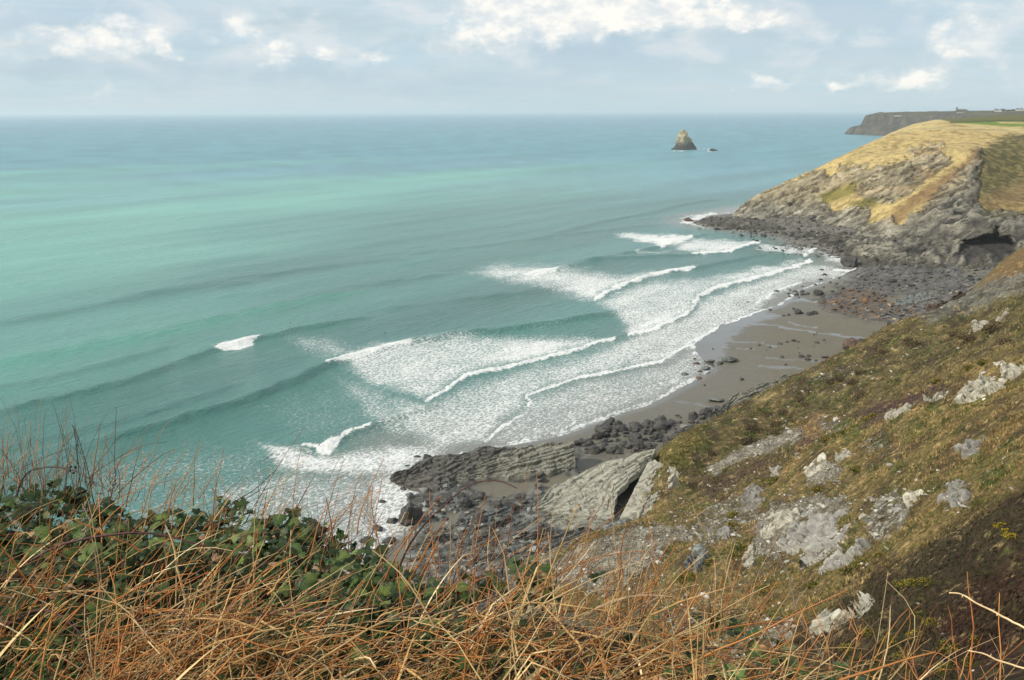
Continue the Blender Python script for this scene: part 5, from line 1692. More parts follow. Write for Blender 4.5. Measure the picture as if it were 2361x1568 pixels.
tv = np.stack([b0 - wv_, b0 + wv_, b0 + tipv], 2).reshape(-1, 3)
tcol = HILL['colr'][idx] * RNG.uniform(.65, 1.45, (n, 1))
grn = (RNG.random(n) < .14)[:, None]
tcol = np.where(grn, tcol * np.array([.62, .92, .60]), tcol)
och = ((RNG.random(n) < .25)[:, None]) & (HILL['dark'][idx] < .3)[:, None]
tcol = np.where(och, tcol * .5 + np.array([.23, .165, .072]), tcol)
tcol = np.repeat(tcol, nb * 3, 0)
n = 11000
idx = RNG.choice(np.where(okm & (HILL['dark'] < .5))[0], n, replace=False)
clump = sstep(-.1, .35, HILL['n2'][idx]) > RNG.random(n)
idx = idx[clump]
n = len(idx)
nb2 = 9
bx_ = np.stack([HILL['x'][idx], HILL['y'][idx], HILL['z'][idx]], 1)
kf = (.75 + hr[idx] / 260)[:, None]
aa = RNG.uniform(0, 6.28, (n, nb2))
hh = RNG.uniform(.28, .75, (n, nb2)) * kf
sp_ = RNG.uniform(.12, .55, (n, nb2)) * kf
tipv = np.stack([np.cos(aa) * sp_ - .12, np.sin(aa) * sp_ - .05, hh * .8], -1)
wv_ = np.stack([-np.sin(aa), np.cos(aa), 0 * aa], -1) * (.03 + .04 * RNG.random((n, nb2)))[..., None] * kf[..., None]
b0 = bx_[:, None] + np.stack([np.cos(aa) * .12, np.sin(aa) * .12, -.08 + 0 * aa], -1)
tv2 = np.stack([b0 - wv_, b0 + wv_, b0 + tipv], 2).reshape(-1, 3)
tc2 = np.array([(.38, .275, .120), (.30, .215, .088), (.20, .175, .055), (.44, .33, .16)])[RNG.integers(0, 4, n)] * RNG.uniform(.6, 1.2, (n, 1)) * (1 - .3 * HILL['low'][idx])[:, None]
tv = np.vstack([tv, tv2])
tcol = np.vstack([tcol, np.repeat(tc2, nb2 * 3, 0)])
obj('hillside_turf', make_mesh('hillside_turf', tv, np.arange(len(tv)).reshape(-1, 3), M_TUFT, False, tcol), kind='stuff', label='tufted brown and olive turf covering the slopes', category='grass')


def bush_mesh(seed, base, flower=None, n=620, nfl=0):
    r = np.random.default_rng(seed)
    d = r.normal(size=(n, 3))
    d[:, 2] = np.abs(d[:, 2]) * .9 - .1
    d /= np.linalg.norm(d, axis=1)[:, None]
    lob = 1 + .32 * fbm(d[:, 0] * 2.2 + seed, d[:, 1] * 2.2, d[:, 2] * 2.2, 3)
    rad_ = r.uniform(.45, 1.25, n) ** .7 * lob
    v_, f_ = tri_cloud(d * rad_[:, None] * np.array([1, 1, .72]), r.uniform(.07, .17, n), r)
    c_ = np.repeat(np.asarray(base)[None] * r.uniform(.5, 1.6, (n, 1)) * np.array([1, 1, 1]), 3, 0)
    cv_, cf_ = ICO[2]
    cv_ = cv_ * (.66 * np.array([1, 1, .7])) * (1 + .2 * fbm(cv_[:, 0] * 2 + seed, cv_[:, 1] * 2, cv_[:, 2] * 2, 2))[:, None]
    fol = make_mesh('bush_foliage', np.vstack([v_, cv_]), np.vstack([f_, cf_ + len(v_)]), M_BUSH, False, np.vstack([c_, np.tile(np.asarray(base) * .7, (len(cv_), 1))]))
    fl = None
    if nfl:
        d = r.normal(size=(nfl, 3))
        d[:, 2] = np.abs(d[:, 2]) + .2
        d /= np.linalg.norm(d, axis=1)[:, None]
        lob = 1 + .32 * fbm(d[:, 0] * 2.2 + seed, d[:, 1] * 2.2, d[:, 2] * 2.2, 3)
        keepf = fbm(d[:, 0] * 1.5 + 5, d[:, 1] * 1.5, d[:, 2] * 1.5 + seed, 2) > -.1
        d, lob = d[keepf], lob[keepf]
        v_, f_ = tri_cloud(d * (lob * 1.03)[:, None] * np.array([1, 1, .72]), r.uniform(.045, .085, len(d)), r)
        fl = make_mesh('bush_blossom', v_, f_, M_BUSH, False, np.tile(np.asarray(flower), (len(v_), 1)) * np.repeat(r.uniform(.6, 1.3, (len(d), 1)), 3, 0))
    return fol, fl


GORSE = [bush_mesh(200 + i, (.085, .085, .022), (.52, .36, .03), 620, 260) for i in range(3)]
GORSE_RICH = [bush_mesh(220 + i, (.11, .10, .02), (.62, .43, .03), 560, 700) for i in range(2)]
HEATH = [bush_mesh(240 + i, (.085, .064, .032), n=420) for i in range(4)]


def bush(px_, py_, w, kinds, name, label, group):
    q = on_hill(px_, py_)
    sz = w / FP * np.linalg.norm(q - np.array([0, 0, H])) / 2
    fol, fl = random.choice(kinds)
    t = thing(name, label, name.replace('_', ' '), q - np.array([0, 0, .1 * sz]), random.uniform(0, 6.28), group)
    t.scale = (sz * random.uniform(.9, 1.4), sz, sz * random.uniform(.6, .9))
    obj('foliage', fol, t)
    if fl is not None:
        obj('blossom', fl, t)
    return t


for k_, (a, b2, w) in enumerate([(2310, 1214, 26), (2323, 1226, 26), (2336, 1238, 28)]):
    bush(a, b2, w, GORSE_RICH, 'gorse_bush', ['top', 'middle', 'lowest'][k_] + ' of three bright yellow gorse bushes in the dark heather', 'bright gorse in the heather')
for a, b2, w in [(1960, 1318, 34), (1985, 1306, 30), (2008, 1293, 30), (2030, 1282, 26), (2080, 1350, 34), (2105, 1346, 34), (2138, 1342, 34)]:
    bush(a, b2, w, GORSE, 'gorse_bush', 'yellowish gorse bush along the edge of the dark heather', 'gorse along the heather edge')
for a, b2, w in [(1780, 1112, 26), (1792, 1104, 20), (1694, 1188, 30), (1690, 1215, 34), (1706, 1259, 34), (1700, 1280, 36), (1636, 1298, 24), (1577, 1337, 34), (1600, 1330, 34), (1768, 1364, 34), (1790, 1356, 34), (1877, 1352, 30), (1979, 1084, 30), (1890, 1130, 24)]:
    bush(a, b2, w, GORSE, 'gorse_bush', 'olive gorse bush with few flowers on the stony slope', 'gorse on the stony slope')
for a, b2, w in [(2150, 1438, 34), (2255, 1481, 34), (2120, 1470, 40), (2200, 1500, 44), (2060, 1480, 40), (2090, 1520, 44), (2180, 1545, 44), (2010, 1460, 36), (2240, 1530, 40), (1960, 1500, 40), (2130, 1420, 30)]:
    bush(a, b2, w, GORSE, 'gorse_bush', 'dark gorse bush low in the shaded heather corner', 'gorse in the shaded corner')
for a, b2, w in [(1928, 1006, 24), (1950, 998, 22), (1905, 1016, 24), (2018, 959, 24), (2000, 968, 20), (2060, 948, 20), (2235, 850, 26), (2270, 838, 26), (2160, 880, 22)]:
    bush(a, b2, w, GORSE, 'gorse_bush', 'low yellow-green gorse bush on the crest of the stony spur', 'gorse on the spur crest')
for a, b2, w in [(1971, 883, 30), (1937, 873, 26), (1988, 912, 26), (2044, 814, 26), (2096, 785, 24), (2113, 795, 30), (1847, 922, 24), (1776, 956, 26), (1808, 951, 30), (1737, 988, 30), (1793, 978, 30), (1725, 1017, 34), (1788, 997, 28), (1860, 935, 22), (1915, 880, 22), (2200, 770, 26), (2240, 780, 40), (2290, 760, 40), (2320, 790, 36), (1640, 1045, 22), (1985, 860, 24), (1600, 1120, 30), (1660, 1110, 30)]:
    bush(a, b2, w, HEATH, 'heather_bush', 'dark brown heather clump on the ' + ('upper' if b2 < 915 else 'lower') + ' part of the grassy brow', 'heather clumps on the brow')

# ================================================================== FAR BUILDINGS
M_WHITE = rock_material('white_render', (.62, .62, .60), (.78, .78, .76), bump=.05)
M_ROOF = rock_material('slate_roof', (.10, .11, .12), (.16, .17, .18), bump=.1)
M_STONE = rock_material('church_stone', (.095, .092, .085), (.150, .145, .130), bump=.2)
M_DARKGLASS = rock_material('dark_window', (.03, .035, .04), (.05, .055, .06), rough=.2, bump=.0)


def boxm(name, dims, mat, at=(0, 0, 0)):
    a, b_, c_ = dims[0] / 2, dims[1] / 2, dims[2]
    v_ = np.array([(sx * a, sy * b_, sz * c_) for sz in (0, 1) for sy in (-1, 1) for sx in (-1, 1)], float) + np.array(at)
    f_ = np.array([(0, 2, 3, 1), (4, 5, 7, 6), (0, 1, 5, 4), (2, 6, 7, 3), (0, 4, 6, 2), (1, 3, 7, 5)])
    return make_mesh(name, v_, f_, mat, False)


def gable(name, dims, mat, at=(0, 0, 0)):
    a, b_, c_ = dims[0] / 2, dims[1] / 2, dims[2]
    v_ = np.array([(-a, -b_, 0), (a, -b_, 0), (a, b_, 0), (-a, b_, 0), (-a, 0, c_), (a, 0, c_)]) + np.array(at)
    return make_mesh(name, v_, [np.array([(0, 1, 5, 4), (2, 3, 4, 5), (0, 3, 2, 1)]), np.array([(0, 4, 3), (1, 2, 5)])], mat, False)


def far_hit(px_, py_, lo=2650., hi=5300.):
    best, bd = None, 1e9
    for Yq in np.arange(lo, hi, 12.0):
        q = PY(px_, py_, Yq)
        i, j = int(round((q[0] - gx[0]) / 7.0)), int(round((q[1] - gy[0]) / 11.0))
        if not (0 <= i < FAR_Z.shape[0] and 0 <= j < FAR_Z.shape[1]):
            continue
        d_ = q[2] - FAR_Z[i, j]
        if d_ <= 0:
            return np.array([q[0], q[1], FAR_Z[i, j]])
        if d_ < bd:
            bd, best = d_, np.array([q[0], q[1], FAR_Z[i, j]])
    return best


def house(px_, py_, wp_, label, hp_=2.2, roof_p=1.8, rot=0.0, win=4, chim=2):
    q = far_hit(px_, py_)
    k_ = np.linalg.norm(q) / FP
    w_, h_, r_ = wp_ * k_, hp_ * k_, roof_p * k_
    t = thing('house', label, 'house', q - np.array([0, 0, 1.0]), -math.atan2(q[0], q[1]) + rot)
    obj('wall', boxm('house_wall', (w_, w_ * .5, h_ + 1), M_WHITE), t)
    rf = obj('roof', gable('house_roof', (w_ * 1.04, w_ * .56, r_), M_ROOF, (0, 0, h_ + 1.01)), t)
    for i in range(chim):
        obj('chimney', boxm('house_chimney', (w_ * .06, w_ * .06, r_ * .7), M_STONE, ((i - .5) * w_ * .86, 0, h_ + 1 + r_ * .75)), rf)
    for i in range(win):
        obj('window', boxm('house_window', (w_ * .08, .3, h_ * .32), M_DARKGLASS, ((i - (win - 1) / 2) * w_ / win * .9, -w_ * .25 - .02, 1 + h_ * .45)), t)
    return t


q = far_hit(2216, 255)
k_ = np.linalg.norm(q) / FP
ch = thing('church', 'grey stone church with a square tower on the far skyline', 'church', q - np.array([0, 0, 1.0]), -math.atan2(q[0], q[1]))
nl, tw = 17.5 * k_, 3.2 * k_
obj('nave', boxm('church_nave', (nl, 5 * k_, 2.2 * k_ + 1), M_STONE, (1.5 * k_, 0, 0)), ch)
obj('roof', gable('church_roof', (nl * 1.01, 5.3 * k_, 1.5 * k_), M_ROOF, (1.5 * k_, 0, 2.2 * k_ + 1.02)), ch)
twr = obj('tower', boxm('church_tower', (tw, tw, 7.0 * k_ + 1), M_STONE, (-nl / 2 + .4 * k_, 0, 0)), ch)
for i in range(4):
    obj('battlement', boxm('church_battlement', (tw * .26, tw * .26, .7 * k_), M_STONE, (-nl / 2 + .4 * k_ + (-.36 + .72 * (i % 2)) * tw, (-.36 + .72 * (i // 2)) * tw, 7.0 * k_ + 1.01)), twr)
obj('chancel', boxm('church_chancel', (3.5 * k_, 4 * k_, 1.8 * k_ + 1), M_STONE, (1.5 * k_ + nl / 2 + 1.76 * k_, 0, 0)), ch)
for i in range(4):
    obj('window', boxm('church_window', (.5 * k_, .3, 1.0 * k_), M_DARKGLASS, (-nl * .28 + i * nl * .22, -2.5 * k_ - .05, 1 + .7 * k_)), ch)
house(2216, 260.5, 16, 'long low white building below the church', 1.1, 1.0, .1, 5, 2)
house(2301, 257, 13, 'white house at the skyline left of dark trees', 2.2, 1.8)
house(2350, 255.5, 13, 'white house at the skyline at the right edge', 2.2, 2.0, .2)
house(2071, 269.5, 15, 'low white buildings on the slope of the far headland', .9, .6, -.1, 4, 0)
M_FARTREE = leaf_material('far_tree_foliage', .9, spec=.1)
for i, (px_, py_, w, hq, lab) in enumerate([(2312, 256, 11, 4.6, 'dark rounded tree right of the white skyline house'), (2325, 256, 9, 2.6, 'low dark tree midway between the skyline houses'), (2336, 256, 10, 3.0, 'dark tree left of the rightmost skyline house'), (2297, 255.5, 6, 4.0, 'small dark tree behind the white skyline house')]):
    q = far_hit(px_, py_)
    k_ = np.linalg.norm(q) / FP
    t = thing('tree', lab, 'tree', q - np.array([0, 0, .5]))
    r = np.random.default_rng(300 + i)
    n = 500
    d = r.normal(size=(n, 3))
    d /= np.linalg.norm(d, axis=1)[:, None]
    lob = 1 + .3 * fbm(d[:, 0] * 2 + i * 9, d[:, 1] * 2, d[:, 2] * 2, 3)
    v_, f_ = tri_cloud(d * (r.uniform(.3, 1, n) ** .5 * lob)[:, None] * np.array([w * .5, w * .4, hq * .42]) * k_ + np.array([0, 0, hq * .58 * k_]), r.uniform(.3, .6, n) * k_, r)
    obj('crown', make_mesh('tree_crown', v_, f_, M_FARTREE, False, np.tile([.040, .048, .030], (len(v_), 1)) * np.repeat(r.uniform(.6, 1.4, (n, 1)), 3, 0)), t)
    tv_ = np.array([(math.cos(a) * rr_, math.sin(a) * rr_, zz_) for zz_, rr_ in ((0, .35 * k_), (hq * .5 * k_, .18 * k_)) for a in np.linspace(0, 6.283, 7)[:6]])
    tf_ = np.array([(j, (j + 1) % 6, 6 + (j + 1) % 6, 6 + j) for j in range(6)])
    obj('trunk', make_mesh('tree_trunk', tv_, tf_, M_STONE), t)


# ================================================================== PEOPLE AND DOG
def plain(name, c, rough=.8):
    m, nt, b = new_mat(name)
    g = nt.node('ShaderNodeNewGeometry').outputs['Position']
    n = nt.noise(g, 6.0, 4, .6)
    vm = nt.node('ShaderNodeVectorMath', operation='SCALE')
    vm.inputs[0].default_value = c
    nt.link(nt.mapr(n, .3, .7, .8, 1.2, False), vm.inputs['Scale'])
    nt.link(vm.outputs[0], b.inputs['Base Color'])
    b.inputs['Roughness'].default_value = rough
    return m


def skin_body(name, joints, edges, radii, mat, root=0):
    me = bpy.data.meshes.new(name)
    me.from_pydata([tuple(j) for j in joints], edges, [])
    o = bpy.data.objects.new(name, me)
    COL.objects.link(o)
    md = o.modifiers.new('skin', 'SKIN')
    for i, r_ in enumerate(radii):
        me.skin_vertices[0].data[i].radius = r_ if isinstance(r_, tuple) else (r_, r_)
    me.skin_vertices[0].data[root].use_root = True
    sb = o.modifiers.new('sub', 'SUBSURF')
    sb.levels = 2
    sb.render_levels = 2
    dg = bpy.context.evaluated_depsgraph_get()
    me2 = bpy.data.meshes.new_from_object(o.evaluated_get(dg))
    bpy.data.objects.remove(o)
    me2.materials.clear()
    me2.materials.append(mat)
    for p_ in me2.polygons:
        p_.use_smooth = True
    return me2


M_COAT = plain('dark_clothes', (.022, .022, .026))
M_WET = plain('wetsuit', (.016, .017, .020), .5)
M_SKIN = plain('skin', (.42, .27, .19))
M_HAIR = plain('hair', (.05, .035, .025))
M_DOG = plain('dog_fur', (.020, .018, .016))
M_BOARD = plain('surfboard', (.72, .73, .72), .35)


def head_parts(parent, c, r=.105):
    v_, f_ = ICO[3]
    v_ = v_ * np.array([.86, .98, 1.18]) * r
    v_[:, 1] += np.where((np.abs(v_[:, 0]) < r * .25) & (np.abs(v_[:, 2]) < r * .3) & (v_[:, 1] > 0), r * .14, 0)
    obj('head', make_mesh('head', v_ + c, f_, M_SKIN), parent)
    hv, hf = ICO[3]
    hv = hv * np.array([.92, 1.04, 1.22]) * r
    cutz = (hv[:, 2] > -r * .1 + .9 * hv[:, 1]) | (hv[:, 1] < -.02)
    hf = hf[np.all(cutz[hf], axis=1)]
    obj('hair', make_mesh('hair', hv + c, hf, M_HAIR), parent)


q = on_beach(1883, 772)
walker = thing('person', 'person in dark clothes standing on the open sand with a dog', 'person', q, 1.2)
J = [(0, 0, .95), (0, .01, 1.15), (0, 0, 1.40), (0, .02, 1.52), (.19, 0, 1.40), (.25, .03, 1.12), (.24, .10, .88), (-.19, 0, 1.40), (-.25, .02, 1.12), (-.23, .12, .90),
     (.09, 0, .90), (.10, .05, .50), (.10, .02, .08), (.11, .17, .04), (-.09, 0, .90), (-.10, -.03, .50), (-.11, -.12, .08), (-.12, .02, .04)]
E = [(0, 1), (1, 2), (2, 3), (2, 4), (4, 5), (5, 6), (2, 7), (7, 8), (8, 9), (0, 10), (10, 11), (11, 12), (12, 13), (0, 14), (14, 15), (15, 16), (16, 17)]
R_ = [.15, .145, .15, .06, .075, .055, .04, .075, .055, .04, .10, .07, .05, .04, .10, .07, .05, .04]
obj('body', skin_body('person_body', J, E, R_, M_COAT), walker)
head_parts(walker, np.array([0, .03, 1.66]))
q = on_beach(1877, 774)
dog = thing('dog', 'black dog standing beside the person on the sand', 'dog', q, 2.0)
J = [(0, -.25, .52), (0, 0, .54), (0, .25, .55), (0, .40, .72), (0, .50, .80), (0, .64, .76), (0, -.36, .60), (0, -.55, .70),
     (.09, .25, .40), (.09, .27, .22), (.09, .24, .03), (-.09, .25, .40), (-.09, .20, .22), (-.09, .23, .03), (.09, -.26, .42), (.10, -.18, .28), (.10, -.30, .20), (.10, -.27, .03), (-.09, -.26, .42), (-.10, -.22, .28), (-.10, -.36, .20), (-.10, -.34, .03)]
E = [(0, 1), (1, 2), (2, 3), (3, 4), (4, 5), (0, 6), (6, 7), (2, 8), (8, 9), (9, 10), (2, 11), (11, 12), (12, 13), (0, 14), (14, 15), (15, 16), (16, 17), (0, 18), (18, 19), (19, 20), (20, 21)]
R_ = [.14, .14, .17, .10, .10, .05, .05, .02, .07, .04, .03, .07, .04, .03, .09, .06, .035, .03, .09, .06, .035, .03]
obj('body', skin_body('dog_body', J, E, R_, M_DOG), dog)


def surfer(px_, py_, lying, label, blabel, rz):
    q = P(px_, py_, 0)
    q[2] = .25
    u_ = np.linspace(-1, 1, 15)
    bw_ = .27 * np.sqrt(np.clip(1 - u_ ** 2, 0, 1)) ** .8
    bv = np.array([(s_ * w_, y_ * 1.1, z_ + .12 * max(y_, 0) ** 3) for y_, w_ in zip(u_, bw_) for s_, z_ in ((-1, 0), (1, 0), (1, .06), (-1, .06))])
    bf = np.array([(i * 4 + j, i * 4 + (j + 1) % 4, i * 4 + 4 + (j + 1) % 4, i * 4 + 4 + j) for i in range(14) for j in range(4)])
    bo = obj('surfboard', make_mesh('surfboard', bv, bf, M_BOARD))
    bo.location = q
    bo.rotation_euler = (0, 0, rz)
    tag(bo, blabel, 'surfboard')
    t = thing('person', label, 'person', q + np.array([0, 0, .06]), rz)
    if lying:
        J = [(0, -.25, .12), (0, .05, .13), (0, .32, .17), (0, .45, .24), (.20, .32, .17), (.36, .50, .08), (.38, .72, -.05), (-.20, .32, .17), (-.36, .30, .05), (-.38, .05, -.06), (.09, -.3, .11), (.10, -.7, .09), (.10, -1.05, .10), (-.09, -.3, .11), (-.10, -.7, .09), (-.10, -1.05, .10)]
        E = [(0, 1), (1, 2), (2, 3), (2, 4), (4, 5), (5, 6), (2, 7), (7, 8), (8, 9), (0, 10), (10, 11), (11, 12), (0, 13), (13, 14), (14, 15)]
        R_ = [.14, .14, .14, .06, .07, .05, .04, .07, .05, .04, .09, .07, .04, .09, .07, .04]
        hc = np.array([0, .56, .32])
    else:
        J = [(0, -.1, .12), (0, -.06, .35), (0, -.04, .60), (0, -.02, .71), (.18, -.04, .58), (.24, .06, .32), (.18, .26, .20), (-.18, -.04, .58), (-.24, .06, .32), (-.18, .26, .20), (.12, .02, .10), (.32, .34, .02), (.33, .30, -.35), (-.12, .02, .10), (-.32, .34, .02), (-.33, .30, -.35)]
        E = [(0, 1), (1, 2), (2, 3), (2, 4), (4, 5), (5, 6), (2, 7), (7, 8), (8, 9), (0, 10), (10, 11), (11, 12), (0, 13), (13, 14), (14, 15)]
        R_ = [.15, .14, .15, .06, .07, .05, .04, .07, .05, .04, .10, .07, .05, .10, .07, .05]
        hc = np.array([0, 0, .86])
    obj('body', skin_body('surfer_body', J, E, R_, M_WET), t)
    head_parts(t, hc)


surfer(669, 749, False, 'surfer in a black wetsuit sitting in the water beyond the left breaker', 'white surfboard under the sitting surfer', .8)
surfer(887, 769, True, 'surfer in a black wetsuit lying on a board behind the foam', 'white surfboard under the lying surfer', -1.2)

# ================================================================== FOREGROUND BANK
EDGE_X = [-6, -2.9, -2.3, -1.45, -.87, -.56, -.13, .33, .75, .97, 1.5, 2.0, 3.0]
EDGE_Y = [4.6, 4.3, 4.15, 3.95, 3.85, 3.55, 3.36, 3.15, 2.9, 2.7, 2.2, 1.7, 1.0]


def edge(x_):
    return np.interp(x_, EDGE_X, EDGE_Y)


def soil(x_, y_):
    e = y_ - edge(x_)
    return H - 1.88 + .05 * fbm(x_ * 1.4, y_ * 1.4, 3, 3) - np.where(e > .16, 1.25 * (e - .16) ** 1.15 * np.sign(e - .16), 0).clip(0, 99)


gxx, gyy = np.meshgrid(np.linspace(-5, 4, 150), np.linspace(.3, 9, 150), indexing='ij')
sxv, syv = gxx.ravel(), gyy.ravel()
with np.errstate(invalid='ignore'):
    szv = np.nan_to_num(soil(sxv, syv), nan=H - 1.88)
bank_c = lerp(np.array([.045, .032, .018]), np.array([.030, .036, .012]), sstep(-.3, .3, fbm(sxv * 3, syv * 3, 1, 3)))
obj('clifftop_bank', make_mesh('clifftop_bank', np.stack([sxv, syv, szv], 1), grid_faces(150, 150), ground_material('bank_soil', scale=8, bump=.6, dist=.03, var=.6), True, bank_c), kind='structure')


def soil_s(x_, y_):
    with np.errstate(invalid='ignore'):
        return np.nan_to_num(soil(np.asarray(x_, float), np.asarray(y_, float)), nan=H - 1.88)


M_STEM = leaf_material('dry_stems', .75, spec=.2)
M_IVY = leaf_material('ivy_leaf', .52, spec=.28)
M_BLADE = leaf_material('green_grass', .55, spec=.3)
M_CANE = leaf_material('bramble_cane', .6, spec=.3)


def tubes(pts, rad_, sides=4):
    """pts (n,k,3), rad (n,k)"""
    n, k_ = pts.shape[:2]
    tan = np.gradient(pts, axis=1)
    tan /= np.linalg.norm(tan, axis=2)[..., None] + 1e-9
    ref = np.array([.31, .72, .62])
    a = np.cross(tan, ref)
    a /= np.linalg.norm(a, axis=2)[..., None] + 1e-9
    b_ = np.cross(tan, a)
    th = np.arange(sides) * 2 * math.pi / sides
    v_ = pts[:, :, None] + rad_[:, :, None, None] * (a[:, :, None] * np.cos(th)[None, None, :, None] + b_[:, :, None] * np.sin(th)[None, None, :, None])
    base = (np.arange(n) * k_ * sides)[:, None, None]
    j = (np.arange(k_ - 1) * sides)[None, :, None]
    i = np.arange(sides)[None, None]
    i2 = (i + 1) % sides
    f_ = np.stack([base + j + i, base + j + i2, base + j + sides + i2, base + j + sides + i], -1).reshape(-1, 4)
    return v_.reshape(-1, 3), f_, k_ * sides


def stem_field(n, xr, yfun, length, lean, leansd, rad0, droop, seed, zoff=(0, .15), curl=.3, K=7):
    r = np.random.default_rng(seed)
    x_ = r.uniform(xr[0], xr[1], n)
    y_ = yfun(x_, r)
    z_ = soil_s(x_, y_) + r.uniform(*zoff, n)
    az_ = r.normal(0, 1.1, n)                       # heading, 0 = to the right
    tilt = np.clip(r.normal(lean, leansd, n), 0.02, 1.5)
    L_ = r.uniform(*length, n)
    t = np.linspace(0, 1, K)[None]
    ang = tilt[:, None] + droop * r.uniform(.2, 1.4, n)[:, None] * t ** 1.5
    hd_ = az_[:, None] + curl * r.normal(size=(n, 1)) * t
    st_ = np.stack([np.sin(ang) * np.cos(hd_), np.sin(ang) * np.sin(hd_), np.cos(ang)], -1) * (L_ / (K - 1))[:, None, None]
    pts = np.stack([x_, y_, z_], 1)[:, None] + np.concatenate([np.zeros((n, 1, 3)), np.cumsum(st_[:, 1:], 1)], 1)
    pts = pts + r.normal(size=pts.shape) * .0022
    rd = (np.clip(r.lognormal(-.08, .38, n), .4, 2.0) * rad0)[:, None] * (1 - .62 * t)
    return pts, rd, r


def palette(n, r, cols, w):
    i = r.choice(len(cols), n, p=np.array(w) / sum(w))
    return np.array(cols)[i] * r.uniform(.7, 1.3, (n, 1))


STRAW = [(.45, .195, .062), (.49, .315, .130), (.55, .405, .205), (.25, .135, .070), (.38, .145, .042), (.14, .095, .070)]
allv, allf, allc, base_i = [], [], [], 0


def add_field(n, cols, w, sides=4, **kw):
    global base_i
    pts, rd, r = stem_field(n, **kw)
    v_, f_, per = tubes(pts, rd, sides)
    c_ = np.repeat(palette(n, r, cols, w), per, 0)
    allv.append(v_)
    allf.append(f_ + base_i)
    allc.append(c_)
    base_i += len(v_)


def yuni(a, b_):
    return lambda x_, r: edge(x_) + r.uniform(a, b_, len(x_))


def ylow(a, b_):
    # sparse over the ivy at the left, dense towards the viewer and to the right
    def f(x_, r):
        u_ = r.random(len(x_))
        pw = np.where(x_ < -.3, 1.9, 1.0)
        return edge(x_) + a + (b_ - a) * u_ ** pw
    return f


def ymat(x_, r):
    top = np.interp(x_, [-1.35, -.6, -.2, .75], [-.95, -.7, -.34, -.30])
    return edge(x_) + r.uniform(-1.5, top)


# upright dry stems, leaning to the right
add_field(720, STRAW, [5, 4, 2, 2, 4, 1], xr=(-2.9, .55), yfun=ylow(-1.9, .15), length=(.22, .55), lean=.45, leansd=.28, rad0=.0028, droop=.35, seed=1)
add_field(430, STRAW, [5, 5, 3, 2, 3, 1], xr=(-2.7, .8), yfun=ylow(-1.9, -.35), length=(.20, .50), lean=.95, leansd=.3, rad0=.0028, droop=.5, seed=2, zoff=(.08, .30))
# matted straw in the middle
add_field(1450, STRAW, [4, 6, 5, 2, 3, 1], xr=(-1.35, .75), yfun=ymat, length=(.18, .5), lean=1.25, leansd=.22, rad0=.0025, droop=.35, seed=3, zoff=(.10, .36))
add_field(480, STRAW, [5, 5, 3, 2, 3, 1], xr=(-2.8, -1.0), yfun=yuni(-1.9, -.95), length=(.18, .5), lean=1.1, leansd=.3, rad0=.0027, droop=.4, seed=4, zoff=(.08, .32))
# thin stems sticking out over the edge
add_field(300, STRAW, [5, 3, 1, 3, 4, 2], xr=(-2.9, 1.6), yfun=yuni(-.25, .35), length=(.12, .36), lean=.5, leansd=.35, rad0=.0018, droop=.4, seed=5, zoff=(.1, .3))
add_field(430, STRAW, [5, 4, 2, 3, 3, 2], xr=(.0, 1.7), yfun=yuni(-1.1, .2), length=(.22, .55), lean=.75, leansd=.45, rad0=.0023, droop=.9, seed=6, zoff=(.0, .2), curl=1.1)
add_field(170, STRAW, [3, 1, 0, 4, 3, 6], sides=3, xr=(-2.7, -1.75), yfun=yuni(-.15, .3), length=(.2, .46), lean=.35, leansd=.3, rad0=.0016, droop=.4, seed=8, zoff=(.12, .3), curl=.8)
# fine dead twiglets
add_field(600, STRAW, [3, 2, 0, 4, 3, 5], sides=3, xr=(-2.9, 1.5), yfun=yuni(-1.7, .2), length=(.08, .22), lean=.8, leansd=.5, rad0=.0010, droop=.6, seed=7, zoff=(.15, .42), curl=1.2)
gv, gf, gc = np.vstack(allv), np.vstack(allf), np.vstack(allc)
obj('dry_grass', make_mesh('dry_grass', gv, gf, M_STEM, True, gc), kind='stuff', label='tangle of dry orange and straw stems covering the bank', category='grass')

# green blades among the straw
r = np.random.default_rng(9)
n, K = 520, 7
cl = np.array([(-.95, -1.15), (-.35, -1.1), (-.75, -.75), (.0, -1.2), (-1.6, -1.3), (.35, -1.0), (-.2, -.7)])
ci = r.integers(0, len(cl), n)
x_ = cl[ci, 0] + r.normal(0, .16, n)
y_ = edge(x_) + cl[ci, 1] + r.normal(0, .12, n)
z_ = soil_s(x_, y_) + .05
az_, tl = r.normal(.2, .9, n), r.uniform(.3, 1.0, n)
t = np.linspace(0, 1, K)[None]
ang = tl[:, None] + .9 * r.uniform(.2, 1.2, (n, 1)) * t
L_ = r.uniform(.25, .5, n)
st_ = np.stack([np.sin(ang) * np.cos(az_)[:, None], np.sin(ang) * np.sin(az_)[:, None], np.cos(ang)], -1) * (L_ / (K - 1))[:, None, None]
pts = np.stack([x_, y_, z_], 1)[:, None] + np.concatenate([np.zeros((n, 1, 3)), np.cumsum(st_[:, 1:], 1)], 1)
sd2 = np.stack([-np.sin(az_), np.cos(az_), 0 * az_], 1)[:, None] * (r.uniform(.0022, .0052, n)[:, None] * (1 - t ** 2.2 * .95))[..., None]
fold = np.array([0, 0, .0015])
v_ = np.stack([pts - sd2, pts + fold * 0, pts + sd2], 2)
v_[:, :, 1, 2] -= .0016
base = (np.arange(n) * K * 3)[:, None, None]
j = (np.arange(K - 1) * 3)[None, :, None]
i = np.arange(2)[None, None]
f_ = np.stack([base + j + i, base + j + i + 1, base + j + 3 + i + 1, base + j + 3 + i], -1).reshape(-1, 4)
gcol = np.repeat(palette(n, r, [(.085, .16, .03), (.12, .20, .04), (.18, .22, .07), (.30, .30, .12)], [4, 4, 2, 1]), K * 3, 0)
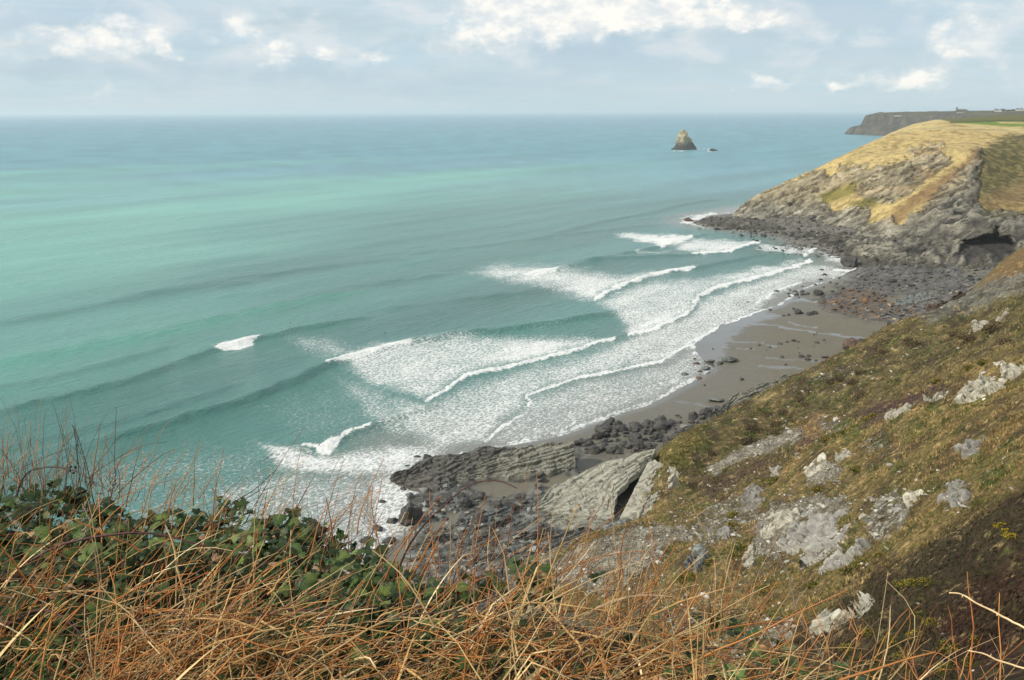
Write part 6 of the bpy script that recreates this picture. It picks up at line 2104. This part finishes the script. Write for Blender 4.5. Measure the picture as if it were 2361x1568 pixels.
obj('green_grass', make_mesh('green_grass', v_.reshape(-1, 3), f_, M_BLADE, True, gcol), kind='stuff', label='fresh green grass blades in the straw at the bottom', category='grass')

# flat dead blades, some of them broken over
r = np.random.default_rng(19)
n, K = 620, 8
x_ = r.uniform(-2.8, 1.2, n)
y_ = edge(x_) + r.uniform(-1.8, np.where(x_ < -.4, -.75, -.2))
z_ = soil_s(x_, y_) + r.uniform(.05, .28, n)
az_, tl = r.normal(.1, 1.2, n), r.uniform(.35, 1.35, n)
t = np.linspace(0, 1, K)[None]
brk = r.uniform(.3, .9, (n, 1))
ang = tl[:, None] + .7 * r.uniform(.2, 1.2, (n, 1)) * t + (r.random((n, 1)) < .45) * r.uniform(.5, 1.5, (n, 1)) * (t > brk)
L_ = r.uniform(.18, .45, n)
st_ = np.stack([np.sin(ang) * np.cos(az_)[:, None], np.sin(ang) * np.sin(az_)[:, None], np.cos(ang)], -1) * (L_ / (K - 1))[:, None, None]
pts = np.stack([x_, y_, z_], 1)[:, None] + np.concatenate([np.zeros((n, 1, 3)), np.cumsum(st_[:, 1:], 1)], 1)
sd2 = np.stack([-np.sin(az_), np.cos(az_), .4 * r.normal(size=n)], 1)[:, None] * (r.uniform(.0018, .0050, n)[:, None] * (1 - t ** 2.5 * .9))[..., None]
v_ = np.stack([pts - sd2, pts, pts + sd2], 2)
v_[:, :, 1, 2] -= .0012
base = (np.arange(n) * K * 3)[:, None, None]
j = (np.arange(K - 1) * 3)[None, :, None]
i = np.arange(2)[None, None]
f_ = np.stack([base + j + i, base + j + i + 1, base + j + 3 + i + 1, base + j + 3 + i], -1).reshape(-1, 4)
gcol = np.repeat(palette(n, r, [(.50, .36, .18), (.40, .24, .10), (.30, .20, .12), (.58, .46, .28)], [4, 3, 2, 2]), K * 3, 0)
obj('dead_blades', make_mesh('dead_blades', v_.reshape(-1, 3), f_, M_STEM, True, gcol), kind='stuff', label='flat withered grass blades lying in the straw', category='grass')

# ------------------------------------------------------------------ ivy
OUT = np.array([(0, -.10), (.30, -.42), (.72, -.38), (.62, .02), (.95, .28), (.48, .42), (.30, .72), (0, 1.12), (-.30, .72), (-.48, .42), (-.95, .28), (-.62, .02), (-.72, -.38), (-.30, -.42)])
MID = np.array([(0, .25), (.28, .1), (-.28, .1), (0, .62)])


def leaf_base(round_):
    o_ = OUT.copy()
    rr_ = np.hypot(o_[:, 0], o_[:, 1] - .25)
    ang_ = np.arctan2(o_[:, 1] - .25, o_[:, 0])
    circ = np.stack([np.cos(ang_) * .74, .25 + np.sin(ang_) * .72], 1)
    o_ = o_ * (1 - round_) + circ * round_
    o_[7] = (0, 1.05)
    pts = np.vstack([o_, [(0, .25)]])
    z_ = -.22 * np.abs(pts[:, 0]) ** 1.2 + .06 * np.sin(pts[:, 1] * 5) - .10 * np.maximum(pts[:, 1] - .5, 0)
    z_[-1] += .02
    f_ = np.array([(i, (i + 1) % 14, 14) for i in range(14)])
    stalk = np.array([(-.03, -.1, -.02), (.03, -.1, -.02), (.02, -.75, -.28), (-.02, -.75, -.28)])
    return np.vstack([np.column_stack([pts, z_]), stalk]), f_, np.array([(15, 18, 17), (15, 17, 16)])


LEAVES = [leaf_base(a) for a in (.0, .15, .32, .5)]
r = np.random.default_rng(21)


def ivy_density(x_, e_):
    left = sstep(.1, -.5, x_)
    d_ = left * sstep(-1.5, -.9, e_ - .12 * fbm(x_ * 2, e_ * 2, 1, 2)) * (1 - .80 * ((x_ > -1.35) & (x_ < -.1) & (e_ < -.55)))
    d_ = np.maximum(d_, .55 * sstep(.05, .45, fbm(x_ * 1.7 + 3, e_ * 1.7, 4, 2) + .28) * (x_ < 1.25) * (x_ > -.2))
    d_ = np.maximum(d_, .30 * (x_ < -1.2))
    return d_


n0 = 11500
x_ = r.uniform(-3.0, 1.5, n0)
e_ = r.uniform(-1.9, .22, n0)
keepl = r.random(n0) < ivy_density(x_, e_) * .95
x_, e_ = x_[keepl], e_[keepl]
y_ = edge(x_) + e_
hc = .21 + .13 * fbm(x_ * 2.2, y_ * 2.2, 7, 3)
u_ = r.random(len(x_)) ** .55
z_ = soil_s(x_, np.minimum(y_, edge(x_) + .05)) + hc * u_ + .05 - np.maximum(e_, 0) * .6
size = np.clip(r.lognormal(math.log(.0255), .33, len(x_)), .012, .054)
n = len(x_)
big_i = np.argsort(np.hypot(x_ + 1.95, y_ - 3.4))[:1]
yaw = r.uniform(-math.pi, math.pi, n)
pit = r.normal(.55, .35, n)          # tip hangs down, blade faces the light and the viewer
rol = r.normal(0, .35, n)
dead = r.random(n) < .055
cols = palette(n, r, [(.022, .045, .011), (.036, .069, .015), (.058, .096, .021), (.100, .135, .030)], [6, 5, 2.5, 1])
cols = np.where(dead[:, None], np.array([.30, .19, .10]) * r.uniform(.6, 1.3, (n, 1)), cols)
kind_i = r.integers(0, 4, n)
mats_ = []
for a, b_, c_ in zip(yaw, pit, rol):
    # leaf +Y is the tip; heading mostly towards the viewer and down
    mats_.append(np.array((Matrix.Rotation(math.pi + a * .55, 3, 'Z') @ Matrix.Rotation(-b_, 3, 'X') @ Matrix.Rotation(c_, 3, 'Y'))))
mats_ = np.array(mats_)
upness = mats_[:, 2, 2]
score = size / np.sqrt(x_ ** 2 + y_ ** 2) * (.4 + u_)
inframe = (lambda p_: (p_[0] > 0) & (p_[0] < 2361) & (p_[1] < 1568))(proj(x_, y_, z_))
order = np.argsort(-score * inframe)
ivy = thing('ivy', 'dark green ivy mat covering the bank at the lower left', 'ivy', (-1.5, 3.2, H - 1.9))
parts_i, rest_i = order[:300], order[300:]
LEAF_ME = {}
for q_ in parts_i:
    key = (int(kind_i[q_]), bool(dead[q_]), int(r.integers(0, 4)))
    if key not in LEAF_ME:
        v_, f_, sf = LEAVES[key[0]]
        c0 = np.array([.30, .19, .10]) if key[1] else np.array([(.024, .048, .012), (.037, .070, .016), (.056, .094, .021), (.088, .122, .029)][key[2]])
        cc_ = np.tile(c0, (len(v_), 1))
        cc_[14] *= 1.5
        cc_[15:] = (.10, .14, .04)
        LEAF_ME[key] = make_mesh('ivy_leaf', v_, [f_, sf], M_IVY, True, cc_)
    o = obj('leaf', LEAF_ME[key], ivy)
    m4 = Matrix(mats_[q_].tolist()).to_4x4()
    m4 = Matrix.Translation((x_[q_] + 1.5, y_[q_] - 3.2, z_[q_] - (H - 1.9))) @ m4 @ Matrix.Scale(float(size[q_]), 4)
    o.matrix_local = m4
vs, fs, cs, bi = [], [], [], 0
for kk_ in range(4):
    ii = rest_i[kind_i[rest_i] == kk_]
    v_, f_, sf = LEAVES[kk_]
    w_ = np.einsum('nij,mj->nmi', mats_[ii], v_) * size[ii][:, None, None] + np.stack([x_[ii], y_[ii], z_[ii]], 1)[:, None]
    vs.append(w_.reshape(-1, 3))
    ff = np.vstack([f_, sf])
    fs.append((ff[None] + (np.arange(len(ii)) * len(v_))[:, None, None]).reshape(-1, 3) + bi)
    cc_ = np.repeat(cols[ii][:, None], len(v_), 1)
    cc_[:, 15:] = (.10, .14, .04)
    cs.append(cc_.reshape(-1, 3))
    bi += len(ii) * len(v_)
lm = make_mesh('ivy_leaf_mass', np.vstack(vs) - np.array([-1.5, 3.2, H - 1.9]), np.vstack(fs), M_IVY, True, np.vstack(cs))
lo_ = obj('leaf_mass', lm, ivy, kind='stuff')
print('ivy leaves', n)
# two clusters of dark berries
for k_, (a, b2) in enumerate([(168, 1082), (662, 1188)]):
    c0 = PY(a, b2, edge(-1.9 if k_ == 0 else -.9) - .05)
    v_, f_ = ICO[2]
    vv_, ff_ = [], []
    for i in range(9):
        o3 = r.normal(size=3)
        o3 = o3 / np.linalg.norm(o3) * .016
        ff_.append(f_ + len(v_) * i)
        vv_.append(v_ * .0048 + o3 + c0)
    bm_ = make_mesh('ivy_berries', np.vstack(vv_) - np.array([-1.5, 3.2, H - 1.9]), np.vstack(ff_), M_CANE, True, np.tile([.02, .022, .025], (9 * len(v_), 1)))
    obj('berry_cluster', bm_, ivy)


# ------------------------------------------------------------------ canes and stalks standing out
def smooth_line(pts, k_=26):
    p_ = np.array(pts, float)
    d_ = np.concatenate([[0], np.cumsum(np.linalg.norm(np.diff(p_, axis=0), axis=1))])
    t = np.linspace(0, d_[-1], k_)
    o_ = np.stack([np.interp(t, d_, p_[:, i]) for i in range(3)], 1)
    for _ in range(3):
        o_[1:-1] = .25 * o_[:-2] + .5 * o_[1:-1] + .25 * o_[2:]
    return o_


def cane(name, label, line, Y0, Y1, rad0, col, taper=.5, thorns=0, twigs=0, cat='stalk', group=None, seed=0, droop_end=None, start_soil=True):
    r = np.random.default_rng(seed + 500)
    Ys = np.linspace(Y0, Y1, len(line))
    w_ = [PY(a, b2, yy) for (a, b2), yy in zip(line, Ys)]
    w_ = smooth_line(w_)
    w_ = w_ + np.cumsum(r.normal(size=w_.shape) * rad0 * .25, 0) * np.sin(np.linspace(0, math.pi, len(w_)))[:, None]
    t = np.linspace(0, 1, len(w_))
    root = w_[0]
    v_, f_, _ = tubes(w_[None], (rad0 * (1 - taper * t))[None], 6)
    V, F, Cc = [v_], [f_], [np.tile(col, (len(v_), 1)) * (1 + .25 * r.normal(size=(len(v_), 1)))]
    bi = len(v_)
    if thorns:
        for i in range(thorns):
            k0 = r.integers(1, len(w_) - 1)
            d_ = r.normal(size=3)
            tn = w_[k0 + 1] - w_[k0 - 1]
            tn = tn / np.linalg.norm(tn)
            d_ -= tn * (d_ @ tn)
            d_ = d_ / np.linalg.norm(d_)
            c0 = w_[k0]
            s_ = np.cross(tn, d_)
            th_ = np.array([c0 - tn * .003, c0 + tn * .003, c0 + s_ * .002, c0 + d_ * (rad0 + .006) - tn * .002])
            V.append(th_)
            F.append(np.array([(0, 1, 3, 3), (1, 2, 3, 3), (2, 0, 3, 3)])[:, :3] + bi)
            Cc.append(np.tile(np.array(col) * 1.3, (4, 1)))
            bi += 4
    for i in range(twigs):
        k0 = r.integers(4, len(w_) - 2)
        d_ = (w_[k0 + 1] - w_[k0]) / np.linalg.norm(w_[k0 + 1] - w_[k0]) + np.array([r.normal() * .8, r.normal() * .4, r.uniform(-.1, .6)])
        d_ /= np.linalg.norm(d_)
        L_ = r.uniform(.05, .14)
        tp = w_[k0] + d_ * L_ * np.linspace(0, 1, 6)[:, None] + r.normal(size=(6, 3)) * .003 * np.linspace(0, 1, 6)[:, None]
        v_, f_, _ = tubes(tp[None], (rad0 * .5 * np.linspace(1, .4, 6))[None], 4)
        V.append(v_)
        F.append(f_ + bi)
        Cc.append(np.tile(np.array(col) * 1.1, (len(v_), 1)))
        bi += len(v_)
    fq = [x for x in F if x.shape[1] == 4]
    ft = [x for x in F if x.shape[1] == 3]
    faces = [np.vstack(fq)] + ([np.vstack(ft)] if ft else [])
    o = obj(name, make_mesh(name, np.vstack(V) - root, faces, M_CANE, True, np.vstack(Cc)))
    o.location = root
    tag(o, label, cat, group)
    return o


PUR, ORG, STR, DRK, GRY = (.085, .040, .040), (.36, .16, .06), (.55, .40, .22), (.055, .042, .036), (.30, .23, .17)
cane('bramble_cane', 'red-purple bramble cane arching over the rock platform', [(905, 1345), (918, 1312), (946, 1250), (981, 1207), (1032, 1156), (1075, 1117), (1118, 1102), (1161, 1104), (1192, 1126)], 3.3, 3.1, .0042, PUR, .55, 26, 0, 'bramble', None, 1)
cane('bramble_cane', 'dark bramble arch at the far left above the ivy', [(38, 1160), (41, 1130), (56, 1092), (79, 1077), (113, 1072), (150, 1074), (176, 1083), (203, 1098), (222, 1122)], 3.9, 3.7, .0040, DRK, .4, 20, 2, 'bramble', None, 2)
cane('bramble_cane', 'long dark bramble cane lying across the ivy', [(60, 1300), (113, 1265), (169, 1246), (225, 1233), (300, 1226), (356, 1227), (413, 1239), (465, 1257), (499, 1262), (540, 1285)], 3.3, 3.4, .0045, PUR, .35, 26, 0, 'bramble', None, 3)
cane('bramble_cane', 'straight purple bramble shoot pointing up right in the middle of the ivy', [(480, 1215), (503, 1190), (544, 1156), (585, 1130), (636, 1084)], 3.7, 3.8, .0032, PUR, .6, 12, 0, 'bramble', None, 4)
cane('bramble_cane', 'dark bramble loop low among the straw at the left', [(20, 1440), (80, 1405), (130, 1412), (170, 1440), (210, 1490), (225, 1545)], 2.9, 2.7, .0040, PUR, .3, 18, 0, 'bramble', None, 5)
cane('bramble_cane', 'thin dark bramble cane crossing the straw at bottom centre', [(560, 1440), (640, 1405), (690, 1410), (760, 1400), (820, 1410)], 2.9, 2.9, .0034, PUR, .3, 14, 0, 'bramble', None, 6)
cane('bramble_cane', 'purple cane slanting through the straw at bottom centre', [(980, 1560), (1010, 1480), (1040, 1430), (1080, 1400), (1160, 1370)], 2.75, 3.0, .0034, PUR, .3, 14, 0, 'bramble', None, 7)
cane('dead_stalk', 'forked pale stalk leaning over the stony slope, left of the tallest', [(1692, 1370), (1683, 1337), (1659, 1286), (1620, 1228), (1597, 1165)], 2.95, 2.9, .0032, STR, .5, 0, 3, 'stalk', None, 8)
cane('dead_stalk', 'long crooked stalk bending left over the grey rock face', [(1930, 1567), (1909, 1539), (1866, 1469), (1838, 1418), (1829, 1376), (1819, 1325), (1792, 1274), (1753, 1239), (1722, 1212)], 2.7, 2.75, .0040, GRY, .55, 8, 2, 'stalk', None, 9)
cane('dead_stalk', 'thin upright straw alone at the right before dark heather', [(2020, 1590), (2026, 1567), (2041, 1520), (2053, 1465), (2053, 1397)], 2.4, 2.4, .0022, STR, .4, 0, 0, 'stalk', None, 10)
cane('dead_stalk', 'upper of two pale stalks entering from the right edge', [(2460, 1500), (2361, 1448), (2298, 1418), (2259, 1399), (2220, 1370), (2189, 1367)], 2.0, 2.2, .0030, STR, .45, 6, 0, 'stalk', None, 11)
cane('dead_stalk', 'lower of two pale stalks entering from the right edge', [(2460, 1570), (2361, 1537), (2306, 1518), (2267, 1502), (2232, 1500)], 1.9, 2.1, .0026, STR, .45, 4, 0, 'stalk', None, 12)
cane('dead_stalk', 'orange stalk running up left beside the crooked stalk', [(1860, 1567), (1846, 1535), (1823, 1492), (1792, 1446), (1745, 1391), (1710, 1344)], 2.7, 2.8, .0030, ORG, .5, 0, 3, 'stalk', None, 13)
cane('dead_stalk', 'tall straight straw standing in the middle of the ivy', [(671, 1440), (667, 1317), (671, 1222)], 3.3, 3.4, .0024, STR, .35, 0, 0, 'stalk', None, 14)
cane('dead_stalk', 'reddish branched stalk rising in front of the surf', [(882, 1320), (878, 1260), (866, 1205), (856, 1160), (860, 1120)], 3.4, 3.4, .0026, ORG, .5, 0, 6, 'stalk', None, 15)
cane('dead_stalk', 'forked orange stalk rising before the stony slope', [(1405, 1480), (1425, 1400), (1440, 1330), (1432, 1290), (1420, 1262)], 3.0, 3.0, .0028, ORG, .45, 0, 5, 'stalk', None, 16)
cane('dead_stalk', 'slanting straw before the scree slope', [(1180, 1480), (1260, 1380), (1340, 1290), (1372, 1248)], 3.0, 3.1, .0022, STR, .45, 0, 2, 'stalk', None, 17)
cane('dead_stalk', 'straw slanting up across the rock platform', [(760, 1500), (830, 1380), (900, 1250), (935, 1180)], 3.1, 3.2, .0022, STR, .45, 0, 0, 'stalk', None, 18)
tl = [([(178, 1140), (180, 1110), (190, 1080), (160, 1045), (154, 1003)], DRK), ([(196, 1120), (198, 1085), (192, 1060), (178, 1020)], DRK), ([(215, 1180), (228, 1140), (236, 1115), (270, 1065), (322, 1030)], ORG), ([(300, 1160), (312, 1128), (330, 1075), (350, 1040)], ORG),
      ([(330, 1180), (345, 1120), (368, 1075), (405, 1035)], ORG), ([(495, 1200), (498, 1140), (495, 1090), (494, 1038)], GRY), ([(560, 1190), (568, 1150), (600, 1130)], DRK), ([(395, 1220), (400, 1160), (404, 1105)], ORG), ([(425, 1210), (440, 1160), (455, 1110)], GRY),
      ([(60, 1150), (45, 1100), (20, 1060), (8, 1040)], DRK), ([(100, 1140), (90, 1100), (70, 1070)], DRK), ([(250, 1170), (262, 1120), (268, 1080)], DRK), ([(730, 1260), (722, 1210), (716, 1180)], DRK), ([(760, 1280), (745, 1230), (725, 1195)], PUR), ([(1005, 1370), (1015, 1300), (1008, 1250)], ORG), ([(1110, 1390), (1090, 1320), (1075, 1275)], ORG), ([(640, 1220), (645, 1170), (655, 1120)], ORG), ([(1560, 1480), (1590, 1400), (1600, 1345)], ORG), ([(1640, 1500), (1650, 1420), (1690, 1370)], ORG), ([(1950, 1590), (1975, 1500), (1985, 1440)], ORG), ([(2130, 1600), (2115, 1560), (2100, 1520)], ORG)]
for i, (ln, c_) in enumerate(tl):
    e0 = float(edge((ln[0][0] - 1180) / FP * 3.7))
    cane('bare_twig', 'thin ' + {DRK: 'dark', ORG: 'orange', GRY: 'grey', PUR: 'purple'}[c_] + ' bare twig standing up from the rim of the bank', ln, e0 - .1, e0 + .02, .0022, c_, .6, 3, 4, 'twig', 'bare twigs along the rim of the bank', 30 + i)

# ------------------------------------------------------------------ labels of small groups name each member by its place
ORD = ['leftmost', 'second from the left', 'third from the left', 'fourth from the left', 'fifth from the left', 'sixth from the left', 'seventh from the left', 'eighth from the left',
       'ninth from the left', 'tenth from the left', 'eleventh from the left', 'twelfth from the left', 'thirteenth from the left', 'fourteenth from the left']
bpy.context.view_layer.update()
groups = {}
for o in list(COL.objects):
    if o.parent is None and 'group' in o and 'label' in o:
        groups.setdefault((o['group'], o['label']), []).append(o)
for (g_, l_), mem in groups.items():
    if 1 < len(mem) <= 14:
        def key_(o):
            p_ = o.matrix_world.translation
            return float(proj(np.array(p_.x), np.array(p_.y), np.array(p_.z))[0])
        mem.sort(key=key_)
        for w_, o in zip(ORD, mem):
            if o is mem[-1] and len(mem) > 2:
                w_ = 'rightmost'
            o['label'] = l_ + ', ' + w_

# ------------------------------------------------------------------ haze
HAZE_D = 5.0e-5
hz = bpy.data.materials.new('haze_air')
hz.use_nodes = True
hz.node_tree.nodes.clear()
hn = NT(hz.node_tree)
ho = hn.node('ShaderNodeOutputMaterial')
pv = hn.node('ShaderNodeVolumePrincipled')
pv.inputs['Color'].default_value = (.86, .95, 1.0, 1)
pv.inputs['Density'].default_value = HAZE_D
pv.inputs['Anisotropy'].default_value = 0.2
hn.link(pv.outputs[0], ho.inputs['Volume'])
hb = np.array([(a, b, c) for a in (-50000, 50000) for b in (-400, 62000) for c in (-12, 145)], float)
hf = np.array([(0, 1, 3, 2), (4, 6, 7, 5), (0, 4, 5, 1), (2, 3, 7, 6), (0, 2, 6, 4), (1, 5, 7, 3)])
obj('haze', make_mesh('haze', hb, hf, hz, False), kind='stuff')
